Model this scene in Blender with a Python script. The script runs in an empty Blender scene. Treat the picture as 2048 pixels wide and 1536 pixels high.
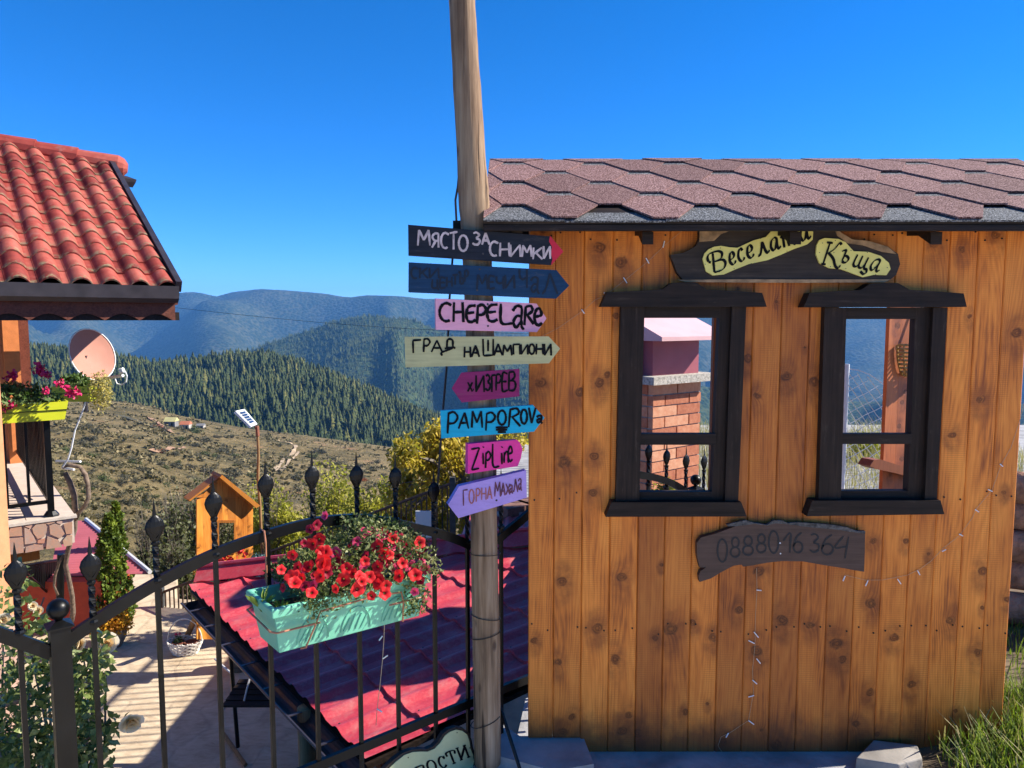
import bpy, math, random
import numpy as np
from mathutils import Vector, Matrix
random.seed(7); RNG = np.random.default_rng(7)
SC = bpy.context.scene; COL = SC.collection
rad = math.radians

# ------------------------------------------------------------------ camera
F_PX = 1480.0; PITCH = rad(5.0); EYE = Vector((0, 0, 1.65))
cam_d = bpy.data.cameras.new('camera'); cam_d.sensor_width = 36.0
cam_d.lens = F_PX / 2048 * 36.0; cam_d.clip_start = 0.05; cam_d.clip_end = 20000
cam = bpy.data.objects.new('camera', cam_d); COL.objects.link(cam)
cam.location = EYE; cam.rotation_euler = (rad(90) - PITCH, 0, 0); SC.camera = cam

# ------------------------------------------------------------------ sky, sun, exposure
SUN_EL, SUN_AZ = 36.0, 82.0          # azimuth clockwise from +Y (straight ahead)
w = bpy.data.worlds.new('World'); SC.world = w; w.use_nodes = True
wn = w.node_tree.nodes; wl = w.node_tree.links
bg = wn['Background']; bg.inputs['Strength'].default_value = 0.105
sky = wn.new('ShaderNodeTexSky'); sky.sky_type = 'NISHITA'; sky.sun_disc = False
sky.sun_elevation = rad(SUN_EL); sky.sun_rotation = rad(SUN_AZ)
sky.altitude = 3000; sky.air_density = 0.7; sky.dust_density = 0.05; sky.ozone_density = 6.0
gm = wn.new('ShaderNodeGamma'); gm.inputs[1].default_value = 1.0
hs = wn.new('ShaderNodeHueSaturation'); hs.inputs['Saturation'].default_value = 1.245; hs.inputs['Value'].default_value = 1.0
wl.new(sky.outputs[0], gm.inputs[0]); wl.new(gm.outputs[0], hs.inputs['Color']); tn = wn.new('ShaderNodeMixRGB'); tn.blend_type = 'MULTIPLY'; tn.inputs[0].default_value = 1; tn.inputs[2].default_value = (1.0, .94, 1.0, 1)
wl.new(hs.outputs[0], tn.inputs[1]); wl.new(tn.outputs[0], bg.inputs['Color'])
sl = bpy.data.lights.new('sun', 'SUN'); sl.energy = 4.0; sl.angle = rad(0.53); sl.color = (1.0, 0.94, 0.84)
so = bpy.data.objects.new('sun', sl); COL.objects.link(so)
S_DIR = Vector((math.cos(rad(SUN_EL)) * math.sin(rad(SUN_AZ)), math.cos(rad(SUN_EL)) * math.cos(rad(SUN_AZ)), math.sin(rad(SUN_EL))))
so.rotation_euler = S_DIR.to_track_quat('Z', 'Y').to_euler(); so.location = (20, 5, 20)
vs = SC.view_settings; vs.view_transform = 'Standard'; vs.look = 'None'; vs.exposure = 1.45; vs.gamma = 1; vs.use_curve_mapping = False
SC.render.engine = 'CYCLES'
SC.cycles.max_bounces = 6; SC.cycles.diffuse_bounces = 3; SC.cycles.glossy_bounces = 2; SC.cycles.transmission_bounces = 2
SC.cycles.volume_bounces = 0; SC.cycles.transparent_max_bounces = 8
SC.cycles.use_denoising = True; SC.cycles.sample_clamp_indirect = 6.0

# ------------------------------------------------------------------ measuring helpers (points of the photograph at a stated real distance)
_c, _s = math.cos(PITCH), math.sin(PITCH)
def ray(px, py):
    u = (px - 1024) / F_PX; v = (768 - py) / F_PX
    return Vector((u, _c + v * _s, -_s + v * _c))
def at_y(px, py, Y):
    r = ray(px, py); return EYE + r * (Y / r.y)
def at_z(px, py, z):
    r = ray(px, py); return EYE + r * ((z - EYE.z) / r.z)
def at_pl(px, py, p, n):
    r = ray(px, py); return EYE + r * ((Vector(p) - EYE).dot(n) / r.dot(n))

# ------------------------------------------------------------------ object helpers
def tag(o, label=None, cat=None, group=None, kind=None):
    if label: o['label'] = label
    if cat: o['category'] = cat
    if group: o['group'] = group
    if kind: o['kind'] = kind
    return o
def empty(name, loc, label, cat, group=None):
    o = bpy.data.objects.new(name, None); COL.objects.link(o); o.location = loc; o.empty_display_size = .1
    o['_b'] = list(loc)
    return tag(o, label, cat, group)
def worldloc(o):
    v = Vector((0, 0, 0))
    while o is not None: v = v + o.location; o = o.parent
    return v
class MB:
    """collects vertices and faces (world coordinates) for one mesh"""
    def __init__(s): s.v = []; s.f = []; s.m = []
    def add(s, vs_, fs_, mi=0):
        b = len(s.v); s.v += [tuple(p) for p in vs_]; s.f += [tuple(i + b for i in f) for f in fs_]; s.m += [mi] * len(fs_)
        return s
    def box(s, c, size, ax=None, mi=0):
        c = Vector(c); X, Y, Z = ax if ax else (Vector((1, 0, 0)), Vector((0, 1, 0)), Vector((0, 0, 1)))
        X, Y, Z = Vector(X).normalized() * size[0] / 2, Vector(Y).normalized() * size[1] / 2, Vector(Z).normalized() * size[2] / 2
        vs_ = [c + X * a + Y * b + Z * d for d in (-1, 1) for b in (-1, 1) for a in (-1, 1)]
        return s.add(vs_, [(0, 2, 3, 1), (4, 5, 7, 6), (0, 1, 5, 4), (2, 6, 7, 3), (0, 4, 6, 2), (1, 3, 7, 5)], mi)
    def prism(s, poly, off, mi=0):
        """poly: list of points (front face), off: vector to the back face"""
        n = len(poly); off = Vector(off); p = [Vector(q) for q in poly]
        return s.add(p + [q + off for q in p], [tuple(range(n)), tuple(range(2 * n - 1, n - 1, -1))] + [(i, i + n, (i + 1) % n + n, (i + 1) % n) for i in range(n)], mi)
    def tube(s, pts, r, n=6, cap=True, mi=0, ref=None):
        pts = [Vector(p) for p in pts]; m = len(pts); rs = r if isinstance(r, (list, tuple)) else [r] * m
        vs_ = []; prev = None
        for i, p in enumerate(pts):
            t = (pts[min(i + 1, m - 1)] - pts[max(i - 1, 0)]).normalized()
            if prev is None:
                a = Vector((0, 0, 1)) if abs(t.z) < .9 else Vector((1, 0, 0))
                if ref is not None: a = Vector(ref)
                x = (a - t * a.dot(t)).normalized()
            else: x = (prev - t * prev.dot(t)).normalized()
            prev = x; y = t.cross(x)
            for k in range(n):
                a = 2 * math.pi * (k + .5) / n; vs_.append(p + (x * math.cos(a) + y * math.sin(a)) * rs[i])
        fs_ = [(i * n + k, i * n + (k + 1) % n, (i + 1) * n + (k + 1) % n, (i + 1) * n + k) for i in range(m - 1) for k in range(n)]
        if cap: fs_ += [tuple(range(n - 1, -1, -1)), tuple((m - 1) * n + k for k in range(n))]
        return s.add(vs_, fs_, mi)
    def lathe(s, c, prof, n=12, ax=None, mi=0, sx=1, sy=1):
        c = Vector(c); X, Y, Z = ax if ax else (Vector((1, 0, 0)), Vector((0, 1, 0)), Vector((0, 0, 1)))
        vs_ = [c + Vector(X) * (r * sx * math.cos(2 * math.pi * k / n)) + Vector(Y) * (r * sy * math.sin(2 * math.pi * k / n)) + Vector(Z) * z for r, z in prof for k in range(n)]
        m = len(prof)
        fs_ = [(i * n + k, i * n + (k + 1) % n, (i + 1) * n + (k + 1) % n, (i + 1) * n + k) for i in range(m - 1) for k in range(n)]
        fs_ += [tuple(range(n - 1, -1, -1)), tuple((m - 1) * n + k for k in range(n))]
        return s.add(vs_, fs_, mi)
    def grid(s, fn, nu, nv, mi=0):
        vs_ = [fn(i / nu, j / nv) for j in range(nv + 1) for i in range(nu + 1)]
        return s.add(vs_, [(j * (nu + 1) + i, j * (nu + 1) + i + 1, (j + 1) * (nu + 1) + i + 1, (j + 1) * (nu + 1) + i) for j in range(nv) for i in range(nu)], mi)
    def mesh(s, name, mats, base=Vector((0, 0, 0)), smooth=False):
        me = bpy.data.meshes.new(name); b = Vector(base)
        me.from_pydata([(p[0] - b.x, p[1] - b.y, p[2] - b.z) for p in s.v], [], s.f)
        for m in (mats if isinstance(mats, (list, tuple)) else [mats]): me.materials.append(m)
        if any(s.m): me.polygons.foreach_set('material_index', s.m)
        if smooth: me.polygons.foreach_set('use_smooth', [True] * len(s.f))
        me.validate(); me.update()
        return me
    def build(s, name, mats, parent=None, smooth=False, base=None, **kw):
        b = Vector(base) if base is not None else (worldloc(parent) if parent is not None else Vector((0, 0, 0)))
        o = bpy.data.objects.new(name, s.mesh(name, mats, b, smooth)); COL.objects.link(o)
        if parent is not None: o.parent = parent; o.location = b - worldloc(parent)
        else: o.location = b
        return tag(o, **kw)
def put(name, me, parent=None, M=None, **kw):
    o = bpy.data.objects.new(name, me); COL.objects.link(o)
    if parent is not None:
        o.parent = parent
        if M is not None: M = Matrix.Translation(-worldloc(parent)) @ M
    if M is not None: o.matrix_local = M
    return tag(o, **kw)
def npmesh(name, v, f, mats, smooth=False):
    """v (n,3) array; f (m,k) array"""
    me = bpy.data.meshes.new(name); v = np.asarray(v, np.float32); f = np.asarray(f, np.int32); k = f.shape[1]
    me.vertices.add(len(v)); me.vertices.foreach_set('co', v.ravel())
    me.loops.add(f.size); me.loops.foreach_set('vertex_index', f.ravel())
    me.polygons.add(len(f)); me.polygons.foreach_set('loop_start', np.arange(len(f), dtype=np.int32) * k)
    me.polygons.foreach_set('loop_total', np.full(len(f), k, np.int32))
    if smooth: me.polygons.foreach_set('use_smooth', np.ones(len(f), bool))
    for m in (mats if isinstance(mats, (list, tuple)) else [mats]): me.materials.append(m)
    me.update(calc_edges=True); me.validate()
    return me
def smooth_noise(shape, cells, seed):
    """value noise on a grid, cubic-smoothed"""
    r = np.random.default_rng(seed); g = r.random((cells[0] + 2, cells[1] + 2))
    y = np.linspace(0, cells[0], shape[0]); x = np.linspace(0, cells[1], shape[1])
    yi = np.minimum(y.astype(int), cells[0] - 0); xi = np.minimum(x.astype(int), cells[1] - 0)
    fy = (y - yi); fx = (x - xi); fy = fy * fy * (3 - 2 * fy); fx = fx * fx * (3 - 2 * fx)
    a = g[np.ix_(yi, xi)]; b = g[np.ix_(yi, xi + 1)]; c = g[np.ix_(yi + 1, xi)]; d = g[np.ix_(yi + 1, xi + 1)]
    return (a * (1 - fx) + b * fx) * (1 - fy)[:, None] + (c * (1 - fx) + d * fx) * fy[:, None] - .5

# ------------------------------------------------------------------ materials
class NT:
    def __init__(s, name):
        s.mat = bpy.data.materials.new(name); s.mat.use_nodes = True; s.t = s.mat.node_tree; s.n = s.t.nodes
        s.p = s.n['Principled BSDF']; s.c = {}
    def new(s, t, **kw):
        nd = s.n.new('ShaderNode' + t)
        for k, v in kw.items(): setattr(nd, k, v)
        return nd
    def link(s, a, b): s.t.links.new(a, b)
    def setin(s, nd, i, v):
        if hasattr(v, 'is_linked') or hasattr(v, 'links'): s.link(v, nd.inputs[i])
        elif v is not None: nd.inputs[i].default_value = v
    def math(s, op, a, b=None, c=None, clamp=False):
        nd = s.new('Math', operation=op); nd.use_clamp = clamp
        s.setin(nd, 0, a); s.setin(nd, 1, b); s.setin(nd, 2, c); return nd.outputs[0]
    def vmath(s, op, a, b=None, out=0):
        nd = s.new('VectorMath', operation=op); s.setin(nd, 0, a); s.setin(nd, 1, b)
        return nd.outputs['Value'] if op in ('LENGTH', 'DISTANCE', 'DOT_PRODUCT') else nd.outputs[0]
    def coord(s, kind='Object'):
        if kind not in s.c:
            s.c[kind] = s.new('NewGeometry').outputs['Position'] if kind == 'World' else s.new('TexCoord').outputs[kind]
        return s.c[kind]
    def scale(s, v, sc): return s.vmath('MULTIPLY', v, sc)
    def noise(s, v, scale=5, detail=3, rough=.55, dist=0, out=0):
        nd = s.new('TexNoise'); s.setin(nd, 'Vector', v); nd.inputs['Scale'].default_value = scale
        nd.inputs['Detail'].default_value = detail; nd.inputs['Roughness'].default_value = rough; nd.inputs['Distortion'].default_value = dist
        return nd.outputs[out]
    def vor(s, v, scale=5, feature='F1', rnd=1.0, out='Distance'):
        nd = s.new('TexVoronoi', feature=feature); s.setin(nd, 'Vector', v); nd.inputs['Scale'].default_value = scale
        nd.inputs['Randomness'].default_value = rnd; return nd.outputs[out]
    def ramp(s, f, stops, interp='LINEAR'):
        nd = s.new('ValToRGB'); cr = nd.color_ramp; cr.interpolation = interp
        while len(cr.elements) < len(stops): cr.elements.new(.5)
        for e, (p, c) in zip(cr.elements, stops):
            e.position = p; e.color = (c, c, c, 1) if isinstance(c, (int, float)) else (c[0], c[1], c[2], 1)
        s.link(f, nd.inputs[0]); return nd.outputs[0]
    def mix(s, f, a, b, mode='MIX'):
        nd = s.new('MixRGB', blend_type=mode)
        for i, v in enumerate((f, a, b)):
            if isinstance(v, tuple): v = (v[0], v[1], v[2], 1)
            s.setin(nd, i, v)
        return nd.outputs[0]
    def rnd(s): return s.new('ObjectInfo').outputs['Random']
    def bump(s, h, strength=.3, dist=.01):
        nd = s.new('Bump'); nd.inputs['Strength'].default_value = strength; nd.inputs['Distance'].default_value = dist
        s.link(h, nd.inputs['Height']); s.link(nd.outputs[0], s.p.inputs['Normal']); return nd
    def fin(s, col, rough=.6, metal=0, spec=.4):
        s.setin(s.p, 'Base Color', (col[0], col[1], col[2], 1) if isinstance(col, tuple) else col)
        s.setin(s.p, 'Roughness', rough); s.p.inputs['Metallic'].default_value = metal; s.p.inputs['Specular IOR Level'].default_value = spec
        return s.mat
def simple(name, col, rough=.6, var=.25, sc=8, bump=.0, metal=0, spec=.4, coord='Object', bsc=None, bd=.003):
    """one colour, worn by two noises; relief from a third"""
    t = NT(name); co = t.coord(coord)
    n1 = t.noise(co, sc, 4); dark = tuple(c * (1 - var) for c in col); lite = tuple(min(1, c * (1 + var)) for c in col)
    base = t.ramp(n1, [(.3, dark), (.7, lite)])
    r = t.math('ADD', t.math('MULTIPLY', t.noise(co, sc * 3, 2), .25), rough - .12)
    if bump: t.bump(t.noise(co, bsc or sc * 5, 4), bump, bd)
    return t.fin(base, r, metal, spec)
def leafmat(name, stops, rough=.5, trans=.35, sc=9):
    """leaf colours from a fine noise over the plant plus translucency"""
    t = NT(name); co = t.coord('Object')
    c = t.ramp(t.math('ADD', t.math('MULTIPLY', t.noise(co, sc, 3, .7), .75), t.math('MULTIPLY', t.noise(co, sc * 7, 1), .25)), stops)
    t.fin(c, rough, 0, .35)
    tr = t.new('BsdfTranslucent'); t.link(t.mix(1, c, (.9, 1, .5), 'MULTIPLY'), tr.inputs[0])
    ms = t.new('MixShader'); ms.inputs[0].default_value = trans
    t.link(t.p.outputs[0], ms.inputs[1]); t.link(tr.outputs[0], ms.inputs[2]); t.link(ms.outputs[0], t.n['Material Output'].inputs[0])
    return t.mat

def mat_plank(name, light, mid, dark, nk=6, saw=True, knotted=True, axis='z', rough=.55, across=0):
    """stained pine: long grain that bends round knots, saw marks across, a tint of its own per board"""
    t = NT(name); co = t.coord('Object'); sp = t.new('SeparateXYZ'); t.link(co, sp.inputs[0])
    x, z = sp.outputs[across], sp.outputs['XYZ'.index(axis.upper())]
    if axis == 'x': x, z = sp.outputs[2], sp.outputs[0]
    cb = t.new('CombineXYZ'); t.link(x, cb.inputs[0]); t.link(z, cb.inputs[1]); P = cb.outputs[0]
    rn = t.rnd()
    wob = t.vmath('ADD', P, t.vmath('MULTIPLY', t.vmath('SUBTRACT', t.noise(P, 16, 4, .6, out=1), (.5, .5, .5)), (.020, .026, 0)))
    d1 = d2 = None
    if knotted:
        for k in range(nk):
            a = t.new('Attribute', attribute_type='OBJECT'); a.attribute_name = 'knot_%d' % k
            ks = t.new('SeparateXYZ'); t.link(a.outputs['Vector'], ks.inputs[0])
            dv = t.vmath('SUBTRACT', wob, a.outputs['Vector'])
            da = t.math('DIVIDE', t.vmath('LENGTH', t.vmath('MULTIPLY', dv, (1, 1.15, 0))), ks.outputs[2])
            db = t.math('DIVIDE', t.vmath('LENGTH', t.vmath('MULTIPLY', t.vmath('ADD', dv, (0, .010, 0)), (.44, .25, 0))), ks.outputs[2])
            d1 = da if d1 is None else t.math('MINIMUM', d1, da); d2 = db if d2 is None else t.math('MINIMUM', d2, db)
        bend = t.math('DIVIDE', .016, t.math('ADD', t.math('MULTIPLY', d1, d1), .6))
        gx = t.math('ADD', x, bend)
    else: gx = x
    g = t.new('CombineXYZ'); t.link(t.math('MULTIPLY', gx, 1.0), g.inputs[0]); t.link(t.math('MULTIPLY', z, .035), g.inputs[1]); t.link(t.math('MULTIPLY', rn, 37.0), g.inputs[2])
    gr = t.noise(g.outputs[0], 110, 5, .62); gr2 = t.noise(g.outputs[0], 420, 2, .5)
    # annual rings: contour lines of a slowly wandering field
    rg = t.new('CombineXYZ'); t.link(gx, rg.inputs[0]); t.link(t.math('MULTIPLY', z, .10), rg.inputs[1]); t.link(t.math('MULTIPLY', rn, 11.0), rg.inputs[2])
    ringf = t.math('ADD', t.math('MULTIPLY', t.noise(rg.outputs[0], 9, 1, .4), 14), t.math('MULTIPLY', gx, 60))
    ring = t.math('PINGPONG', ringf, .5)
    f = t.math('ADD', t.math('ADD', t.math('MULTIPLY', gr, .56), t.math('MULTIPLY', gr2, .26)), t.math('MULTIPLY', ring, .26))
    blot = t.noise(t.vmath('MULTIPLY', P, (1, .35, 1)), 7, 3, .6)
    f = t.math('ADD', f, t.math('MULTIPLY', t.math('SUBTRACT', blot, .5), .95))
    col = t.ramp(f, [(.22, dark), (.42, mid), (.66, light)])
    hgt = f
    if knotted:
        halo = t.ramp(d2, [(.0, 1.0), (.45, .85), (1.15, 0.0)], 'EASE')
        halo = t.math('MULTIPLY', halo, t.ramp(t.math('ADD', t.math('MULTIPLY', t.noise(P, 13, 4, .65), .75), t.math('MULTIPLY', gr, .3)), [(.40, .12), (.62, 1.0)]), clamp=True)
        hd = (mid[0] * .34, mid[1] * .30, mid[2] * .45)
        col = t.mix(t.math('MULTIPLY', halo, .86), col, hd)
        core = t.ramp(d1, [(.50, 1.0), (.66, 0.0)])
        krings = t.math('PINGPONG', t.math('ADD', t.math('MULTIPLY', d1, 1.7), t.math('MULTIPLY', gr, 1.1)), .5)
        kc = t.ramp(t.math('ADD', krings, t.math('MULTIPLY', gr2, .5)), [(.15, tuple(c * .30 for c in dark)), (.75, tuple(c * .62 for c in mid))])
        col = t.mix(core, col, kc)
        rim = t.math('MULTIPLY', t.ramp(d1, [(.38, 0.0), (.58, 1.0), (.86, 0.0)]), t.ramp(t.noise(P, 34, 2), [(.36, .15), (.54, 1.0)]), clamp=True)
        col = t.mix(t.math('MULTIPLY', rim, .85), col, tuple(c * .22 for c in dark))
        hgt = t.math('SUBTRACT', f, t.math('MULTIPLY', rim, .8))
    if saw:
        wz = t.new('CombineXYZ'); t.link(t.math('MULTIPLY', x, .06), wz.inputs[0]); t.link(z, wz.inputs[1]); t.link(rn, wz.inputs[2])
        lines = t.math('ABSOLUTE', t.math('SINE', t.math('ADD', t.math('MULTIPLY', z, 430.0), t.math('MULTIPLY', t.noise(wz.outputs[0], 6, 2), 14))))
        lm = t.math('MULTIPLY', t.math('SUBTRACT', 1.0, lines), t.ramp(t.noise(t.vmath('MULTIPLY', P, (1.6, .5, 1)), 9, 2), [(.4, 0.0), (.62, 1.0)]), clamp=True)
        col = t.mix(t.math('MULTIPLY', lm, .26), col, tuple(c * .5 for c in dark))
        hgt = t.math('SUBTRACT', hgt, t.math('MULTIPLY', lm, .35))
    tint = t.math('ADD', .68, t.math('MULTIPLY', rn, .60))
    cbn = t.new('CombineColor'); t.link(tint, cbn.inputs[0]); t.link(t.math('ADD', .62, t.math('MULTIPLY', rn, .64)), cbn.inputs[1]); t.link(t.math('ADD', .62, t.math('MULTIPLY', rn, .56)), cbn.inputs[2])
    col = t.mix(1.0, col, cbn.outputs[0], 'MULTIPLY')
    if saw: # splashed dirt near the ground, with a ragged upper edge
        sd = t.math('SUBTRACT', t.math('ADD', .02, t.math('MULTIPLY', t.noise(t.vmath('MULTIPLY', P, (1, .6, 1)), 9, 4, .7), .30)), z)
        col = t.mix(t.math('MULTIPLY', t.ramp(sd, [(.0, 0.0), (.12, 1.0)]), .7), col, (.075, .028, .012))
    t.bump(hgt, .35, .002)
    return t.fin(col, t.math('ADD', rough - .1, t.math('MULTIPLY', f, .25)), 0, .35)
def mat_stained(name, col, grain=.5, axis='x', rough=.55, scratch=None, sc=1.0):
    """painted or stained board with the grain showing through as fine lines and worn spots"""
    t = NT(name); co = t.coord('Object')
    st = {'x': (.045, 1, 1), 'y': (1, .045, 1), 'z': (1, 1, .045)}[axis]
    v = t.vmath('MULTIPLY', co, st); g = t.noise(v, 90 * sc, 4, .6); b = t.noise(co, 14 * sc, 4)
    f = t.math('ADD', t.math('MULTIPLY', g, .65), t.math('MULTIPLY', b, .35))
    c = t.ramp(f, [(.3, tuple(x * (1 - grain) for x in col)), (.68, tuple(min(1, x * (1 + grain * .7)) for x in col))])
    wr = t.ramp(t.math('ADD', t.math('MULTIPLY', t.noise(t.vmath('MULTIPLY', co, tuple(.3 if q < 1 else 1 for q in st)), 38, 5, .75), .7), t.math('MULTIPLY', g, .35)), [(.60, 0.0), (.68, 1.0)])
    c = t.mix(t.math('MULTIPLY', wr, .38), c, tuple(.55 * x + .45 * y for x, y in zip(col, (.16, .12, .085))))
    if scratch:
        m = t.ramp(t.noise(t.vmath('MULTIPLY', co, (.25, 1, 1)), 60, 5, .7), [(.66, 0.0), (.72, 1.0)])
        c = t.mix(t.math('MULTIPLY', m, .7), c, scratch)
    t.bump(f, .3, .002)
    return t.fin(c, t.math('ADD', rough - .12, t.math('MULTIPLY', b, .3)), 0, .2)

M = {}
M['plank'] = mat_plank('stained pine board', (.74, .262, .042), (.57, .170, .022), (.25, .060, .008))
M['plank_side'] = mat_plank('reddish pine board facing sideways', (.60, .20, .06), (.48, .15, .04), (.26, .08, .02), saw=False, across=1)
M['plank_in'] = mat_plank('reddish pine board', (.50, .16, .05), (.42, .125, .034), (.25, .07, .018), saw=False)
M['plank_toy'] = mat_plank('orange stained board', (.76, .31, .055), (.68, .25, .036), (.45, .14, .018), saw=False)
M['black_wood'] = mat_stained('black stained wood upright', (.024, .0145, .010), .75, 'z', .6)
M['black_wood_x'] = mat_stained('black stained wood lying', (.021, .0135, .010), .75, 'x', .6)
M['bare_edge'] = simple('bare sawn wood', (.30, .19, .10), .7, .4, 30, .5)
M['black_metal'] = simple('black gloss paint on iron', (.0035, .0036, .0036), .36, .5, 14, .12, 0, .25, bsc=60)
M['dark_metal'] = simple('dark brown coated sheet', (.035, .028, .030), .38, .3, 9, 0, 0, .5)
M['white'] = simple('white sheet', (.80, .80, .78), .5, .06, 5)
M['rubber'] = simple('black cable', (.012, .012, .014), .5, .2, 20)
# ================================================================== LAND
def lerp_tab(x, xs, ys): return np.interp(x, xs, ys)
CREST_U = [-1.3, -.62, -.5, -.37, -.15, .05, .35, 1.3]; CREST_Z = [-20, -25, -29, -37, -44.5, -50, -74, -90]
HILL_Y = np.array([10.6, 13, 18, 30, 60, 130, 250, 275, 340.]); HILL_K = np.array([.14, .16, .20, .29, .47, .74, 1.0, 1.07, 1.75])
HN = smooth_noise((160, 160), (26, 26), 3)
def hill_z(u, y):
    zc = np.interp(u, CREST_U, CREST_Z); k = np.interp(y, HILL_Y, HILL_K)
    z = zc * k
    x = u * y
    i = np.clip(((x + 350) / 700 * 159), 0, 159).astype(int); j = np.clip(y / 350 * 159, 0, 159).astype(int)
    z = z + HN[j, i] * np.clip(y / 60, 0, 1) * 3.2
    right = np.clip((u - .08) / .12, 0, 1) * np.clip((22 - y) / 11, 0, 1)
    return z * (1 - right) + (-.02) * right
def hit_hill(px, py):
    r = ray(px, py); u = r.x / r.y; s = r.z / r.y; y = 12.0
    while y < 330:
        if EYE.z + s * y <= hill_z(np.float64(u), np.float64(y)): break
        y *= 1.006
    return Vector((u * y, y, float(hill_z(np.float64(u), np.float64(y)))))

def mat_hill():
    t = NT('dry pasture'); co = t.coord('World')
    a = t.noise(co, .035, 4, .6); b = t.noise(co, .35, 4, .65); c = t.noise(co, 1.1, 5, .78)
    f = t.math('ADD', t.math('ADD', t.math('MULTIPLY', a, .38), t.math('MULTIPLY', b, .32)), t.math('MULTIPLY', c, .38))
    col = t.ramp(f, [(.37, (.040, .034, .016)), (.46, (.100, .076, .032)), (.55, (.175, .130, .058)), (.66, (.27, .20, .10))])
    red = t.ramp(t.noise(co, .06, 5, .7), [(.62, 0.0), (.70, 1.0)])
    col = t.mix(t.math('MULTIPLY', red, .6), col, (.36, .19, .10))
    col = t.mix(t.ramp(t.noise(co, .13, 4, .65), [(.48, 0.0), (.62, .75)]), col, (.062, .058, .028))
    t.bump(t.math('ADD', c, t.math('MULTIPLY', b, 2)), .9, .5)
    return t.fin(col, .95, 0, .1)
M['hill'] = mat_hill()
us = np.linspace(-1.25, 1.25, 110); ys = np.geomspace(10.6, 340, 110)
U, Yg = np.meshgrid(us, ys); Zg = hill_z(U, Yg)
def gridfaces(nv, nu):
    i = np.arange((nv - 1) * nu).reshape(nv - 1, nu)[:, :-1].ravel()
    return np.stack([i, i + 1, i + nu + 1, i + nu], 1)
o = put('hillside', npmesh('hillside', np.stack([U * Yg, Yg, Zg], -1).reshape(-1, 3), gridfaces(110, 110), M['hill'], True)); tag(o, 'dry grassy hillside dotted with dark bushes below the conifer wood', kind='structure')
# lower ground sheet out to the horizon, below everything
M['far_ground'] = simple('dark valley floor', (.05, .055, .025), .95, .4, .01, coord='World')
o = MB().add([(-9000, -3000, -420), (9000, -3000, -420), (9000, 9000, -420), (-9000, 9000, -420)], [(0, 1, 2, 3)]).build('ground', M['far_ground']); tag(o, 'valley floor far below the hills', kind='structure')

# forest hill
FU = [-1.3, -.68, -.6, -.5, -.47, -.42, -.37, -.33, -.29, -.24, -.18, -.1, 0, .1, .3, 1.3]
FP = [680, 682, 692, 714, 718, 706, 701, 701, 716, 742, 778, 826, 856, 905, 960, 990]
def forest_crest(u):
    py = np.interp(u, FU, FP) + 27; v = (768 - py) / F_PX
    return EYE.z + 600 * (-_s + v * _c) / (_c + v * _s)
FN = smooth_noise((200, 200), (22, 22), 5)
def forest_z(u, y):
    zc = forest_crest(u); zb = np.minimum(-80, np.interp(u, CREST_U, CREST_Z) * 1.9 - 8)
    k = np.clip((y - 350) / 250, -1, 1); z = zb + (zc - zb) * np.sin(np.clip(k, 0, 1) * math.pi / 2) + np.minimum(k, 0) * 60
    z = np.where(y > 600, zc - (y - 600) * .45, z)
    i = np.clip((u + 1.3) / 2.6 * 199, 0, 199).astype(int); j = np.clip((y - 300) / 600 * 199, 0, 199).astype(int)
    return z + FN[j, i] * 12 * np.clip((600 - y) / 80, 0, 1)
M['forest_floor'] = simple('forest floor', (.022, .030, .014), .95, .5, .2, coord='World')
us = np.linspace(-1.25, 1.25, 90); ys = np.linspace(310, 900, 70); U, Yg = np.meshgrid(us, ys)
o = put('forest_hill', npmesh('forest_hill', np.stack([U * Yg, Yg, forest_z(U, Yg)], -1).reshape(-1, 3), gridfaces(70, 90), M['forest_floor'], True)); tag(o, 'steep hill under the conifer wood', kind='structure')

def conifer_arrays(seed, tiers=6, seg=7):
    r = np.random.default_rng(seed); v = []; f = []
    for k in range(tiers):
        z0 = .05 + .86 * k / tiers; z1 = min(1.0, z0 + .34 - .015 * k); rr = .165 * (1 - k / tiers) ** .85 + .02
        b = len(v); a0 = r.random() * 6.28
        for j in range(seg * 2):
            a = a0 + math.pi * j / seg; q = rr * (1.0 if j % 2 == 0 else .52) * r.uniform(.75, 1.2)
            v.append((q * math.cos(a), q * math.sin(a), z0 + r.uniform(-.03, .03) + (.03 if j % 2 else 0)))
        v.append((r.uniform(-.01, .01), r.uniform(-.01, .01), z1)); ap = b + seg * 2
        f += [(b + j, b + (j + 1) % (seg * 2), ap) for j in range(seg * 2)]
    return np.array(v), np.array(f)
def mat_conifer(name, stops):
    t = NT(name); co = t.coord('World')
    n = t.noise(co, .06, 2); n2 = t.noise(co, .9, 3, .7)
    f = t.math('ADD', t.math('MULTIPLY', n, .55), t.math('MULTIPLY', n2, .5))
    return t.fin(t.ramp(f, stops), .8, 0, .2)
M['conifer'] = mat_conifer('conifer needles', [(.33, (.012, .022, .007)), (.5, (.034, .050, .014)), (.68, (.075, .086, .024))])
M['conifer_lt'] = mat_conifer('paler mixed wood', [(.33, (.035, .042, .010)), (.5, (.085, .090, .022)), (.68, (.16, .145, .040))])
M['bark'] = simple('grey bark', (.10, .075, .055), .9, .4, 12, .6)
CV = [conifer_arrays(s) for s in (1, 2, 3, 4)]
r = np.random.default_rng(11)
N = 14500; tu = r.uniform(-.74, .16, N); ty = 352 + 300 * r.random(N) ** .8
keep = np.ones(N, bool)
order = np.argsort(ty); tu, ty = tu[order], ty[order]
dens = FN[np.clip((ty - 300) / 600 * 199, 0, 199).astype(int), np.clip((tu + 1.3) / 2.6 * 199, 0, 199).astype(int)]; sel = (dens > -.30) | (r.random(N) < .35); tu, ty = tu[sel], ty[sel]; N = len(tu)
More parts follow.
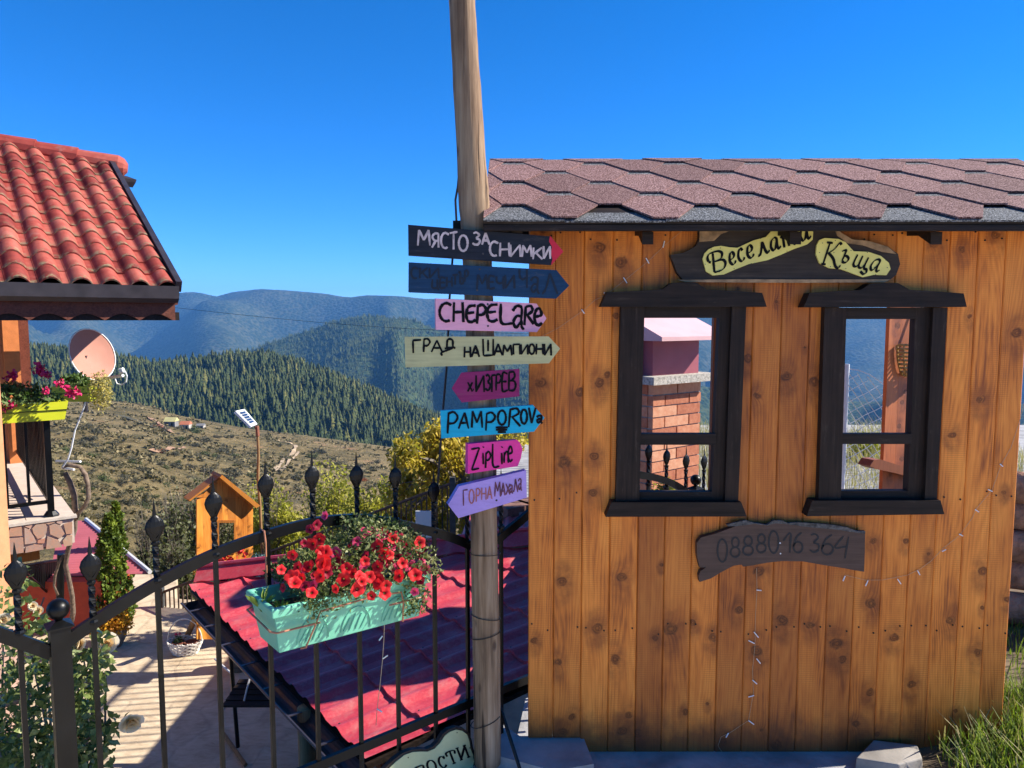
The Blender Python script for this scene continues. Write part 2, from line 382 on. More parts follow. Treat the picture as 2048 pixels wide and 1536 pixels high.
tz = forest_z(tu, ty); th = r.uniform(7.5, 14.5, N) * np.where(r.random(N) < .25, .72, 1)
# who is seen largest: the nearest three hundred clear of the pasture's crest
zc = np.interp(tu, CREST_U, CREST_Z); vis = (tz + th - EYE.z) / ty > (zc - EYE.z) / 252 + .004
cand = np.where(vis & (tu > -.66) & (tu < .03))[0]; near = set(cand[:300].tolist())
cmesh = [npmesh('conifer_tree', v * 1.0, f, M['conifer' if j < 4 else 'conifer_lt']) for j, (v, f) in enumerate(CV + CV[:1])]
shade_words = ['slender', 'broad', 'ragged', 'dense']
for i in sorted(near):
    k = i % 5 if i % 3 == 0 else i % 4; s_ = float(th[i]); a = r.random() * 6.28
    o = put('conifer_tree', cmesh[k], None, Matrix.Translation((float(tu[i] * ty[i]), float(ty[i]), float(tz[i]) - .3)) @ Matrix.Rotation(a, 4, 'Z') @ Matrix.Diagonal((s_ * 1.4, s_ * 1.4, s_, 1)))
    tag(o, '%s dark conifer %s' % ('tall' if s_ > 13 else 'short' if s_ < 9 else 'middling', (lambda q: 'at the wood edge left of the tiny houses' if q < 320 else 'just behind the tiny houses' if q < 430 else 'at the wood edge behind the solar lamp' if q < 560 else 'at the wood edge above the dirt path' if q < 680 else 'at the wood edge between dirt path and yellow tree' if q < 830 else 'at the wood edge behind the arrow signs')(1024 + float(tu[i]) * F_PX)), 'conifer', 'conifers along the front of the wood')
allv = []; allf = []; nb = 0; allm = []
for i in range(N):
    if i in near: continue
    v, f = CV[i % 4]; a = r.random() * 6.28; ca, sa = math.cos(a), math.sin(a); s_ = th[i]
    q = np.empty_like(v); q[:, 0] = (v[:, 0] * ca - v[:, 1] * sa) * s_ * 1.4 + tu[i] * ty[i]; q[:, 1] = (v[:, 0] * sa + v[:, 1] * ca) * s_ * 1.4 + ty[i]; q[:, 2] = v[:, 2] * s_ + tz[i] - .3
    allv.append(q); allf.append(f + nb); nb += len(v); allm.append(np.full(len(f), 1 if (r.random() < .13) else 0, np.int32))
me = npmesh('conifer_wood', np.concatenate(allv), np.concatenate(allf), [M['conifer'], M['conifer_lt']]); me.polygons.foreach_set('material_index', np.concatenate(allm)); o = put('conifer_wood', me); tag(o, 'dense dark conifer wood covering the hill beyond the pasture', kind='stuff')

# mountain ranges
def mat_mountain(name, a, b, c, sc):
    t = NT(name); co = t.coord('World')
    n1 = t.noise(co, .0045 * sc, 5, .6); n2 = t.vor(co, .10 * sc); n3 = t.noise(co, .02 * sc, 4, .7)
    f = t.math('ADD', t.math('ADD', t.math('MULTIPLY', n1, .4), t.math('MULTIPLY', n3, .35)), t.math('MULTIPLY', n2, .35))
    col = t.ramp(f, [(.34, a), (.5, b), (.68, c)])
    cl = t.ramp(t.math('MULTIPLY', t.noise(co, .006 * sc, 3, .6), 1.0), [(.735, 0.0), (.75, 1.0)])
    col = t.mix(t.math('MULTIPLY', cl, .8), col, (.34, .30, .20))
    t.bump(t.math('MULTIPLY', n2, -1), .55, 7)
    return t.fin(col, .95, 0, .05)
M['mtn'] = mat_mountain('wooded mountain', (.008, .020, .009), (.026, .046, .018), (.070, .085, .032), 1.0)
M['mtn_far'] = mat_mountain('far wooded mountain', (.008, .018, .010), (.026, .040, .020), (.075, .080, .045), .7)
def py_slope(py):
    v = (768 - np.asarray(py, float)) / F_PX; return (-_s + v * _c) / (_c + v * _s)
def range_mesh(name, y0, y1, yc, PX, PY, zbase, seed, amp, cells, mat, nu=260, nv=120, gul=9.):
    us = np.linspace(-1.3, 1.3, nu); ys = np.linspace(y0, y1, nv); U, Yg = np.meshgrid(us, ys)
    n1 = smooth_noise((nv, nu), cells, seed); n2 = smooth_noise((nv, nu), (cells[0] * 2, cells[1] * 2 + 3), seed + 1); n3 = smooth_noise((nv, nu), (cells[0] * 5, cells[1] * 5), seed + 2)
    zc = EYE.z + yc * py_slope(np.interp(U, (np.array(PX) - 1024) / F_PX, PY))
    k = np.clip((Yg - y0) / (yc - y0), 0, 1)
    spur = 1 - 2 * np.abs(smooth_noise((nv, nu), (2, cells[1] * 2), seed + 7))      # spurs and gullies running down the slope
    fade = np.clip((1 - k) * 3.2, 0, 1) ** .8 * np.clip(k * 3, 0, 1)
    z = zbase + (zc - zbase) * k ** 1.15 + fade * amp * (n1 * 1.2 + n2 * .7) + (spur - .55) * fade * amp * 1.5 + n3 * gul * np.clip(fade + .12, 0, 1)
    z = np.where(Yg > yc, zc - (Yg - yc) * .3, z)
    z = np.minimum(z, EYE.z + (zc - EYE.z) / yc * Yg + n3 * 5 - 2)
    o = put(name, npmesh(name, np.stack([U * Yg, Yg, z], -1).reshape(-1, 3), gridfaces(nv, nu), mat, True))
    return U, Yg, z, o
_, _, _, o = range_mesh('far_mountain', 1900, 4300, 3900, [-900, 60, 200, 340, 370, 400, 436, 470, 520, 560, 610, 660, 700, 730, 800, 850, 900, 980, 1060, 1300, 1500, 1720, 1900, 2900], [600, 612, 604, 590, 583, 583, 592, 583, 577, 579, 583, 588, 595, 590, 592, 598, 597, 602, 606, 612, 628, 618, 622, 600], -330, 21, 210, (4, 13), M['mtn_far'], gul=22.)
tag(o, 'far blue mountain range along the skyline', kind='structure')
U, Yg, Zm, o = range_mesh('middle_mountain', 950, 2100, 1650, [-900, 100, 330, 400, 470, 520, 570, 620, 660, 700, 740, 780, 830, 880, 960, 1060, 1300, 1700, 2900], [760, 745, 735, 728, 712, 694, 676, 660, 645, 634, 630, 636, 640, 662, 690, 716, 760, 800, 820], -300, 42, 85, (3, 14), M['mtn'], gul=14.)
tag(o, 'green wooded spur in front of the blue range', kind='structure')
# tree tops that roughen the middle spur
r = np.random.default_rng(5); n = 26000; ii = r.integers(20, 85, n); jj = r.integers(60, 135, n)
s = r.uniform(5, 10, n); ang = r.random(n) * 6.28
fu = r.random(n); xx = U[ii, jj] * Yg[ii, jj] + (fu - .5) * 20; yy = Yg[ii, jj] + r.uniform(-5, 5, n); zz = Zm[ii, jj] - 2
vv = []; base_t = np.array([(math.cos(a) * .2, math.sin(a) * .2, 0) for a in (0, 1.26, 2.51, 3.77, 5.03)] + [(0, 0, 1)])
vv = base_t[None] * s[:, None, None] + np.stack([xx, yy, zz], 1)[:, None]
ff = np.array([(k, (k + 1) % 5, 5) for k in range(5)])[None] + (np.arange(n) * 6)[:, None, None]
o = put('distant_wood', npmesh('distant_wood', vv.reshape(-1, 3), ff.reshape(-1, 3), M['conifer'])); tag(o, 'conifers covering the middle mountain spur', kind='stuff')

# the air: one even box of haze
hz = bpy.data.materials.new('haze air'); hz.use_nodes = True; nt = hz.node_tree; nt.nodes.remove(nt.nodes['Principled BSDF'])
pv = nt.nodes.new('ShaderNodeVolumePrincipled'); pv.inputs['Color'].default_value = (.17, .48, 1.0, 1); pv.inputs['Density'].default_value = .00012; pv.inputs['Anisotropy'].default_value = .0
nt.links.new(pv.outputs[0], nt.nodes['Material Output'].inputs['Volume'])
o = MB().box((0, 3000, -120), (19000, 13000, 1000)).build('haze', hz); tag(o, kind='stuff')

# bushes on the pasture
def leaf_cloud(n, rad_, seed, size, flat=.75, clumps=9, hollow=.45):
    """n small leaf faces in a lumpy cloud standing on z=0"""
    r = np.random.default_rng(seed); cen = r.normal(size=(clumps, 3)); cen /= np.linalg.norm(cen, axis=1)[:, None]; cen *= r.uniform(.25, .75, (clumps, 1)); cen[:, 2] = (np.abs(cen[:, 2]) if flat < 1 else r.uniform(.12, .80, clumps)) * flat
    cr = r.uniform(.3, .5, clumps); k = r.integers(0, clumps, n)
    d = r.normal(size=(n, 3)); d /= np.linalg.norm(d, axis=1)[:, None]; p = cen[k] + d * (cr[k] * r.uniform(hollow, 1, n) ** .6)[:, None]
    p[:, 2] = np.abs(p[:, 2]) + .02
    return leaves_at(p * rad_, r, size)
def leaves_at(p, r, size, droop=0.0, asp=.5):
    n = len(p); a = r.normal(size=(n, 3)); a[:, 2] -= droop; a /= np.linalg.norm(a, axis=1)[:, None]
    b = np.cross(a, r.normal(size=(n, 3))); b /= np.linalg.norm(b, axis=1)[:, None] + 1e-9
    s = size * r.uniform(.6, 1.3, n)[:, None]; c = np.cross(a, b) * .15
    v = np.stack([p, p + a * s * .5 + b * s * asp * .5 + c * s, p + a * s, p + a * s * .5 - b * s * asp * .5 + c * s], 1).reshape(-1, 3)
    f = np.arange(n * 4).reshape(n, 4); return v, f
def bush_mesh(name, n, seed, size, mats, tw=14, flat=.75, rad_=1.0, hollow=.45):
    v, f = leaf_cloud(n, rad_, seed, size, flat, hollow=hollow); me = npmesh(name, v, f, mats); return me
def twig_mesh(name, n, seed, mat, h=1.0, spread=.55, thick=.012):
    rr = random.Random(seed); m = MB()
    for k in range(n):
        a = rr.random() * 6.28; rr0 = rr.random() * .12; q = spread * rr.uniform(.1, 1); hh = h * rr.uniform(.55, 1)
        p0 = Vector((math.cos(a) * rr0, math.sin(a) * rr0, 0)); p2 = Vector((math.cos(a) * q, math.sin(a) * q, hh)); p1 = (p0 + p2) / 2 + Vector((rr.uniform(-.08, .08), rr.uniform(-.08, .08), .1)) * h
        m.tube([p0, p1, p2], [thick, thick * .7, thick * .25], 3, False)
        for j in range(3):
            b0 = p1.lerp(p2, rr.uniform(-.3, .9)) if j else p1; b1 = b0 + Vector((rr.uniform(-.25, .25), rr.uniform(-.25, .25), rr.uniform(.05, .35))) * h
            m.tube([b0, b1], [thick * .5, thick * .2], 3, False)
    return m.mesh(name, mat)
M['bush_dark'] = leafmat('grey green bush leaves', [(.3, (.035, .036, .024)), (.5, (.075, .072, .045)), (.7, (.13, .115, .07))], .8, .15, .8)
M['bush_green'] = leafmat('green bush leaves', [(.3, (.03, .045, .015)), (.5, (.075, .095, .03)), (.7, (.15, .16, .05))], .7, .2, .8)
M['bush_rust'] = leafmat('rust red bush leaves', [(.3, (.20, .05, .02)), (.6, (.42, .13, .04))], .7, .25, .8)
M['twig'] = simple('grey twigs', (.20, .165, .125), .85, .35, 6)
BM = [bush_mesh('bush', 420, s, .17, M['bush_dark'], hollow=.1) for s in (1, 2, 3)] + [bush_mesh('bush', 420, 9, .17, M['bush_green'], hollow=.1)]
BR = bush_mesh('bush', 300, 12, .2, M['bush_rust'], hollow=.1)
bl = [(165, 850, 30), (195, 858, 26), (232, 880, 24), (180, 905, 28), (225, 925, 32), (265, 915, 22), (290, 938, 26), (205, 950, 30), (250, 965, 24), (185, 968, 26), (235, 985, 30), (280, 975, 20), (310, 890, 24), (300, 905, 18), (335, 880, 22), (360, 876, 26), (385, 884, 24), (410, 876, 26), (440, 892, 20), (470, 905, 22), (498, 902, 20), (480, 920, 18), (350, 905, 18), (330, 930, 22), (380, 925, 20), (415, 940, 24), (450, 935, 18), (500, 945, 26), (540, 925, 16), (640, 900, 24), (660, 912, 20), (620, 908, 22), (690, 912, 14), (720, 925, 14), (745, 935, 20), (600, 965, 18), (180, 885, 22), (150, 880, 24), (160, 1010, 30), (215, 1000, 30), (195, 1030, 30), (255, 1005, 28), (290, 1000, 24), (330, 965, 24), (172, 940, 24), (270, 940, 18), (305, 955, 16), (345, 950, 16), (430, 910, 16), (395, 905, 16), (460, 955, 18), (520, 905, 14), (560, 940, 14), (700, 950, 16), (765, 945, 18), (575, 912, 16)]
r = np.random.default_rng(21); k = 0
rb = random.Random(77)
for _ in range(185):
    bx_, by_ = rb.uniform(118, 790), rb.uniform(835, 1010)
    if by_ > 905 + (bx_ - 620) * .09 or bx_ < 520: bl.append((bx_, max(by_, 818 + (bx_ - 130) * .15), rb.choice((7, 8, 10, 12, 15, 22, 27))))
for px, py, wpx in bl:
    p = hit_hill(px, py + 8); s_ = wpx * p.y / F_PX * .80
    o = put('bush', BM[k % 4], None, Matrix.Translation(p - Vector((0, 0, .1 * s_))) @ Matrix.Rotation(r.random() * 6.28, 4, 'Z') @ Matrix.Diagonal((s_, s_, s_ * r.uniform(.55, 1.05), 1)) @ Matrix.Rotation(r.random() * .6 - .3, 4, 'X'))
    where = ('by the dirt path' if 530 < px < 620 and py < 950 else 'close under the conifer wood' if py < 850 + (px - 130) * .12 else 'high on the pasture left of the dirt path' if py < 920 and px < 530 else 'right of the dirt path' if px >= 620 else 'low on the pasture beside the balcony' if px < 240 else 'low on the pasture above the playhouse' if px < 470 else 'low on the pasture behind the spear tips')
    tag(o, '%s %s bush %s' % ('small' if wpx < 17 else 'middling' if wpx < 25 else 'large', 'green' if k % 4 == 3 else 'grey-brown', where), 'bush', 'green bushes scattered over the pasture' if k % 4 == 3 else 'grey-brown bushes scattered over the pasture'); k += 1
for px, py, wpx, lb in [(316, 858, 20, 'rust red bush beside the tiny yellow-roofed house on the pasture'), (322, 910, 16, 'rust orange bush by the bare red soil on the pasture'), (728, 962, 13, 'bright orange bush below the third fence spear from the signpost')]:
    p = hit_hill(px, py); s_ = wpx * p.y / F_PX * .6
    tag(put('bush', BR, None, Matrix.Translation(p) @ Matrix.Diagonal((s_, s_, s_ * 1.2, 1))), lb, 'bush')
# rough scrub and tussocks covering the pasture
r = np.random.default_rng(44); n = 15000; sy = 34 * (262 / 34) ** r.random(n); su = r.uniform(-.66, .06, n)
msk = HN[np.clip(sy / 350 * 159 * 3 % 159, 0, 159).astype(int), np.clip((su * sy + 350) / 700 * 159 * 3 % 159, 0, 159).astype(int)]; kp = (msk > -.02) | (r.random(n) < .3); sy, su = sy[kp], su[kp]; n = len(sy)
pt = np.stack([su * sy, sy, hill_z(su, sy)], 1); sz = (r.uniform(.25, .8, n) * np.clip(sy / 110, .5, 1.5))
P4 = np.repeat(pt, 4, 0); S4 = np.repeat(sz, 4); d = r.normal(size=(n * 4, 3)); d[:, 2] = np.abs(d[:, 2]) * .7 + .1; d /= np.linalg.norm(d, axis=1)[:, None]; P4 = P4 + d * S4[:, None] * r.uniform(0, .5, (n * 4, 1))
a = r.normal(size=(n * 4, 3)); a[:, 2] = np.abs(a[:, 2]) * .6; a /= np.linalg.norm(a, axis=1)[:, None]; b = np.cross(a, r.normal(size=(n * 4, 3))); b /= np.linalg.norm(b, axis=1)[:, None]
vv = np.stack([P4 - b * S4[:, None] * .3, P4 + b * S4[:, None] * .3, P4 + a * S4[:, None] * .7 + b * S4[:, None] * .2, P4 + a * S4[:, None] * .7 - b * S4[:, None] * .2], 1).reshape(-1, 3)
M['scrub'] = leafmat('olive brown scrub', [(.34, (.055, .048, .022)), (.48, (.15, .122, .056)), (.62, (.31, .245, .125))], .9, .2, .25)
o = put('scrub', npmesh('scrub', vv, np.arange(n * 16).reshape(-1, 4), M['scrub'])); tag(o, 'rough olive-brown scrub and tussocks over the pasture', kind='stuff')
# dirt tracks draped on the pasture
M['track'] = simple('pale bare earth', (.36, .26, .16), .95, .25, .8, coord='World')
M['redsoil'] = simple('reddish bare earth', (.29, .17, .10), .95, .25, .8, coord='World')
def track(pxs, wid, mat, label):
    m = MB(); P = [hit_hill(*q) for q in pxs]
    Q = []
    for a, b in zip(P[:-1], P[1:]):
        for j in range(6): Q.append(a.lerp(b, j / 6))
    Q.append(P[-1]); vs_ = []
    for i, q in enumerate(Q):
        d = (Q[min(i + 1, len(Q) - 1)] - Q[max(0, i - 1)]); nrm = Vector((d.y, -d.x, 0)).normalized()
        for sgn in (-1, 1):
            e = q + nrm * wid * (.5 + .2 * math.sin(i * .9) + .12 * math.sin(i * 2.3 + sgn)) * sgn; e.z = float(hill_z(np.float64(e.x / e.y), np.float64(e.y))) + .35; vs_.append(e)
    m.add(vs_, [(2 * i, 2 * i + 1, 2 * i + 3, 2 * i + 2) for i in range(len(Q) - 1)])
    tag(m.build('dirt_path', mat), label, kind='structure')
track([(548, 945), (563, 930), (578, 915), (590, 902), (592, 893), (578, 887), (556, 884)], .9, M['track'], 'pale dirt path winding up the pasture')
track([(560, 946), (575, 931), (588, 917), (598, 905)], .6, M['track'], 'thin wheel rut beside the dirt path')
track([(302, 838), (320, 850), (345, 868)], 1.5, M['redsoil'], 'reddish cutting below the tiny houses')
track([(300, 905), (335, 903), (370, 897)], .9, M['redsoil'], 'reddish path across the middle of the pasture')
track([(235, 832), (285, 848), (330, 866)], 1.4, M['bush_dark'], 'dark ditch line below the tiny houses')
# tiny houses at the wood's edge
def far_house(px, py, wpx, hpx, wallc, roofc, label):
    p = hit_hill(px, py); k = p.y / F_PX; w_, h_ = wpx * k, hpx * k; d_ = w_ * .7
    e = empty('far_house', p, label, 'house')
    MB().box(p + Vector((0, 0, h_ * .3)), (w_ * .9, d_, h_ * .7)).build('wall', wallc, e)
    zb = p.z + h_ * .62
    MB().add([(p.x - w_ / 2, p.y - d_ * .6, zb), (p.x + w_ / 2, p.y - d_ * .6, zb), (p.x + w_ / 2, p.y, zb + h_ * .45), (p.x - w_ / 2, p.y, zb + h_ * .45), (p.x + w_ / 2, p.y + d_ * .6, zb), (p.x - w_ / 2, p.y + d_ * .6, zb)], [(0, 1, 2, 3), (3, 2, 4, 5), (0, 3, 5), (1, 4, 2)]).build('roof', roofc, e)
    MB().box(p + Vector((-w_ * .2, -d_ / 2 - .05, h_ * .33)), (w_ * .14, .1, h_ * .28)).build('window', M['black_metal'], e)
    MB().box(p + Vector((w_ * .2, -d_ / 2 - .05, h_ * .22)), (w_ * .14, .1, h_ * .44)).build('door', M['black_metal'], e)
M['yroof'] = simple('pale yellow roof', (.50, .44, .18), .7, .2, .3); M['rroof'] = simple('orange red roof', (.48, .16, .08), .7, .2, .3)
M['pale_wall'] = simple('pale wall', (.42, .38, .32), .8, .2, .3); M['grey_wall'] = simple('grey wall', (.2, .19, .18), .8, .2, .3)
far_house(343, 853, 24, 17, M['grey_wall'], M['yroof'], 'tiny shed with a pale yellow roof at the edge of the wood')
far_house(372, 857, 20, 14, M['pale_wall'], M['rroof'], 'tiny house with an orange tiled roof right of the yellow-roofed shed')
far_house(402, 857, 16, 8, M['pale_wall'], M['grey_wall'], 'tiny grey hut right of the orange-roofed house')
# power line across the valley
a = at_y(340, 614, 60); b = at_y(1060, 668, 60)
o = MB().tube([a.lerp(b, i / 12) - Vector((0, 0, .35 * math.sin(math.pi * i / 12))) for i in range(13)], .018, 4).build('power_line', M['rubber']); tag(o, 'thin power line crossing the valley in front of the blue mountains', 'cable')
# ================================================================== NEAR GROUND
M['concrete'] = simple('trowelled concrete', (.33, .32, .31), .85, .35, 5, .7, coord='World', bsc=22, bd=.01)
M['soil'] = simple('garden soil', (.10, .07, .045), .95, .4, 8, .8)
gp = [(-4.2, -.80), (.02, 2.80), (.06, 3.10), (.22, 3.2), (.22, 6.2), (-.2, 6.25), (-.2, 9.35), (2.2, 11.5), (14, 11.5), (14, -6), (-4.2, -6)]
# pavement as a slab whose back edge is the retaining wall
mb = MB(); mb.prism([(x, y, 0) for x, y in reversed(gp)], (0, 0, -3.2))
o = mb.build('pavement', M['concrete']); tag(o, 'grey concrete ground in front of the hut and fence', kind='structure')
M['bounce_gravel'] = simple('pale dusty gravel', (.72, .60, .45), .95, .15, 6, .8, coord='World', bsc=60, bd=.01)  # for the unseen pale ground added to bounce sunlight onto the planks
o = MB().add([(-2.6, -.05, .004), (-1.0, 1.30, .004), (.3, 2.12, .004), (14, 2.12, .004), (14, -6, .004), (-4.1, -6, .004), (-4.1, -1.2, .004)], [(6, 5, 4, 3, 2, 1, 0)]).build('bounce_ground', M['bounce_gravel'])
if o.data.polygons[0].normal.z < 0: o.data.flip_normals()
tag(o, 'added unseen pale ground that bounces sunlight onto the hut front', kind='structure')
FAC_Y = 2.70
def fac(px, py, dy=0.0): return at_y(px, py, FAC_Y - dy)
o = MB().prism([fac(1178, 1504) + Vector((0, -.16, 0)), fac(1168, 1488), fac(1166, 1478) + Vector((0, .02, 0)), fac(1050, 1474) + Vector((-.02, .02, 0)), fac(985, 1452) + Vector((0, .15, 0)), fac(985, 1530) + Vector((0, -.1, 0)), fac(1100, 1520) + Vector((0, -.2, 0))], (0, 0, -.09)).build('pavement_step', M['concrete'])
for i, v in enumerate(o.data.vertices):
    v.co.z = .052 if i < 7 else -.05
tag(o, 'low concrete step beside the left foot of the hut', kind='structure')

# ================================================================== THE HUT
hut = empty('photo_hut', fac(1530, 1505), 'orange-brown plank hut front with two black window frames and shingle roof', 'hut')
PX = [1056, 1105.5, 1160.5, 1215.3, 1270.2, 1323, 1376.5, 1430.5, 1483.5, 1538, 1592, 1645, 1698, 1750.5, 1802.5, 1852.5, 1906, 1958, 2005.5]
XB = [at_y(p, 1440, FAC_Y).x for p in PX]
Z_TOP = at_y(1200, 430, FAC_Y).z + .06
KN = []
for (ox, oy, sc_, pts) in [(1050, 440, .3645, [(85, 890, 17), (215, 1325, 20), (530, 235, 18), (410, 150, 15), (300, 945, 14), (410, 890, 14), (380, 1295, 13), (450, 850, 9), (370, 1500, 13), (100, 45, 14), (405, 745, 9), (290, 1160, 5), (500, 525, 9), (265, 380, 5), (215, 240, 9)]),
                           (1050, 1080, .2968, [(245, 275, 20), (650, 255, 18), (485, 595, 20), (605, 800, 20), (980, 600, 24), (880, 660, 12), (1270, 660, 17), (1130, 560, 14), (1440, 480, 15), (1575, 210, 20), (1560, 745, 22), (1730, 540, 20), (430, 930, 10), (655, 1290, 20), (700, 1180, 14), (320, 1195, 14), (255, 1300, 19), (215, 825, 17), (65, 680, 13), (1690, 1380, 22), (1330, 1360, 16), (1080, 1155, 12), (1230, 1105, 7), (920, 170, 7), (1595, 1280, 8)]),
                           (1560, 1080, .2968, [(20, 545, 20), (375, 705, 24), (615, 425, 19), (770, 655, 17), (605, 1030, 16), (885, 975, 16), (515, 1235, 15), (1155, 540, 17), (1365, 210, 18), (1335, 760, 18), (1180, 1145, 9), (655, 1305, 9), (1365, 455, 8), (1530, 400, 12), (630, 10, 12), (1000, 90, 8), (850, 10, 11)]),
                           (1300, 430, .2734, [(720, 1050, 18), (1000, 1180, 20), (1200, 1220, 20), (785, 1325, 16), (640, 535, 7), (925, 630, 5), (1130, 965, 5)]),
                           (0, 0, 1, [(2035, 665, 6), (1962, 800, 5), (1868, 488, 5), (1992, 470, 5), (1925, 500, 4), (1905, 870, 4), (1940, 632, 3), (2008, 985, 3)])]:
    for x, y, s_ in pts:
        p = fac(ox + x * sc_, oy + y * sc_); KN.append((p.x - hut.location.x, p.z - hut.location.z, (s_ * sc_ if sc_ < 1 else s_ * 1.0) * FAC_Y / F_PX * 2.7))
def set_knots(o, lst, r):
    for k in range(6):
        o['knot_%d' % k] = [float(q) for q in (lst[k] if k < len(lst) else (50 + k, 50, .01))]
def plank_boxes(mb, x0, x1, z0, z1, yf, th, ch=.0036):
    mb.prism([(x0 + ch, yf, z0), (x1 - ch, yf, z0), (x1, yf + ch, z0), (x1, yf + th, z0), (x0, yf + th, z0), (x0, yf + ch, z0)][::-1], (0, 0, z1 - z0))
def winbox(pl): # opening in the planks: px rectangle
    a = fac(*pl[0]); b = fac(*pl[1]); return min(a.x, b.x), max(a.x, b.x), min(a.z, b.z), max(a.z, b.z)
WIN = [winbox(((1277, 604), (1442, 1003))), winbox(((1680, 607), (1836, 1001)))]
rr = random.Random(3)
for i in range(18):
    x0, x1 = XB[i] + .0006, XB[i + 1] - .0006; zb = at_y(1100, 1475.5, FAC_Y).z if i < 2 else at_y(1500, 1504, FAC_Y).z
    segs = [(x0, x1, zb, Z_TOP)]
    for wx0, wx1, wz0, wz1 in WIN:
        if x1 > wx0 and x0 < wx1:
            segs = []
            segs += [(x0, x1, zb, wz0), (x0, x1, wz1, Z_TOP)]
            if x0 < wx0 - .003: segs.append((x0, wx0, wz0, wz1))
            if x1 > wx1 + .003: segs.append((wx1, x1, wz0, wz1))
    parts = [segs] if len(segs) in (1, 3) else [[segs[0]], [segs[1]]]
    for sg in parts:
        mb = MB(); yy = FAC_Y + rr.uniform(0, .0012)
        for a, b, c, d in sg: plank_boxes(mb, a, b, c, d, yy, .024)
        o = mb.build('plank', M['plank'], hut)
        cx0, cx1 = x0 - hut.location.x, x1 - hut.location.x
        ks = [k for k in KN if cx0 - .008 <= k[0] <= cx1 + .008 and min(q[2] for q in sg) - .1 <= k[1] + hut.location.z <= max(q[3] for q in sg) + .1]
        while len(ks) < 3: ks.append((rr.uniform(cx0, cx1), rr.uniform(.05, 2.0), rr.choice((.005, .009, .022, .028))))
        ks.sort(key=lambda q: -q[2]); set_knots(o, ks, rr)
# nails: two rows of dark heads
mb = MB()
for row in (1258, 990, 472):
    for i in range(18):
        for fx in (.18, .82):
            if row == 990 and 3 < i < 15: continue
            if rr.random() < .3: continue
            p = fac(1100, row + rr.uniform(-11, 11)); x = XB[i] + (XB[i + 1] - XB[i]) * (fx + rr.uniform(-.06, .06))
            mb.lathe((x, FAC_Y + .0004, p.z), [(.0035, 0), (.0035, .002), (.0015, .0024)], 6, (Vector((1, 0, 0)), Vector((0, 0, 1)), Vector((0, -1, 0))))
o = mb.build('nail_heads', M['black_metal'], hut); o['kind'] = 'stuff'
# back rails and studs of the front
mb = MB()
for row in (1258, 480): p = fac(1500, row); mb.box(((XB[0] + XB[-1]) / 2, FAC_Y + .048, p.z), (XB[-1] - XB[0] - .02, .044, .045))
mb.build('back_rail', M['black_wood_x'], hut)

# ---- roof
PITCH_E = at_y(1500, 441, 2.48); RIDGE = at_y(1500, 321, 3.2)
zE, yE, zR, yR = PITCH_E.z, 2.48, RIDGE.z, 3.2
XL, XR = -.096, 2.14
slope = Vector((0, yR - yE, zR - zE)); SL = slope.length; sdir = slope.normalized(); snrm = Vector((0, -sdir.z, sdir.y))
def rf(x, s, h=0.0): return Vector((x, yE, zE)) + sdir * s + snrm * h
mb = MB(); mb.prism([rf(XL, 0, -.022), rf(XR, 0, -.022), rf(XR, SL, -.022), rf(XL, SL, -.022)][::-1], snrm * .020)
b1, b2 = Vector((0, yR, zR)), Vector((0, yR + .42, zR - .27))
bn = Vector((0, .27, .42)).normalized()
mb.prism([Vector((XL, 0, 0)) + b1 - bn * .022, Vector((XR, 0, 0)) + b1 - bn * .022, Vector((XR, 0, 0)) + b2 - bn * .022, Vector((XL, 0, 0)) + b2 - bn * .022][::-1], bn * .02)
roof = mb.build('roof', M['black_wood_x'], hut)
def mat_shingle():
    t = NT('brown granule shingle'); co = t.coord('Object'); uv = t.coord('UV'); sp = t.new('SeparateXYZ'); t.link(uv, sp.inputs[0])
    g = t.noise(co, 190, 2, .75); g2 = t.noise(co, 5, 3)
    a = t.ramp(g, [(.38, (.065, .026, .023)), (.5, (.195, .098, .086)), (.62, (.46, .29, .265))])
    a = t.mix(t.math('MULTIPLY', g2, .25), a, (.16, .085, .075))
    a = t.mix(1.0, a, t.ramp(t.rnd(), [(0, .74), (1, 1.12)]), 'MULTIPLY')
    b = t.ramp(g, [(.38, (.03, .031, .033)), (.5, (.095, .098, .10)), (.64, (.32, .325, .33))])
    band = t.ramp(t.math('ADD', sp.outputs[1], t.math('MULTIPLY', t.math('SUBTRACT', t.noise(co, 45, 2), .5), .10)), [(.86, 0.0), (.93, 1.0)])
    col = t.mix(band, a, b)
    t.bump(g, .7, .006)
    return t.fin(col, .9, 0, .2)
M['shingle'] = mat_shingle()
TABP, EXP, FL = .3345, SL / 5.42, .0415     # pitch, exposure, half bottom flat
def shingle_mesh(cx, s0, hx0, hx1, starter=False):
    """one hexagon tab; uv.y runs from 0 at the butt to .5 at the next course but one"""
    w2 = TABP / 2 - FL
    P = [(-FL, 0, 0), (FL, 0, 0), (w2, EXP, .5), (w2, 2.02 * EXP, 1.0), (-w2, 2.02 * EXP, 1.0), (-w2, EXP, .5)]
    if starter: P = [(-TABP / 2, 0, 1), (TABP / 2, 0, 1), (TABP / 2, EXP, 1), (TABP / 2, EXP * 1.9, 1), (-TABP / 2, EXP * 1.9, 1), (-TABP / 2, EXP, 1)]
    out = []
    for x, s_, v in P: out.append((min(max(cx + x, hx0), hx1), s_ + s0, v))
    return out
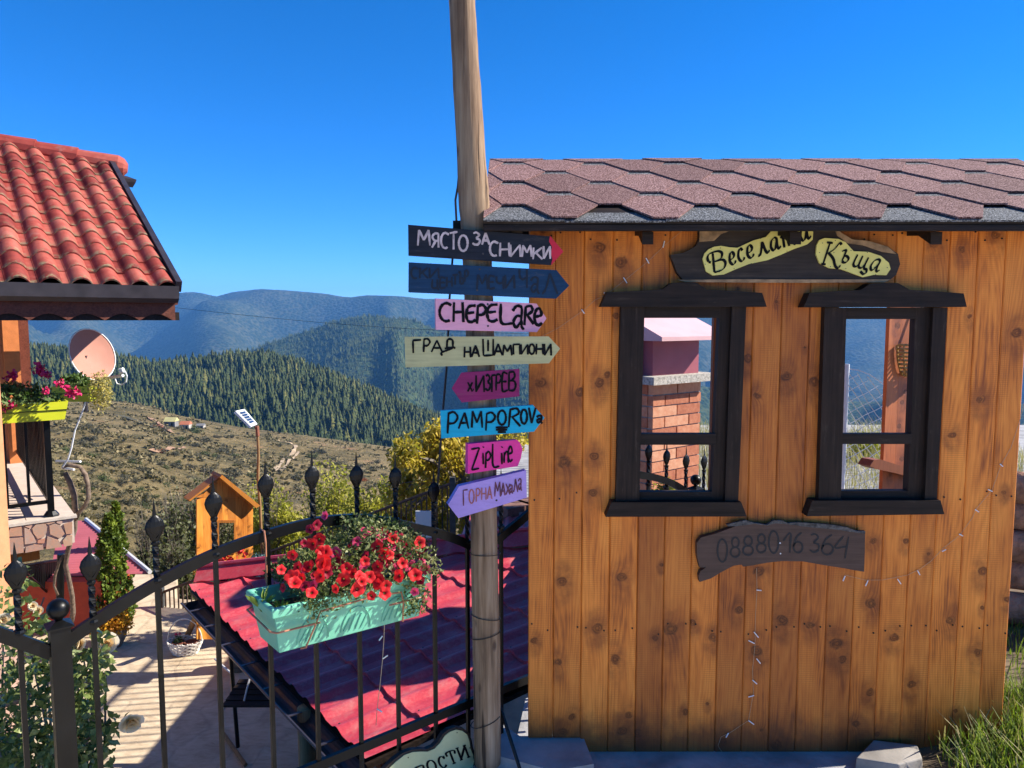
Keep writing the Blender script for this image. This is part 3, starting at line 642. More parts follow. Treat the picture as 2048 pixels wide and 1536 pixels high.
def make_shingle(cx, row, starter=False):
    s0 = (row - 1) * EXP + .004 if not starter else -.004
    q = shingle_mesh(cx, s0, XL + .002, XR - .002, starter)
    smax = SL - .002; q = [(x, min(s_, smax), v) for x, s_, v in q]
    if q[2][0] - q[5][0] < .03 or q[0][1] >= smax: return
    lj = RS.uniform(-.0018, .0018); sj = RS.uniform(-.003, .003)
    h = lambda s_: (.0104 + lj - .0088 * min(1, (s_ - s0) / (2 * EXP))) + (0 if starter else .0015) - (.008 if starter else 0)
    top = [rf(x, s_, h(s_)) for x, s_, v in q]
    # drop coincident corners after clamping
    keep = [i for i in range(6) if (top[i] - top[i - 1]).length > 1e-5]
    if len(keep) < 3: return
    topk = [top[i] for i in keep]; vk = [q[i][2] for i in keep]
    mb = MB(); mb.prism(topk, -snrm * .0060)
    o = mb.build('shingle', M['shingle'], roof)
    uvl = o.data.uv_layers.new(name='uv'); n = len(topk)
    for lp in o.data.loops: uvl.data[lp.index].uv = (0, vk[lp.vertex_index % n] * (1.0 if not starter else 1.0))
RS = random.Random(2)
xa = at_y(1332, 437, 2.48).x      # a bottom-course butt centre
for k in range(-6, 7):
    make_shingle(xa + (k + .5) * TABP, 0, True)
for row in range(1, 7):
    for k in range(-6, 7):
        make_shingle(xa + k * TABP + (TABP / 2 if row % 2 == 0 else 0), row)
# fascia, rafters, brackets, back posts
mb = MB(); mb.box(((XL + XR) / 2, yE + .012, zE - .0235), (XR - XL - .004, .022, .018)); mb.build('fascia', M['black_wood_x'], hut)
for px0, pxn in ((1296, 0), (1592, 1), (1874, 2)):
    x = at_y(px0, 455, 2.54).x; a = .019
    mb = MB(); mb.prism([(x - a, yE + .06, zE - .030), (x - a, yE + .06, zE - .072), (x - a, FAC_Y - .08, zE - .034), (x - a, FAC_Y - .004, zE - .026), (x - a, FAC_Y - .004, zE - .005)], (2 * a, 0, 0)); mb.build('bracket', M['black_wood_x'], hut)
for x in (XL + .05, .0): MB().prism([rf(x, .02, -.024), rf(x, .02, -.07), rf(x, SL, -.07), rf(x, SL, -.024)], (.035, 0, 0)).build('rafter', M['black_wood_x'], hut)
MB().box((-.02, 2.86, zE + .01), (.24, .05, .06)).build('beam', M['black_wood_x'], hut)
MB().box((-.17, 2.62, 1.97), (.07, .03, .042)).build('beam', M['black_wood_x'], hut)
p = at_y(1429.5, 800, 3.45); MB().box((p.x, 3.45, 1.05), (.036, .036, 2.1)).build('post', M['plank_in'], hut)
for X in (.09, 1.85): MB().box((X, 2.76, 1.0), (.05, .06, 1.96)).build('post', M['plank_in'], hut)

# ---- window frames (built from outlines measured on the front, each piece with its own thickness)
def plate(pts, o_, sc_, dy, th, name, mat, parent, bev=0):
    P = [fac(o_[0] + x * sc_, o_[1] + y * sc_, dy) for x, y in pts]
    return MB().prism(P, (0, th, 0)).build(name, mat, parent)
def window(o_, jl, tr, sash, cas, mr, br, head, sill, cen, mull_label=None):
    sc_ = .3125
    w_ = MB().prism([fac(o_[0] + x * sc_, o_[1] + y * sc_, .012) for x, y in br], (0, .034, 0)).build('window_frame', M['black_wood_x'], hut)
    plate(jl, o_, sc_, .030, .05, 'jamb', M['black_wood'], w_)
    plate(tr, o_, sc_, .014, .036, 'top_rail', M['black_wood_x'], w_)
    plate(sash, o_, sc_, .013, .04, 'sash_stile', M['black_wood'], w_)
    plate(cas, o_, sc_, .034, .05, 'jamb', M['black_wood'], w_)
    plate(mr, o_, sc_, .018, .034, 'middle_rail', M['black_wood_x'], w_)
    plate(head, o_, sc_, .058, .056, 'head_board', M['black_wood_x'], w_)
    plate(sill, o_, sc_, .052, .05, 'sill', M['black_wood_x'], w_)
window((1190, 560), [(165, 172), (318, 172), (283, 1420), (133, 1420)], [(319, 172), (799, 172), (797, 243), (316, 243)], [(800, 172), (872, 172), (828, 1420), (746, 1420)], [(876, 172), (968, 172), (917, 1422), (831, 1422)],
       [(296, 985), (776, 985), (773, 1055), (292, 1055)], [(286, 1357), (749, 1357), (746, 1424), (283, 1424)],
       [(35, 171), (75, 77), (300, 68), (430, 60), (462, 40), (490, 19), (570, 14), (650, 16), (685, 40), (715, 60), (900, 70), (1070, 82), (1100, 171)], [(105, 1423), (937, 1423), (972, 1514), (68, 1516)], None)
window((1590, 560), [(190, 176), (330, 176), (294, 1420), (150, 1420)], [(331, 176), (774, 176), (771, 250), (328, 250)], [(775, 176), (880, 176), (826, 1414), (722, 1414)], [(886, 176), (977, 176), (908, 1414), (830, 1414)],
       [(306, 985), (752, 985), (748, 1050), (303, 1050)], [(296, 1350), (726, 1350), (722, 1414), (293, 1414)],
       [(55, 174), (95, 82), (280, 70), (420, 64), (455, 42), (480, 24), (570, 18), (660, 20), (700, 42), (735, 62), (900, 72), (1080, 86), (1100, 172)], [(110, 1413), (932, 1411), (957, 1499), (76, 1512)], None)

# plank screen behind the right window (stands on the ground behind the hut)
SP0 = at_y(1764, 900, 4.60); SU = Vector((.88, .475, 0)); SNN = Vector((.475, -.88, 0)); SP0.z = 0
scr = empty('plank_screen', SP0, 'reddish plank wall panel seen through the right-hand window', 'wall panel')
for k in range(7):
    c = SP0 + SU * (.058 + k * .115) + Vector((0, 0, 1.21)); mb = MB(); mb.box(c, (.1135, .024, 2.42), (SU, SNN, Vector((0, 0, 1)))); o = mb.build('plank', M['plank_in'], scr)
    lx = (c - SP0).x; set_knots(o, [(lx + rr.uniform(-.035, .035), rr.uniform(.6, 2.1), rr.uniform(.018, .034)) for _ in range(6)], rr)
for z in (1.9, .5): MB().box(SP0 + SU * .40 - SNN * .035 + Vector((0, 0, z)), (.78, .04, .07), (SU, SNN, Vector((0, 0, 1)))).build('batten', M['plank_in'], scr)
sa = lambda x, y, off: at_pl(x, y, SP0 + SNN * off, SNN)
MB().prism([sa(1740, 932, .10), sa(1748, 920, .10), sa(1762, 919, .10), sa(1800, 931, .10), sa(1850, 944, .10), sa(1850, 962, .10), sa(1790, 946, .10), sa(1752, 938, .10)], -SNN * .085).build('shelf_arm', M['plank_in'], scr)
# plank divider standing end-on behind the left window
dv = empty('plank_divider', (1.16, 4.25, 0), 'reddish plank divider seen edge-on beside the chimney through the left-hand window', 'wall panel')
DU = Vector((.21, .78, 0)).normalized(); DN = Vector((DU.y, -DU.x, 0))
for k in range(7):
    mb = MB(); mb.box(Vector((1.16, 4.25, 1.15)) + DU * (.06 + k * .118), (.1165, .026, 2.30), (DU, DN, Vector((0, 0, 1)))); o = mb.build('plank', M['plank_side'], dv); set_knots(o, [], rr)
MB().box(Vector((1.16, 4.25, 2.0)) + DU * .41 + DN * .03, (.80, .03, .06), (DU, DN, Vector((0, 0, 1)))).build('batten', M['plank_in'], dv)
# basket hanging on the screen
M['wicker_gold'] = simple('varnished wicker', (.34, .20, .05), .3, .5, 60, .6, 0, .7)
p = sa(1826, 705, .02); bk = empty('wicker_basket', p, 'half-round golden wicker basket hanging on the reddish plank panel', 'basket')
def bsk(j, k):
    a = math.pi * j / 20; r0 = .04 + .115 * math.sqrt(max(0, 1 - ((k - 8) / 9) ** 2))
    return p + SU * (-(r0 + .01) * math.cos(a)) + SNN * (r0 * .8 * math.sin(a) + .004) + Vector((0, 0, -.14 + k * .024))
mb = MB()
for k in range(9): mb.tube([bsk(j, k) + SNN * .005 * math.cos(j * 3.14 + k * 3.14) for j in range(21)], .0085, 5)
for j in range(0, 21, 2): mb.tube([bsk(j, k) for k in range(9)], .007, 4)
mb.build('bowl', M['wicker_gold'], bk)
MB().tube([p + Vector((0, 0, .05)) + SNN * .03, p + Vector((.02, 0, .16)) + SNN * .04, p + SU * .04 + Vector((0, 0, .34)) + SNN * .01], .008, 5).build('hanging_loop', M['rubber'], bk)

# ================================================================== writing: broad strokes laid on a surface
def arc(cx, cy, rx, ry, a0, a1, n=12): return [(cx + rx * math.cos(rad(a0 + (a1 - a0) * i / n)), cy + ry * math.sin(rad(a0 + (a1 - a0) * i / n))) for i in range(n + 1)]
G = {'М': [[(0, 0), (.1, 1)], [(.1, 1), (.5, .35)], [(.5, .35), (.88, 1)], [(.88, 1), (1, 0)]],
     'Я': [[(.9, 0), (.88, 1)], [(.88, 1), (.4, .98), (.12, .75), (.4, .5), (.88, .48)], [(.55, .48), (.05, 0)]],
     'С': [[(1, .9)] + arc(.55, .5, .52, .5, 60, 300)], 'Т': [[(.5, .95), (.5, 0)], [(0, .93), (1, 1)]], 'О': [arc(.5, .5, .45, .5, 90, 455, 18)],
     'З': [[(.1, .92), (.5, 1), (.85, .78), (.45, .53)], [(.45, .53), (.95, .35), (.75, .05), (.35, 0), (0, .12)]],
     'А': [[(0, 0), (.5, 1)], [(.5, 1), (1, 0)], [(.18, .35), (.82, .35)]], 'Н': [[(.05, 1), (0, 0)], [(.95, 1), (1, 0)], [(.03, .5), (.97, .52)]],
     'И': [[(0, 1), (.02, 0)], [(.02, .02), (.95, .98)], [(.95, 1), (1, 0)]], 'К': [[(.05, 1), (0, 0)], [(.95, 1), (.1, .45)], [(.3, .55), (1, 0)]],
     'Ц': [[(0, 1), (0, .15), (.85, .15)], [(.78, 1), (.78, .15)], [(.85, .15), (.95, -.1)]], 'Е': [[(.95, .98), (.05, 1), (0, 0), (1, .02)], [(.03, .52), (.8, .53)]],
     'Ъ': [[(0, .95), (.35, 1), (.35, 0)], [(.35, .5), (.8, .48), (.95, .25), (.8, .02), (.35, 0)]], 'Р': [[(.05, 1), (0, 0)], [(.05, .98), (.6, 1), (.95, .78), (.6, .5), (.05, .48)]],
     'Ч': [[(0, 1), (.05, .6), (.4, .45), (.95, .55)], [(.95, 1), (.97, 0)]], 'Л': [[(0, 0), (.25, .3), (.5, 1)], [(.5, 1), (1, 0)]],
     'C': [[(.98, .88)] + arc(.58, .5, .56, .5, 55, 300)], 'H': [[(.05, 1), (0, .02)], [(.9, 1), (1, 0)], [(.03, .5), (.95, .52)]],
     'E': [[(1, .98), (.35, .92), (.05, .55), (.2, .1), (.6, .02), (1, .14)], [(.1, .52), (.85, .58)]], 'P': [[(.1, .98), (0, 0)], [(.05, .92), (.6, 1), (.98, .76), (.65, .5), (.05, .46)]],
     'L': [[(.05, 1), (.1, .05), (1, .02)]], 'a': [[(.0, .78), (.35, 1), (.8, .92), (.75, .35)], [(.78, .55), (.35, .55), (.08, .3), (.3, .05), (.72, .3)], [(.75, .4), (.8, .1), (1, -.05)]],
     'R': [[(.15, .98), (0, 0)], [(.12, .96), (.7, 1), (.85, .75), (.25, .52)], [(.3, .54), (1, .05)]], 'e': [[(.1, .5), (.85, .62), (.7, .96), (.35, .98), (.05, .6), (.15, .15), (.55, 0), (.95, .15)]],
     'Г': [[(.05, 0), (0, .96)], [(0, .96), (1, 1)]], 'Д': [[(.2, .3), (.3, 1), (.75, .98), (.8, .45)], [(0, .32), (.85, .42), (1, .3)], [(.95, .45), (.3, .2), (-.3, 0), (-.25, -.25)]],
     'Ш': [[(.0, 1), (.05, .05)], [(.05, .04), (1, .08)], [(.5, .95), (.5, .3)], [(1, 1), (1, .05)]], 'П': [[(.05, 0), (0, 1)], [(0, .97), (1, 1)], [(1, 1), (1, 0)]],
     'х': [[(0, 1), (1, 0)], [(1, 1), (0, 0)]], '.': [[(.2, .5), (.8, .5)]], 'В': [[(.05, 1), (0, 0)], [(.05, .98), (.7, 1), (.85, .75), (.4, .53)], [(.1, .53), (.8, .5), (1, .25), (.7, .02), (0, 0)]],
     'A': [[(0, 0), (.6, 1)], [(.6, 1), (1, 0)], [(.2, .35), (.85, .36)]], 'M': [[(.05, 0), (.12, 1)], [(.12, 1), (.52, .3)], [(.52, .3), (.9, 1)], [(.9, 1), (1, 0)]],
     'O': [arc(.5, .5, .45, .5, 100, 465, 18)], 'V': [[(0, 1), (.4, 0)], [(.4, 0), (1, 1)]], 'Z': [[(0, .93), (.95, 1)], [(.95, 1), (.05, .03)], [(.05, .03), (.9, .1)]],
     'i': [[(.4, .65), (.5, 0)], [(.4, .95), (.6, 1)]], 'p': [[(.1, .9), (.0, -.05)], [(.05, .85), (.6, 1), (.95, .72), (.5, .45), (.05, .5)]], 'n': [[(.05, .95), (0, 0)], [(.02, .6), (.5, 1), (.9, .85), (1, 0)]],
     '1': [[(0, .6), (.9, 1), (.8, 0)]], '0': [arc(.5, .5, .45, .5, 80, 445, 18)], '8': [arc(.52, .74, .36, .25, -80, 285, 14), arc(.5, .25, .46, .25, 90, 455, 16)],
     '6': [[(.85, 1), (.35, .75), (.06, .3)] + arc(.5, .27, .44, .27, 170, 530, 16)], '3': [[(.1, .95), (.6, 1), (.9, .8), (.4, .52)], [(.4, .52), (.95, .4), (.9, .1), (.4, 0), (0, .12)]], '4': [[(.6, 1), (0, .48), (.9, .55)], [(.95, .98), (.7, 0)]],
     # italic serif alphabet for the carved name
     'В_': [[(.36, .97), (.12, .02)], [(-.02, .62), (.0, .85), (.2, 1), (.65, 1), (.86, .85), (.72, .6), (.32, .53)], [(.32, .53), (.78, .5), (.88, .28), (.66, .04), (.3, .0), (.1, .02)], [(-.02, .62), (.1, .55)]],
     'е_': [[(.08, .42), (.6, .5), (.88, .75), (.72, .98), (.4, .9), (.1, .5), (.08, .2), (.3, .01), (.62, .06), (.88, .25)]],
     'с_': [[(.86, .8), (.7, .99), (.4, .9), (.08, .5), (.08, .18), (.3, .01), (.6, .06), (.86, .25)]],
     'л_': [[(.0, .06), (.15, .02), (.42, .5), (.62, .98)], [(.62, .98), (.66, .3), (.78, .02), (1, .2)]],
     'а_': [[(.82, .92), (.6, 1), (.25, .8), (.04, .35), (.16, .02), (.42, .16), (.78, .75)], [(.84, .98), (.66, .25), (.76, .02), (1, .2)]],
     'т_': [[(.0, .8), (.12, .98), (.16, .8), (.04, .02)], [(.1, .55), (.32, .96), (.46, .9), (.4, .02)], [(.46, .55), (.7, .97), (.86, .9), (.78, .25), (.84, .02), (1, .2)]],
     'К_': [[(.36, .97), (.12, .02)], [(.02, .02), (.26, .03)], [(.2, .97), (.5, .97)], [(.95, .93), (.84, 1), (.62, .72), (.3, .5)], [(.34, .52), (.6, .3), (.74, .0), (.9, -.08), (1, .06)]],
     'ъ_': [[(.0, .85), (.2, .98), (.42, .98), (.26, .1)], [(.3, .5), (.6, .58), (.88, .42), (.78, .12), (.5, .0), (.26, .08)]],
     'щ_': [[(.14, .98), (.03, .3), (.1, .06), (.28, .1), (.42, .4)], [(.5, .98), (.4, .3), (.46, .06), (.64, .1), (.78, .4)], [(.9, .98), (.78, .25), (.84, .05), (.96, .06), (1, -.2), (.82, -.34), (.6, -.2)]],
     # wood-type serif capitals for the guitar board
     'Г_': [[(.25, 0), (.25, 1)], [(.08, 0), (.45, 0)], [(.08, 1), (.92, 1), (.95, .72)]], 'О_': [arc(.5, .5, .42, .48, 90, 455, 18)], 'С_': [[(.88, .7), (.86, .96)], arc(.52, .5, .42, .48, 40, 320, 16)],
     'Т_': [[(.5, 1), (.5, 0)], [(.3, 0), (.7, 0)], [(.04, .7), (.06, 1), (.94, 1), (.96, .7)]], 'И_': [[(.15, 1), (.15, 0)], [(0, 1), (.3, 1)], [(0, 0), (.3, 0)], [(.15, .05), (.85, .95)], [(.85, 1), (.85, 0)], [(.7, 1), (1, 1)], [(.7, 0), (1, 0)]]}
def smooth_path(pts, n=5):
    if len(pts) == 2: return [tuple(np.array(pts[0]) * (1 - k / 3) + np.array(pts[1]) * k / 3) for k in range(4)]
    P = [np.array(p, float) for p in pts]; P = [2 * P[0] - P[1]] + P + [2 * P[-1] - P[-2]]; out = []
    for i in range(1, len(P) - 2):
        for k in range(n):
            t = k / n; a, b, c, d = P[i - 1:i + 3]
            out.append(.5 * ((2 * b) + (-a + c) * t + (2 * a - 5 * b + 4 * c - d) * t * t + (-a + 3 * b - 3 * c + d) * t ** 3))
    out.append(P[-2]); return out
RW = random.Random(17)
def strokes(mb, ch, box, wid, to3d, nrm, nib=None, shear=0.0, rot=0.0, rough=.12, lift=.0012):
    """ribbons of paint: box in photograph pixels (x0,y0,x1,y1); nib (angle, thinnest share) gives pen contrast"""
    x0, y0, x1, y1 = box; w_, h_ = x1 - x0, y1 - y0; cx, cy = (x0 + x1) / 2, (y0 + y1) / 2; cr, sr = math.cos(rot), math.sin(rot)
    for si, st in enumerate(G[ch]):
        pts = smooth_path(st); q = []
        for u, v in pts:
            X = x0 + u * w_ + (v - .5) * shear * h_; Y = y1 - v * h_
            dx, dy = X - cx, Y - cy; q.append(np.array([cx + dx * cr - dy * sr, cy + dx * sr + dy * cr]))
        n = len(q); L = []; R = []
        for i in range(n):
            d = q[min(i + 1, n - 1)] - q[max(i - 1, 0)]; d = d / (np.linalg.norm(d) + 1e-9); no = np.array([-d[1], d[0]])
            ww = wid * (1 + RW.uniform(-rough, rough))
            if nib: ww = wid * (nib[1] + (1 - nib[1]) * abs(math.sin(math.atan2(d[1], d[0]) - nib[0])))
            if i in (0, n - 1): ww *= .8
            L.append(q[i] + no * ww / 2); R.append(q[i] - no * ww / 2)
        vs_ = [to3d(*p) + nrm * (lift + .0002 * si) for pr in zip(L, R) for p in pr]
        mb.add(vs_, [(2 * i, 2 * i + 1, 2 * i + 3, 2 * i + 2) for i in range(n - 1)])

M['paint_black'] = simple('black brushed paint', (.005, .005, .006), .6, .4, 60, spec=.12)
M['paint_pale'] = simple('pale pink brushed paint', (.56, .44, .41), .7, .35, 45)
M['ink_soft'] = simple('dark ink on wood', (.004, .007, .012), .55, .3, 60)
M['ink_brown'] = simple('brown marker', (.13, .03, .055), .6, .5, 40)
# ---- the name board
M['board_dark'] = mat_stained('nearly black oiled board', (.040, .030, .024), .5, 'x', .55)
M['plaque'] = simple('pale yellow paint', (.74, .66, .19), .55, .12, 14)
def fpoly(o_, sc_, pts, dy): return [fac(o_[0] + x * sc_, o_[1] + y * sc_, dy) for x, y in pts]
NB = empty('name_board', fac(1570, 500, .03), 'dark wavy wooden board with two pale yellow name plaques above the windows', 'sign')
o5, s5 = (1300, 430), .2734
MB().prism(fpoly(o5, s5, [(150, 292), (250, 275), (335, 228), (362, 170), (362, 30), (1340, 30), (1362, 80), (1400, 130), (1480, 178), (1600, 190), (1740, 230), (1815, 285), (1830, 360), (1800, 440), (1740, 486), (1100, 478), (250, 482), (198, 420)], .032), (0, .031, 0)).build('board', M['board_dark'], NB)
MB().prism(fpoly(o5, s5, [(200, 474), (700, 470), (1140, 472), (1760, 470), (1720, 492), (1140, 496), (700, 494), (260, 490)], .040), (0, .007, 0)).build('edge_strip', M['bare_edge'], NB)
MB().prism(fpoly(o5, s5, [(363, 30), (900, 30), (800, 70), (640, 95), (520, 140), (470, 188), (362, 196)], .0355), (0, .003, 0)).build('bare_patch', M['bare_edge'], NB)
MB().prism(fpoly(o5, s5, [(1335, 60), (1400, 130), (1480, 178), (1600, 190), (1740, 232), (1805, 285), (1700, 270), (1560, 222), (1440, 205), (1370, 150)], .0352), (0, .003, 0)).build('bare_patch', M['bare_edge'], NB)
p1 = MB().prism(fpoly(o5, s5, [(385, 320), (400, 280), (430, 250), (470, 232), (520, 225), (580, 236), (640, 240), (700, 212), (760, 185), (850, 160), (890, 115), (940, 95), (1000, 80), (1060, 58), (1110, 40), (1160, 42), (1185, 70), (1195, 110), (1190, 180), (1150, 215), (1050, 250), (960, 290), (860, 330), (720, 360), (620, 400), (540, 435), (460, 442), (410, 412)], .040), (0, .008, 0)).build('plaque', M['plaque'], NB)
p2 = MB().prism(fpoly(o5, s5, [(1214, 285), (1220, 220), (1240, 182), (1280, 168), (1380, 175), (1430, 198), (1490, 265), (1600, 270), (1690, 300), (1748, 350), (1760, 395), (1730, 440), (1640, 437), (1560, 455), (1490, 430), (1400, 396), (1310, 388), (1240, 350)], .040), (0, .008, 0)).build('plaque', M['plaque'], NB)
def fto(dy): return lambda x, y: fac(x, y, dy)
def letters(o_, sc_, items, wid, to3d, nrm, name, mat, parent, **kw):
    for it in items:
        mb = MB(); ch, x0, y0, x1, y1 = it[:5]; k2 = dict(kw)
        if len(it) > 5: k2['rot'] = it[5]
        strokes(mb, ch, (o_[0] + x0 * sc_, o_[1] + y0 * sc_, o_[0] + x1 * sc_, o_[1] + y1 * sc_), wid, to3d, nrm, **k2)
        mb.build('letter' if not ch[0].isdigit() else 'digit', mat, parent)
FN_ = Vector((0, -1, 0)); r1 = rad(-18); r2 = rad(15)
letters(o5, s5, [('В_', 432, 268, 560, 410, r1), ('е_', 575, 272, 628, 362, r1), ('с_', 640, 246, 692, 338, r1), ('е_', 704, 222, 760, 314, r1), ('л_', 776, 196, 868, 290, r1), ('а_', 876, 168, 950, 256, r1), ('т_', 962, 136, 1066, 228, r1), ('а_', 1092, 92, 1170, 184, r1)], 6.2, fto(.0405), FN_, 'lettering', M['paint_black'], p1, nib=(rad(-40), .22), rough=0)
letters(o5, s5, [('К_', 1256, 200, 1400, 370, r2 * .4), ('ъ_', 1395, 262, 1462, 350, r2), ('щ_', 1490, 296, 1598, 392, r2), ('а_', 1615, 322, 1688, 412, r2)], 6.2, fto(.0405), FN_, 'lettering', M['paint_black'], p2, nib=(rad(-40), .22), rough=0)
mb = MB()
for x, y in [(404, 360), (448, 250), (515, 241), (470, 345), (520, 300), (508, 415), (615, 392), (675, 215), (740, 355), (808, 172), (905, 185), (970, 103), (1002, 265), (1130, 60), (1175, 100), (1172, 160), (600, 290), (738, 240)]: mb.lathe(fac(o5[0] + x * s5, o5[1] + y * s5, .040), [(.0016, 0), (.0016, .0012)], 6, (Vector((1, 0, 0)), Vector((0, 0, 1)), Vector((0, -1, 0))))
mb.build('pin_heads', M['dark_metal'], p1)['kind'] = 'stuff'
mb = MB()
for x, y in [(1240, 275), (1262, 205), (1355, 187), (1345, 275), (1320, 378), (1432, 392), (1470, 260), (1590, 275), (1555, 440), (1650, 437), (1725, 330), (1735, 385), (1640, 385), (1500, 325)]: mb.lathe(fac(o5[0] + x * s5, o5[1] + y * s5, .040), [(.0016, 0), (.0016, .0012)], 6, (Vector((1, 0, 0)), Vector((0, 0, 1)), Vector((0, -1, 0))))
mb.build('pin_heads', M['dark_metal'], p2)['kind'] = 'stuff'
# ---- the telephone board
M['board_phone'] = mat_stained('dark brown waxed board', (.085, .052, .040), .35, 'x', .5)
PB = empty('number_board', fac(1560, 1090, .03), 'dark brown curved board with a hand-written telephone number below the windows', 'sign')
o8, s8 = (1360, 1020), .2051
MB().prism(fpoly(o8, s8, [(165, 320), (205, 268), (330, 236), (480, 182), (560, 152), (640, 140), (720, 130), (850, 148), (930, 125), (1000, 128), (1150, 150), (1300, 168), (1500, 184), (1680, 214), (1805, 228), (1803, 400), (1795, 602), (1700, 588), (1600, 568), (1440, 544), (1200, 502), (1000, 498), (850, 514), (700, 542), (615, 552), (600, 532), (520, 545), (400, 608), (300, 668), (190, 702), (183, 640), (200, 595), (255, 560), (192, 560), (165, 440)], .026), (0, .0255, 0)).build('board', M['board_phone'], PB)
M['bark_strip'] = simple('torn grey bark', (.09, .085, .08), .9, .7, 60, .8)
MB().prism(fpoly(o8, s8, [(450, 140), (560, 118), (640, 100), (720, 126), (850, 146), (910, 102), (1000, 104), (1050, 128), (1150, 122), (1350, 132), (1500, 146), (1640, 172), (1720, 205), (1806, 206), (1806, 232), (1680, 216), (1500, 188), (1300, 172), (1150, 154), (1000, 134), (930, 131), (850, 152), (720, 136), (560, 158), (470, 160)], .030), (0, .012, 0)).build('bark_edge', M['bark_strip'], PB)
letters(o8, s8, [('0', 360, 285, 465, 505), ('8', 490, 265, 585, 460), ('8', 610, 255, 715, 440), ('8', 745, 235, 840, 415), ('0', 860, 205, 965, 420), ('1', 1005, 225, 1085, 415), ('6', 1100, 220, 1200, 415), ('3', 1265, 235, 1355, 410), ('6', 1375, 240, 1500, 435), ('4', 1510, 255, 1650, 470)], 3.6, fto(.0265), FN_, 'lettering', M['ink_soft'], PB, rough=.2)
mb = MB()
for x, y in [(975, 322), (980, 425)]: mb.lathe(fac(o8[0] + x * s8, o8[1] + y * s8, .0262), [(.0028, 0), (.0028, .001), (.001, .0014)], 8, (Vector((1, 0, 0)), Vector((0, 0, 1)), Vector((0, -1, 0))))
mb.build('screw', M['white'], PB)

# ---- string lights pinned on the planks
M['clear_wire'] = simple('clear plastic wire', (.40, .30, .19), .35, .1, 30)
M['lamp_white'] = simple('milky plastic lamp', (.78, .76, .72), .35, .05, 30)
def string_lights(pxs, lamps, label, dy=.006):
    P = [fac(x, y, dy) for x, y in pxs]; e = empty('string_lights', P[0], label, 'string lights')
    MB().tube([Vector(q) for q in P], .0007, 4).build('wire', M['clear_wire'], e)
    for i, (x, y, dx, dy_) in enumerate(lamps):
        a = fac(x, y, dy); b = fac(x + dx, y + dy_, dy + .004)
        MB().tube([a, b], .0022, 5).build('lamp', M['lamp_white'], e)
string_lights([(1085, 672), (1118, 655), (1165, 622), (1190, 600), (1212, 590), (1250, 560), (1297, 522), (1328, 492), (1372, 455), (1385, 446)],
              [(1163, 619, 6, 8), (1208, 585, 8, 11), (1247, 555, 7, 11), (1292, 516, 6, 11), (1329, 482, -3, 13), (1368, 446, 6, 8)], 'string of small white lamps rising from the signs to the eaves', .0035)
string_lights([(1690, 1150), (1730, 1160), (1765, 1160), (1815, 1150), (1840, 1138), (1862, 1122), (1888, 1095), (1920, 1070), (1945, 1035), (1952, 1018), (1984, 980), (2002, 930), (2022, 895), (2040, 840), (2050, 800)],
              [(1690, 1152, -4, 10), (1736, 1161, -5, 11), (1795, 1158, 7, 10), (1835, 1141, 5, 9), (1884, 1103, 8, -4), (1918, 1068, 8, 4), (1950, 1019, 8, 5), (1976, 979, 9, 4), (2000, 928, 6, 5)], 'string of small white lamps curving up the right end of the hut', .0035)
string_lights([(1513, 1136), (1514, 1180), (1511, 1230), (1510, 1290), (1505, 1340), (1507, 1385), (1497, 1441), (1462, 1464), (1442, 1474), (1436, 1492), (1452, 1516)],
              [(1513, 1180, 10, 1), (1508, 1264, 9, 11), (1497, 1281, 12, 6), (1513, 1317, 8, 10), (1505, 1360, 9, 8), (1508, 1391, -11, 3), (1497, 1441, 11, 8), (1457, 1466, -5, 9)], 'string of small white lamps hanging from the number board to the ground', .0035)
# ================================================================== SIGNPOST
def mat_pole():
    t = NT('weathered pole wood'); co = t.coord('Object'); v = t.vmath('MULTIPLY', co, (1, 1, .05)); sp = t.new('SeparateXYZ'); t.link(co, sp.inputs[0])
    g = t.noise(v, 55, 5, .65); b = t.noise(t.vmath('MULTIPLY', co, (1, 1, .3)), 9, 3); cr = t.ramp(t.noise(v, 26, 3, .5), [(.35, 1.0), (.405, 0.0)])
    f = t.math('ADD', t.math('MULTIPLY', g, .6), t.math('MULTIPLY', b, .45))
    lo = t.ramp(f, [(.33, (.065, .040, .024)), (.5, (.25, .165, .095)), (.68, (.42, .31, .20))])
    hi = t.ramp(f, [(.34, (.06, .032, .019)), (.5, (.21, .128, .072)), (.66, (.36, .245, .145))])
    k = t.ramp(t.math('ADD', sp.outputs[2], t.math('MULTIPLY', b, .3)), [(1.5 / 4 + .02, 0.0), (1.85 / 4 + .03, 1.0)])
    t.n[k.node.name].color_ramp.elements[0].position = .0
    mz = t.math('SMOOTH_MIN', 1.0, t.math('MAXIMUM', 0.0, t.math('MULTIPLY', t.math('SUBTRACT', sp.outputs[2], 1.62), 2.2)), .1)
    c = t.mix(mz, lo, hi); c = t.mix(t.math('MULTIPLY', cr, .85), c, (.018, .012, .009))
    kn = t.ramp(t.vor(t.vmath('MULTIPLY', co, (1, 1, .45)), 11), [(.05, 1.0), (.13, 0.0)])
    c = t.mix(t.math('MULTIPLY', kn, .75), c, (.05, .028, .018))
    t.bump(t.math('SUBTRACT', f, t.math('ADD', t.math('MULTIPLY', cr, .9), kn)), .7, .006)
    return t.fin(c, .8, 0, .25)
M['pole'] = mat_pole()
POLE_Y = 2.585
pp = [(975, 1526, 27.5), (974, 1440, 28), (972, 1300, 28), (969, 1180, 27.5), (967, 1060, 27), (965, 900, 27), (964, 800, 27), (961, 700, 27), (958, 600, 27.5), (955, 520, 28), (951, 450, 28), (948.5, 405, 29), (947, 380, 29), (944, 330, 27), (940, 260, 26.5), (936, 200, 26.5), (931, 120, 25.5), (927, 50, 25), (924, 0, 24.5), (915, -140, 24), (905, -300, 23.5)]
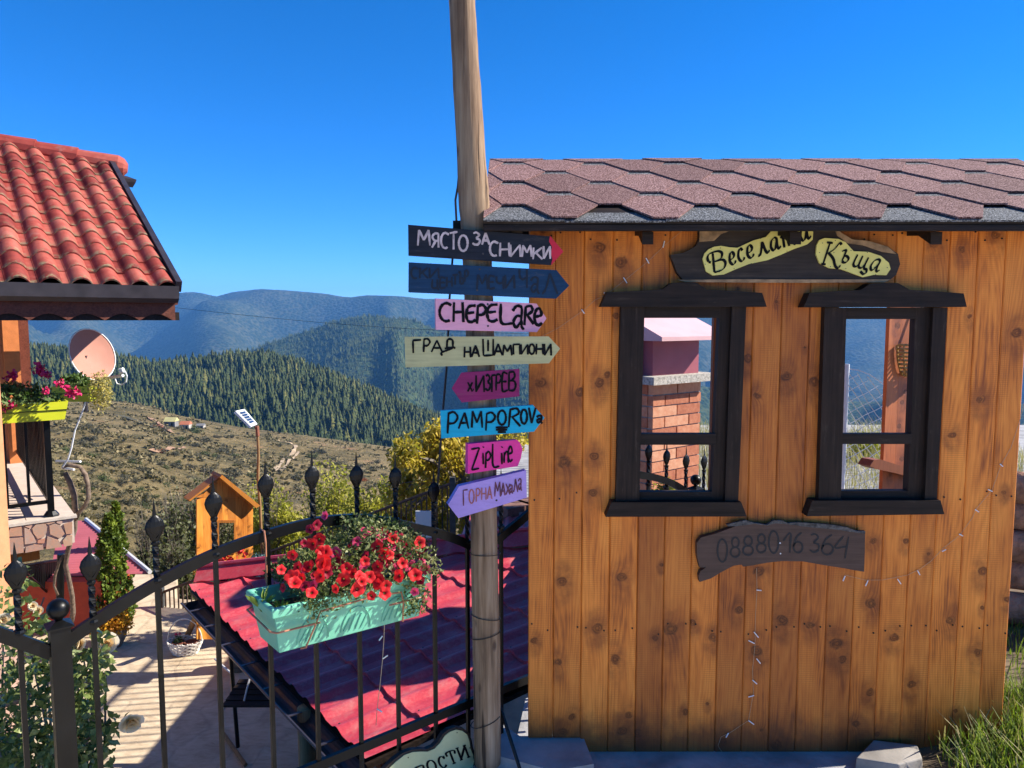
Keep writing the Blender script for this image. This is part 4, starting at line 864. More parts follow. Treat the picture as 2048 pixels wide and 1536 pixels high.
pole = empty('signpost', at_y(975, 1526, POLE_Y), 'tall crooked wooden pole carrying eight coloured arrow signs', 'pole')
mb = MB(); P = [at_y(x, y, POLE_Y) for x, y, r_ in pp]; R = [r_ / F_PX * POLE_Y * 1.02 for x, y, r_ in pp]
# a finer, slightly lumpy trunk
PP, RR = [], []
rr = random.Random(4)
for i in range(len(P) - 1):
    for k in range(3): PP.append(P[i].lerp(P[i + 1], k / 3)); RR.append(R[i] * (1 - k / 3) + R[i + 1] * k / 3 + rr.uniform(-.0009, .0009))
PP.append(P[-1]); RR.append(R[-1]); mb.tube(PP, RR, 20); o = mb.build('pole', M['pole'], pole, smooth=True)
for v in o.data.vertices:
    a = math.atan2(v.co.y, v.co.x); v.co += Vector((math.cos(a), math.sin(a), 0)) * .0018 * math.sin(a * 3 + v.co.z * 2.2)
for y, tilt in ((1106, .0), (1231, -.01), (1268, .012), (1440, .02)):
    c = at_y(971, y, POLE_Y); r_ = .0535; MB().tube([c + Vector((r_ * math.cos(a), r_ * math.sin(a), tilt * math.cos(a) - .006 * math.sin(a))) for a in [2 * math.pi * k / 20 for k in range(21)]], .0017, 4).build('wire_tie', M['rubber'], pole)
def poly_px(o_, sc_, pts): return [(o_[0] + x * sc_, o_[1] + y * sc_) for x, y in pts]
def arrow(name_label, pts, yaw, th, mat, letters_, wid, ink, o_, sc_, dy=.0, extra=None, lmat2=None, tips=None, screws=()):
    px0 = 965; pm = sum(p[1] for p in pts) / len(pts)
    ax = at_y(963, pm, POLE_Y); n = Vector((math.sin(rad(yaw)), -math.cos(rad(yaw)), 0))
    org = Vector((ax.x, POLE_Y - .058 - th + dy, ax.z)); f = lambda x, y: at_pl(x, y, org, n)
    P = [f(x, y) for x, y in pts]
    e = empty('arrow_sign', org, name_label, 'sign', 'arrow signs nailed to the pole')
    bd = MB().prism(P, -n * th).build('board', mat, e)
    if tips: MB().prism([f(x, y) + n * .0012 for x, y in tips[0]], -n * .001).build('painted_tip', tips[1], e)
    for it in letters_:
        mb = MB(); ch, x0, y0, x1, y1 = it[:5]
        strokes(mb, ch, (o_[0] + x0 * sc_, o_[1] + y0 * sc_, o_[0] + x1 * sc_, o_[1] + y1 * sc_), wid, f, n, rough=.22, lift=.0018)
        mb.build('letter' if ch != '.' else 'brush_mark', ink, e)
    if lmat2:
        for it in lmat2[0]:
            mb = MB(); strokes(mb, it[0], (o_[0] + it[1] * sc_, o_[1] + it[2] * sc_, o_[0] + it[3] * sc_, o_[1] + it[4] * sc_), wid, f, n, rough=.22, lift=.0018); mb.build('letter', lmat2[1], e)
    for x, y in screws: MB().lathe(f(o_[0] + x * sc_, o_[1] + y * sc_), [(.0035, 0), (.0035, .0012), (.0012, .0018)], 8, (Vector((n.y, -n.x, 0)), Vector((0, 0, 1)), n)).build('screw', M['dark_metal'], e)
    return e
c1, c2, c3, sc1 = (780, 420), (780, 700), (740, 900), .1953
M['s_dark'] = mat_stained('near black painted board', (.016, .018, .026), .5, 'x', .5, (.16, .02, .03))
M['s_red'] = simple('scarlet paint', (.62, .012, .035), .5, .1, 30)
M['s_navy'] = mat_stained('dark blue painted board', (.010, .042, .095), .3, 'x', .5, (.03, .07, .12))
M['s_pink'] = mat_stained('pink painted board', (.80, .37, .47), .12, 'x', .6); M['s_sage'] = mat_stained('pale sage painted board', (.52, .48, .235), .22, 'x', .65)
M['s_plum'] = mat_stained('plum painted board', (.28, .022, .115), .25, 'x', .55); M['s_cyan'] = mat_stained('sky blue painted board', (.012, .42, .60), .2, 'x', .6)
M['s_mag'] = mat_stained('magenta painted board', (.86, .05, .30), .12, 'x', .55); M['s_lav'] = mat_stained('lavender painted board', (.47, .32, .68), .12, 'x', .6)
M['ink_navy'] = simple('dark ink on navy paint', (.003, .009, .022), .5, .2, 40)
arrow('topmost black arrow sign with pale hand-painted letters and a scarlet tip', poly_px(c1, sc1, [(185, 150), (1645, 270), (1775, 425), (1655, 562), (188, 465)]), 4, .02, M['s_dark'],
      [('М', 285, 205, 410, 365), ('Я', 425, 240, 505, 385), ('С', 520, 235, 605, 390), ('Т', 612, 225, 690, 405), ('О', 700, 260, 800, 420), ('З', 845, 230, 925, 355), ('А', 942, 235, 1018, 355), ('С', 1020, 325, 1110, 470), ('Н', 1125, 335, 1222, 475), ('И', 1232, 355, 1335, 480), ('М', 1352, 360, 1450, 480), ('К', 1465, 385, 1560, 505), ('И', 1572, 370, 1640, 500)], 4.4, M['paint_pale'], c1, sc1,
      tips=(poly_px(c1, sc1, [(1637, 269), (1645, 270), (1775, 425), (1655, 562), (1648, 561), (1664, 500), (1640, 440), (1660, 380), (1628, 320)]), M['s_red']), screws=((953, 445),))
arrow('dark navy arrow sign with nearly invisible dark lettering', poly_px(c1, sc1, [(190, 535), (1705, 615), (1835, 775), (1702, 907), (188, 842)]), 4, .02, M['s_navy'],
      [('С', 215, 590, 290, 700), ('К', 305, 590, 390, 700), ('И', 405, 590, 500, 700), ('Ц', 435, 710, 500, 810), ('Е', 515, 695, 570, 795), ('Н', 580, 685, 635, 785), ('Т', 640, 660, 695, 765), ('Ъ', 700, 640, 755, 755), ('Р', 765, 620, 805, 735), ('М', 890, 660, 1000, 810), ('Е', 1015, 680, 1075, 800), ('Ч', 1090, 680, 1165, 810), ('И', 1182, 665, 1275, 805), ('Ч', 1325, 600, 1405, 800), ('a', 1440, 690, 1530, 850), ('Л', 1560, 650, 1715, 860)], 4.2, M['ink_navy'], c1, sc1, screws=((918, 605), (893, 820)))
arrow('pink arrow sign reading CHEPELARE in bold black', poly_px(c1, sc1, [(468, 906), (1500, 958), (1603, 1110), (1505, 1250), (470, 1226)]), 14, .022, M['s_pink'],
      [('C', 505, 955, 630, 1140), ('H', 650, 945, 752, 1150), ('E', 775, 975, 878, 1150), ('P', 890, 972, 985, 1165), ('E', 988, 965, 1102, 1145), ('L', 1127, 960, 1260, 1165), ('a', 1255, 985, 1370, 1215), ('R', 1375, 985, 1470, 1180), ('e', 1475, 1010, 1560, 1180)], 5.8, M['paint_black'], c1, sc1, screws=((1000, 965), (1003, 1188)))
arrow('long pale sage arrow sign with two lines of black Cyrillic letters', poly_px(c1, sc1, [(150, 1298), (1625, 1295), (1742, 1420), (1628, 1570), (158, 1612)]), 3, .02, M['s_sage'],
      [('Г', 235, 1330, 320, 1465), ('Р', 345, 1320, 412, 1455), ('А', 425, 1335, 535, 1455), ('Д', 560, 1330, 665, 1460), ('Н', 762, 1400, 825, 1510), ('А', 837, 1385, 915, 1505), ('Ш', 952, 1320, 1057, 1500), ('А', 1065, 1370, 1150, 1490), ('М', 1157, 1380, 1247, 1490), ('П', 1262, 1375, 1330, 1480), ('И', 1342, 1375, 1412, 1480), ('О', 1422, 1375, 1482, 1475), ('Н', 1497, 1370, 1567, 1480), ('И', 1582, 1370, 1650, 1490)], 4.2, M['paint_black'], c1, sc1)
arrow('short plum purple arrow sign pointing to the left', poly_px(c2, sc1, [(632, 392), (730, 232), (1322, 195), (1322, 475), (735, 538)]), -4, .02, M['s_plum'],
      [('х', 797, 330, 845, 425), ('.', 848, 395, 864, 415), ('И', 882, 260, 965, 430), ('З', 977, 255, 1030, 410), ('Г', 1042, 255, 1080, 430), ('Р', 1087, 250, 1142, 415), ('Е', 1152, 240, 1207, 415), ('В', 1217, 225, 1287, 415)], 4.2, M['paint_black'], c2, sc1)
arrow('sky blue arrow sign reading PAMPOROVO', poly_px(c2, sc1, [(515, 622), (1465, 566), (1582, 695), (1475, 836), (525, 906)]), 2, .02, M['s_cyan'],
      [('P', 590, 635, 695, 855), ('A', 702, 640, 805, 805), ('M', 832, 625, 945, 795), ('P', 982, 640, 1078, 825), ('O', 1100, 620, 1192, 765), ('R', 1215, 600, 1335, 790), ('O', 1337, 610, 1407, 755), ('V', 1422, 590, 1492, 750), ('a', 1502, 672, 1562, 748), ('.', 1040, 775, 1250, 810), ('.', 1045, 800, 1240, 832), ('.', 1075, 825, 1215, 855)], 4.6, M['paint_black'], c2, sc1)
arrow('magenta arrow sign reading ZipLine', poly_px(c2, sc1, [(797, 962), (1300, 920), (1332, 950), (1357, 1015), (1340, 1110), (1308, 1190), (797, 1268)]), 22, .026, M['s_mag'],
      [('Z', 830, 1000, 920, 1235), ('i', 940, 990, 968, 1170), ('p', 977, 1040, 1032, 1200), ('L', 1047, 960, 1120, 1195), ('i', 1130, 990, 1160, 1170), ('n', 1167, 1040, 1210, 1155), ('e', 1207, 990, 1255, 1140)], 3.8, M['paint_black'], c2, sc1)
arrow('lavender arrow sign pointing left, lowest on the pole', poly_px(c3, sc1, [(800, 560), (912, 372), (1600, 208), (1606, 488), (905, 698)]), 16, .03, M['s_lav'],
      [('Г', 955, 405, 1000, 570), ('М', 1277, 325, 1335, 475), ('А', 1342, 335, 1382, 465), ('х', 1392, 345, 1432, 455), ('a', 1427, 358, 1460, 440), ('Л', 1467, 295, 1512, 430), ('a', 1517, 295, 1552, 410)], 2.6, M['ink_brown'], c3, sc1,
      lmat2=([('О', 1012, 405, 1067, 545), ('Р', 1087, 395, 1127, 530), ('Н', 1142, 385, 1187, 510), ('А', 1202, 370, 1247, 500)], simple('faded orange marker', (.42, .12, .10), .6, .2, 30)), screws=((1295, 515),))
# cables by the pole
o = MB().tube([at_y(x, y, 2.64) for x, y in [(919, 338), (916, 372), (911, 400), (913, 440), (910, 470), (905, 520), (899, 600), (896, 680), (893, 740), (888, 800), (882, 880), (877, 950), (873, 1000), (870, 1046)]], .0042, 5).build('cable', M['rubber']); tag(o, 'black cable hanging down beside the wooden pole behind the arrow signs', 'cable')
p0 = at_y(996, 1400, 2.62); o = MB().tube([p0, at_y(1042, 1545, 2.50)], .0075, 6).build('iron_rod', M['black_metal']); tag(o, 'thin black iron rod leaning at the foot of the pole', 'rod')

# ================================================================== FENCE
F0 = Vector((-.09, 2.70, 0)); FD = Vector((math.sin(rad(50)), math.cos(rad(50)), 0)); FNN = Vector((FD.y, -FD.x, 0)); ZU = Vector((0, 0, 1))
def fp(px, py, off=0.0): return at_pl(px, py, F0 + FNN * off, FNN)
fence = empty('iron_fence', fp(118, 1500) * 1.0, 'black iron fence with leaf-shaped spear tips and an arched top rail', 'fence')
fence.location.z = 0
def finial(mb, top, wl=.0255):
    """top: tip point. spike, leaf and collar above a twisted neck"""
    z = top.z; c = Vector((top.x, top.y, 0))
    prof = [(.0006, z), (.0030, z - .020), (.0056, z - .046), (.0130, z - .052), (.0215, z - .062), (wl, z - .076), (.0225, z - .090), (.0140, z - .106), (.0075, z - .120)]
    mb.lathe(c, prof[::-1], 12, (FD, FNN, ZU), 0, 1.0, .34)
    for k in range(4):
        a = c + FD * (-.003) + ZU * (z - .108 + k * .011) + FNN * .0066; b = c - FD * (.0215 - abs(k - 1.2) * .003) + ZU * (z - .086 + k * .009) + FNN * .0042
        mb.tube([a, b], .0016, 4)
        mb.tube([c + FD * .003 + ZU * (z - .108 + k * .011) + FNN * .0066, c + FD * (.0215 - abs(k - 1.2) * .003) + ZU * (z - .086 + k * .009) + FNN * .0042], .0016, 4)
def twist(mb, c, z0, z1, a=.0066, n=12, turns=.8):
    vs_ = []; c = Vector((c.x, c.y, 0))
    for i in range(n + 1):
        t = i / n; ang = math.pi * 2 * turns * t + math.pi / 4; rr_ = a * 1.35
        for k in range(4): vs_.append(c + (FD * math.cos(ang + k * math.pi / 2) + FNN * math.sin(ang + k * math.pi / 2)) * rr_ + ZU * (z0 + (z1 - z0) * t))
    mb.add(vs_, [(i * 4 + k, i * 4 + (k + 1) % 4, (i + 1) * 4 + (k + 1) % 4, (i + 1) * 4 + k) for i in range(n) for k in range(4)])
def bar(tip, z0=.02):
    zt = tip.z; mb = MB(); zb = zt - .225
    mb.box(Vector((tip.x, tip.y, (z0 + zb) / 2)), (.0120, .0120, zb - z0), (FD, FNN, ZU))
    twist(mb, tip, zb, zt - .126); o = mb.build('bar', M['black_metal'], fence)
    m2 = MB(); finial(m2, tip); m2.build('finial', M['black_metal'], o); cc = Vector((tip.x, tip.y, 0))
    MB().lathe(cc, [(.012, zb - .006), (.014, zb), (.012, zb + .006)], 8, (FD, FNN, ZU)).build('collar', M['black_metal'], o)
    MB().lathe(cc, [(.0075, zt - .128), (.0105, zt - .124), (.0105, zt - .119), (.006, zt - .116)], 8, (FD, FNN, ZU)).build('collar', M['black_metal'], o)
for px, py in [(28, 1085), (178, 1073), (307, 998), (425, 953), (530, 918), (623, 903), (712, 903), (790, 908), (867, 938), (934, 962), (1002, 936)]: bar(fp(px, py))
for s_ in (1.0, 2, 3, 4, 5): # on behind the hut front
    q = fp(1002, 936) + FD * .155 * s_; q.z = .98 - .0 * s_; bar(q)
for px, py in [(1298, 870), (1334, 880), (1373, 890), (1409, 892)]: bar(fp(px, py))
for s_ in (1, 2): bar(fp(28, 1085) - FD * .155 * s_ + ZU * .02 * s_)
def rail(pxs, name='top_rail', hw=.016, hd=.008):
    P = [fp(*q) for q in pxs]; Q = []
    n = len(P); ext = [P[0] * 2 - P[1]] + P + [P[-1] * 2 - P[-2]]
    for i in range(1, n):
        for k in range(5):
            t = k / 5; a, b, c, d = ext[i - 1:i + 3]; Q.append(.5 * ((2 * b) + (c - a) * t + (2 * a - 5 * b + 4 * c - d) * t * t + (3 * b - a - 3 * c + d) * t ** 3))
    Q.append(P[-1]); mb = MB(); vs_ = []
    for i, q in enumerate(Q):
        t = (Q[min(i + 1, len(Q) - 1)] - Q[max(i - 1, 0)]).normalized(); u = FNN.cross(t).normalized()
        for a, b in ((-1, -1), (1, -1), (1, 1), (-1, 1)): vs_.append(q + u * hw * a + FNN * (hd * b + .001))
    m = len(Q); mb.add(vs_, [(i * 4 + k, i * 4 + (k + 1) % 4, (i + 1) * 4 + (k + 1) % 4, (i + 1) * 4 + k) for i in range(m - 1) for k in range(4)] + [(3, 2, 1, 0), (m * 4 - 4, m * 4 - 3, m * 4 - 2, m * 4 - 1)])
    return mb.build(name, M['black_metal'], fence)
rail([(132, 1284), (170, 1256), (240, 1210), (307, 1170), (370, 1136), (425, 1110), (480, 1088), (530, 1071), (580, 1056), (623, 1046), (670, 1040), (712, 1038), (750, 1041), (790, 1047), (830, 1056), (867, 1064), (905, 1076), (940, 1091)])
rail([(992, 1082), (1012, 1064), (1035, 1046), (1058, 1026), (1080, 1008)]); rail([(1085, 1004), (1150, 960), (1230, 945), (1281, 950), (1320, 958), (1350, 970), (1372, 984)])
rail([(-150, 1226), (-80, 1240), (0, 1268), (50, 1286), (104, 1306)])
a, b = fp(640, 1522), fp(1057, 1362); zr = (a.z + b.z) / 2
for s0, s1 in ((fp(-150, 1300), fp(112, 1300)), (fp(126, 1300), fp(1372, 960))):
    MB().box(Vector(((s0.x + s1.x) / 2, (s0.y + s1.y) / 2, zr)) + FNN * .001, ((s1 - s0).to_2d().length, .016, .032), (FD, FNN, ZU)).build('bottom_rail', M['black_metal'], fence)
def fpost(px, py_cap, hw, name='post', ball=.0265):
    c = fp(px, py_cap); zt = c.z; c = Vector((c.x, c.y, 0)); o = MB().box(c + ZU * zt / 2, (hw * 2, hw * 2, zt), (FD, FNN, ZU)).build(name, M['black_metal'], fence)
    mb = MB(); vs_ = []
    for h_, z in ((hw * 1.32, zt), (hw * 1.32, zt + .004), (hw * .35, zt + .016)):
        vs_ += [c + FD * h_ * x + FNN * h_ * y + ZU * z for x, y in ((-1, -1), (1, -1), (1, 1), (-1, 1))]
    mb.add(vs_, [(3, 2, 1, 0), (8, 9, 10, 11)] + [(i * 4 + k, i * 4 + (k + 1) % 4, i * 4 + 4 + (k + 1) % 4, i * 4 + 4 + k) for i in (0, 1) for k in range(4)]); mb.build('cap', M['black_metal'], o)
    mb = MB(); mb.lathe(c, [(.009, zt + .014), (.009, zt + .02)] + [(ball * math.sin(rad(a)), zt + .018 + ball - ball * math.cos(rad(a))) for a in range(25, 181, 15)], 18, (FD, FNN, ZU)); mb.build('ball', M['black_metal'], o, smooth=True)
fpost(118, 1252, .0225); fpost(1391, 978, .0225)
fpost(972, 1095, .016, 'post', .012)

# ================================================================== FLOWER BOX WITH PETUNIAS
M['mint'] = simple('mint green plastic', (.15, .47, .31), .42, .1, 9, 0, 0, .5)
M['copper'] = simple('copper coloured wire', (.38, .15, .075), .45, .25, 30, 0, 0, .5)
A0, A1, B0, B1, ZT, ZB, INS = -.915, -.405, .032, .222, .868, .728, .026
def bx(a, b, z): return F0 + FD * a + FNN * b + ZU * (z - .035 * (a - A0) * .9)
BOX = empty('flower_box', bx(A0, B0, ZB), 'mint green plastic flower box hung on the iron fence by copper-coloured wires', 'flower box')
mb = MB()
def ringv(e, z, e2=None): return [bx(A0 + e, B0 + e, z), bx(A1 - e, B0 + e, z), bx(A1 - e, B1 - e, z), bx(A0 + e, B1 - e, z)]
rings = [ringv(INS, ZB), ringv(.009, ZT - .030), ringv(-.001, ZT - .028), ringv(-.003, ZT - .004), ringv(.001, ZT), ringv(.010, ZT), ringv(.013, ZT - .004), ringv(.016, ZT - .03), ringv(INS + .006, ZB + .008)]
vs_ = [p for r_ in rings for p in r_]; fs_ = [(3, 2, 1, 0), tuple(8 * 4 + k for k in range(4))] + [(i * 4 + k, i * 4 + (k + 1) % 4, i * 4 + 4 + (k + 1) % 4, i * 4 + 4 + k) for i in range(8) for k in range(4)]
mb.add(vs_, fs_); o = mb.build('box', M['mint'], BOX)
bv = o.modifiers.new('bevel', 'BEVEL'); bv.width = .004; bv.segments = 2; bv.limit_method = 'ANGLE'; bv.angle_limit = rad(35)
mb = MB(); mb.add(ringv(.02, ZT - .045), [(0, 1, 2, 3)]); mb.build('soil', M['soil'], BOX)
mb = MB()
def face_pt(a, t): # t 0 bottom .. 1 under the rim, front face
    z = ZB + (ZT - .03 - ZB) * t; b = B1 - INS + (INS - .009) * t; return bx(a, b + .0016, z)
for c in (-.79, -.655, -.52):
    mb.tube([face_pt(c + .048 * math.cos(rad(k)), .12 + .66 * math.sin(rad(k))) for k in range(0, 181, 15)], .0021, 4)
    for j in (-.028, -.010, .010, .028): mb.tube([face_pt(c + j - .012, .14), face_pt(c + j, .5 - abs(j) * 5), face_pt(c + j + .006, .62 - abs(j) * 5)], .0022, 4)
mb.build('moulded_arches', M['mint'], BOX)
mb = MB(); zz = .800; e = .004
mb.tube([bx(A0 + .03, B0 - .01, zz + .012), bx(A0 - .004, B0 + .01, zz + .012), bx(A0 - .004, B1 - .012, zz + .002), bx(A0 + .01, B1 + .003, zz), bx(A0 + .135, B1 + .003, zz)], .0028, 6)
mb.tube([bx(A0 + .09, B1 - .03, ZB - .004), bx(A0 + .10, B1 - .018, ZB + .0), bx(A0 + .125, B1 + .001, zz), bx(A0 + .135, B1 + .006, ZT - .035), bx(A0 + .30, B1 + .006, ZT - .028), bx(A1 - .11, B1 + .006, ZT - .035), bx(A1 - .10, B1 + .001, zz), bx(A1 - .09, B1 - .020, ZB)], .0028, 6)
mb.tube([bx(A1 - .15, B1 + .003, zz), bx(A1 - .01, B1 + .003, zz), bx(A1 + .004, B1 - .02, zz + .002), bx(A1 + .004, B0 + .01, zz + .012)], .0028, 6)
h0 = fp(525, 1068); mb.tube([h0 - FNN * .014 - ZU * .03, h0 - FNN * .014 + ZU * .012, h0 + FNN * .014 + ZU * .012, h0 + FNN * .022 - ZU * .02, h0 + FNN * .022 - ZU * .16], .0028, 6)
h1 = fp(708, 1036); mb.tube([h1 - FNN * .014 - ZU * .03, h1 - FNN * .014 + ZU * .014, h1 + FNN * .014 + ZU * .014, h1 + FNN * .022 - ZU * .02, h1 + FNN * .022 - ZU * .18], .0028, 6)
mb.build('wire_holder', M['copper'], BOX)
# petunias
M['pet_leaf'] = leafmat('petunia leaves', [(.30, (.025, .045, .012)), (.45, (.085, .125, .035)), (.57, (.25, .265, .10)), (.70, (.55, .49, .29))], .6, .3, 14)
def mat_petal(name, col, eye, rim):
    t = NT(name); uv = t.coord('UV'); sp = t.new('SeparateXYZ'); t.link(uv, sp.inputs[0]); rn = t.rnd()
    c = t.ramp(sp.outputs[0], [(.06, (.55, .42, .08)), (.16, eye), (.42, col), (.95, rim)])
    vein = t.math('PINGPONG', t.math('MULTIPLY', sp.outputs[1], 30.0), .5); c = t.mix(t.math('MULTIPLY', vein, .35), c, tuple(x * .55 for x in col))
    c = t.mix(1.0, c, t.ramp(rn, [(0, .72), (1, 1.12)]), 'MULTIPLY')
    t.fin(c, .55, 0, .25)
    tr = t.new('BsdfTranslucent'); t.link(c, tr.inputs[0]); ms = t.new('MixShader'); ms.inputs[0].default_value = .35
    t.link(t.p.outputs[0], ms.inputs[1]); t.link(tr.outputs[0], ms.inputs[2]); t.link(ms.outputs[0], t.n['Material Output'].inputs[0]); return t.mat
M['pet_red'] = mat_petal('scarlet petals', (.72, .012, .018), (.10, .004, .008), (.80, .03, .03)); M['pet_pink'] = mat_petal('raspberry pink petals', (.74, .035, .13), (.28, .01, .05), (.80, .10, .20)); M['pet_dark'] = mat_petal('crimson petals with shade painted in', (.36, .008, .03), (.06, .002, .008), (.42, .02, .05))  # dark set has shade painted into the petals, also strewn at random
def blossom(seed, cup=.35):
    r = random.Random(seed); v = []; f = []; uv = []; nseg = 20
    for k, (rad_, z) in enumerate([(.05, -.42), (.16, -.16), (.5, -.02 + cup * .12), (.86, cup * .30), (1.0, cup * .28)]):
        for j in range(nseg):
            a = 2 * math.pi * j / nseg; lobe = 1 + (.10 * math.cos(5 * a) if k >= 3 else 0); rp = rad_ * lobe * (1 + (r.uniform(-.05, .05) if k > 2 else 0))
            v.append((rp * math.cos(a), rp * math.sin(a), z + (.09 * math.cos(5 * a + 1) + r.uniform(-.03, .03) if k > 2 else 0))); uv.append((rad_, j / nseg))
    for k in range(4):
        for j in range(nseg): f.append((k * nseg + j, k * nseg + (j + 1) % nseg, (k + 1) * nseg + (j + 1) % nseg, (k + 1) * nseg + j))
    return v, f, uv
def blossom_mesh(seed, mat, cup):
    v, f, uv = blossom(seed, cup); me = bpy.data.meshes.new('flower'); me.from_pydata(v, [], f); me.materials.append(mat); l = me.uv_layers.new(name='uv')
    for lp in me.loops: l.data[lp.index].uv = uv[lp.vertex_index]
    me.polygons.foreach_set('use_smooth', [True] * len(f)); return me
FM = {k: [blossom_mesh(s, M['pet_' + k], c) for s, c in ((1, .3), (2, .9), (3, .5))] for k in ('red', 'pink', 'dark')}
PET = empty('petunia', bx(-.62, .12, ZT - .045), 'bushy red and pink petunia filling the mint green flower box', 'plant')
r = np.random.default_rng(31); n = 6800
aa = r.uniform(0, 1, n); ct = []
for i in range(n):
    while True:
        a = r.uniform(-.83, -.395); b = r.uniform(-.05, .275); hmax = .02 + .165 * max(0, 1 - ((a + .60) / .27) ** 2) ** .6 * max(0, 1 - ((b - .10) / .2) ** 2) ** .5 + (.03 if a > -.62 else -.02)
        if hmax > .02: break
    z = ZT - .03 + hmax * r.uniform(.25, 1) ** .6
    if b > .20 and r.random() < .7: z -= r.uniform(0, .05)
    ct.append(bx(a, b, z))
for i in range(300): # trailing spray over the front rim
    t = r.random(); ct.append(bx(-.475 + r.normal() * .018, B1 + .012 + r.uniform(0, .03), ZT + .02 - t * .125))
ct = np.array([tuple(p) for p in ct]); v, f = leaves_at(ct, r, .0165, .0, .42)
b0 = worldloc(PET); me = npmesh('leaves', v - np.array(b0), f, M['pet_leaf']); o = put('leaves', me, PET); o['kind'] = 'stuff'
mb = MB(); rr = random.Random(9)
for k in range(60):
    a = rr.uniform(-.78, -.42); p0 = bx(a * .6 - .25, .12 + rr.uniform(-.03, .03), ZT - .045); p1 = bx(a, rr.uniform(.0, .24), ZT + rr.uniform(.02, .16)); mb.tube([p0, p0.lerp(p1, .5) + ZU * .03, p1], .0016, 3, False)
mb.build('stems', M['pet_leaf'], PET)
fl = [(475, 650, 'red'), (500, 815, 'dark'), (575, 720, 'red'), (665, 725, 'red'), (705, 805, 'dark'), (985, 825, 'red'), (850, 570, 'red'), (900, 645, 'dark'), (830, 365, 'red'), (840, 475, 'red'), (690, 405, 'dark'), (1180, 385, 'pink'), (1085, 635, 'red'), (1150, 685, 'red'), (1255, 570, 'red'), (1375, 620, 'red'), (1440, 495, 'red'), (1605, 590, 'red'), (1575, 705, 'red'), (1225, 760, 'red'), (1300, 715, 'red'), (1360, 725, 'red'), (1315, 890, 'red'), (1440, 868, 'red'), (1405, 350, 'pink'), (1600, 465, 'pink'), (1515, 425, 'pink'), (1785, 575, 'pink'), (1515, 630, 'pink'), (1735, 670, 'pink'), (1675, 615, 'pink'), (1720, 850, 'pink'), (745, 270, 'dark'), (805, 235, 'dark'), (890, 145, 'pink'), (1330, 300, 'pink'), (1540, 330, 'dark'), (1430, 290, 'dark'), (1700, 425, 'dark'), (1650, 395, 'dark'), (1800, 450, 'dark'), (1640, 545, 'pink'), (1250, 300, 'pink'), (1825, 640, 'pink'), (980, 500, 'pink'), (1590, 350, 'dark'), (1470, 360, 'dark'), (1750, 480, 'dark'), (1000, 560, 'dark'), (1480, 590, 'dark')]
rr = random.Random(12)
for q in range(46): fl.append((rr.uniform(560, 1790), 0, rr.choice(['red', 'red', 'red', 'dark', 'dark', 'pink'])))
fl = [(x, y if y else (600 + rr.uniform(-260, 260) - max(0, x - 1500) * .25 + max(0, 800 - x) * .25), k) for x, y, k in fl]
for i, (x, y, k) in enumerate(fl):
    px, py = 460 + x * .2148, 1000 + y * .2148; tt = (py - 1040) / 160
    p = fp(px, py, min(.325, max(.05, .07 + .22 * tt + (.05 if k == 'red' else .01) + (.035 if x > 1150 else 0))))
    nd = (Vector((.12, -.9, .42)) + Vector((rr.uniform(-.8, .8), rr.uniform(-.2, .35), rr.uniform(-.5, .5)))).normalized()
    s_ = .0178 * rr.uniform(.72, 1.2) * (.85 if k == 'dark' else 1)
    Mx = Matrix.Translation(p) @ nd.to_track_quat('Z', 'Y').to_matrix().to_4x4() @ Matrix.Rotation(rr.random() * 6, 4, 'Z') @ Matrix.Diagonal((s_, s_, s_, 1))
    put('flower', FM[k][i % 3], PET, Mx)
# young shoots at the empty end of the box
M['shoot'] = leafmat('fresh shoots', [(.3, (.14, .22, .03)), (.6, (.34, .42, .08)), (.75, (.6, .6, .3))], .5, .4, 20)
for (px, py, nn, hh, lb) in [(522, 1172, 16, .055, 'spiky light green seedling in the back corner of the mint flower box'), (560, 1203, 14, .035, 'short pale seedling in the front corner of the mint flower box'), (618, 1192, 14, .04, 'light green seedling by the front rim of the mint flower box')]:
    p = fp(px, py, .12 if px < 540 else .17); p.z = ZT - .04; mb = MB()
    for k in range(nn):
        a = rr.random() * 6.28; q = Vector((math.cos(a) * rr.uniform(.2, .9), math.sin(a) * rr.uniform(.2, .9), rr.uniform(.6, 1.2))) * hh; s_ = q.cross(ZU).normalized() * .0028
        mb.add([p - s_, p + s_, p + q * .6 + s_ * 1.2 + ZU * .01, p + q, p + q * .6 - s_ * 1.2 + ZU * .01], [(0, 1, 2, 3, 4)])
    tag(mb.build('seedling', M['shoot'], None, base=p), lb, 'plant')
# hanging wire with lamps under the box, plug lying on the sheet roof
e = empty('string_lights', at_y(769, 1244, 2.2), 'white lamp string hanging from the mint flower box', 'string lights')
MB().tube([at_y(x, y, 2.22 + .0011 * (y - 1240)) for x, y in [(769, 1240), (768, 1275), (765, 1320), (760, 1370), (754, 1420), (752, 1450)]], .0013, 4).build('wire', M['clear_wire'], e)
for x, y, dx, dy_ in [(765, 1272, -7, 9), (766, 1317, 9, -6), (754, 1418, 10, 6)]: MB().tube([at_y(x, y, 2.3), at_y(x + dx, y + dy_, 2.29)], .0024, 5).build('lamp', M['lamp_white'], e)

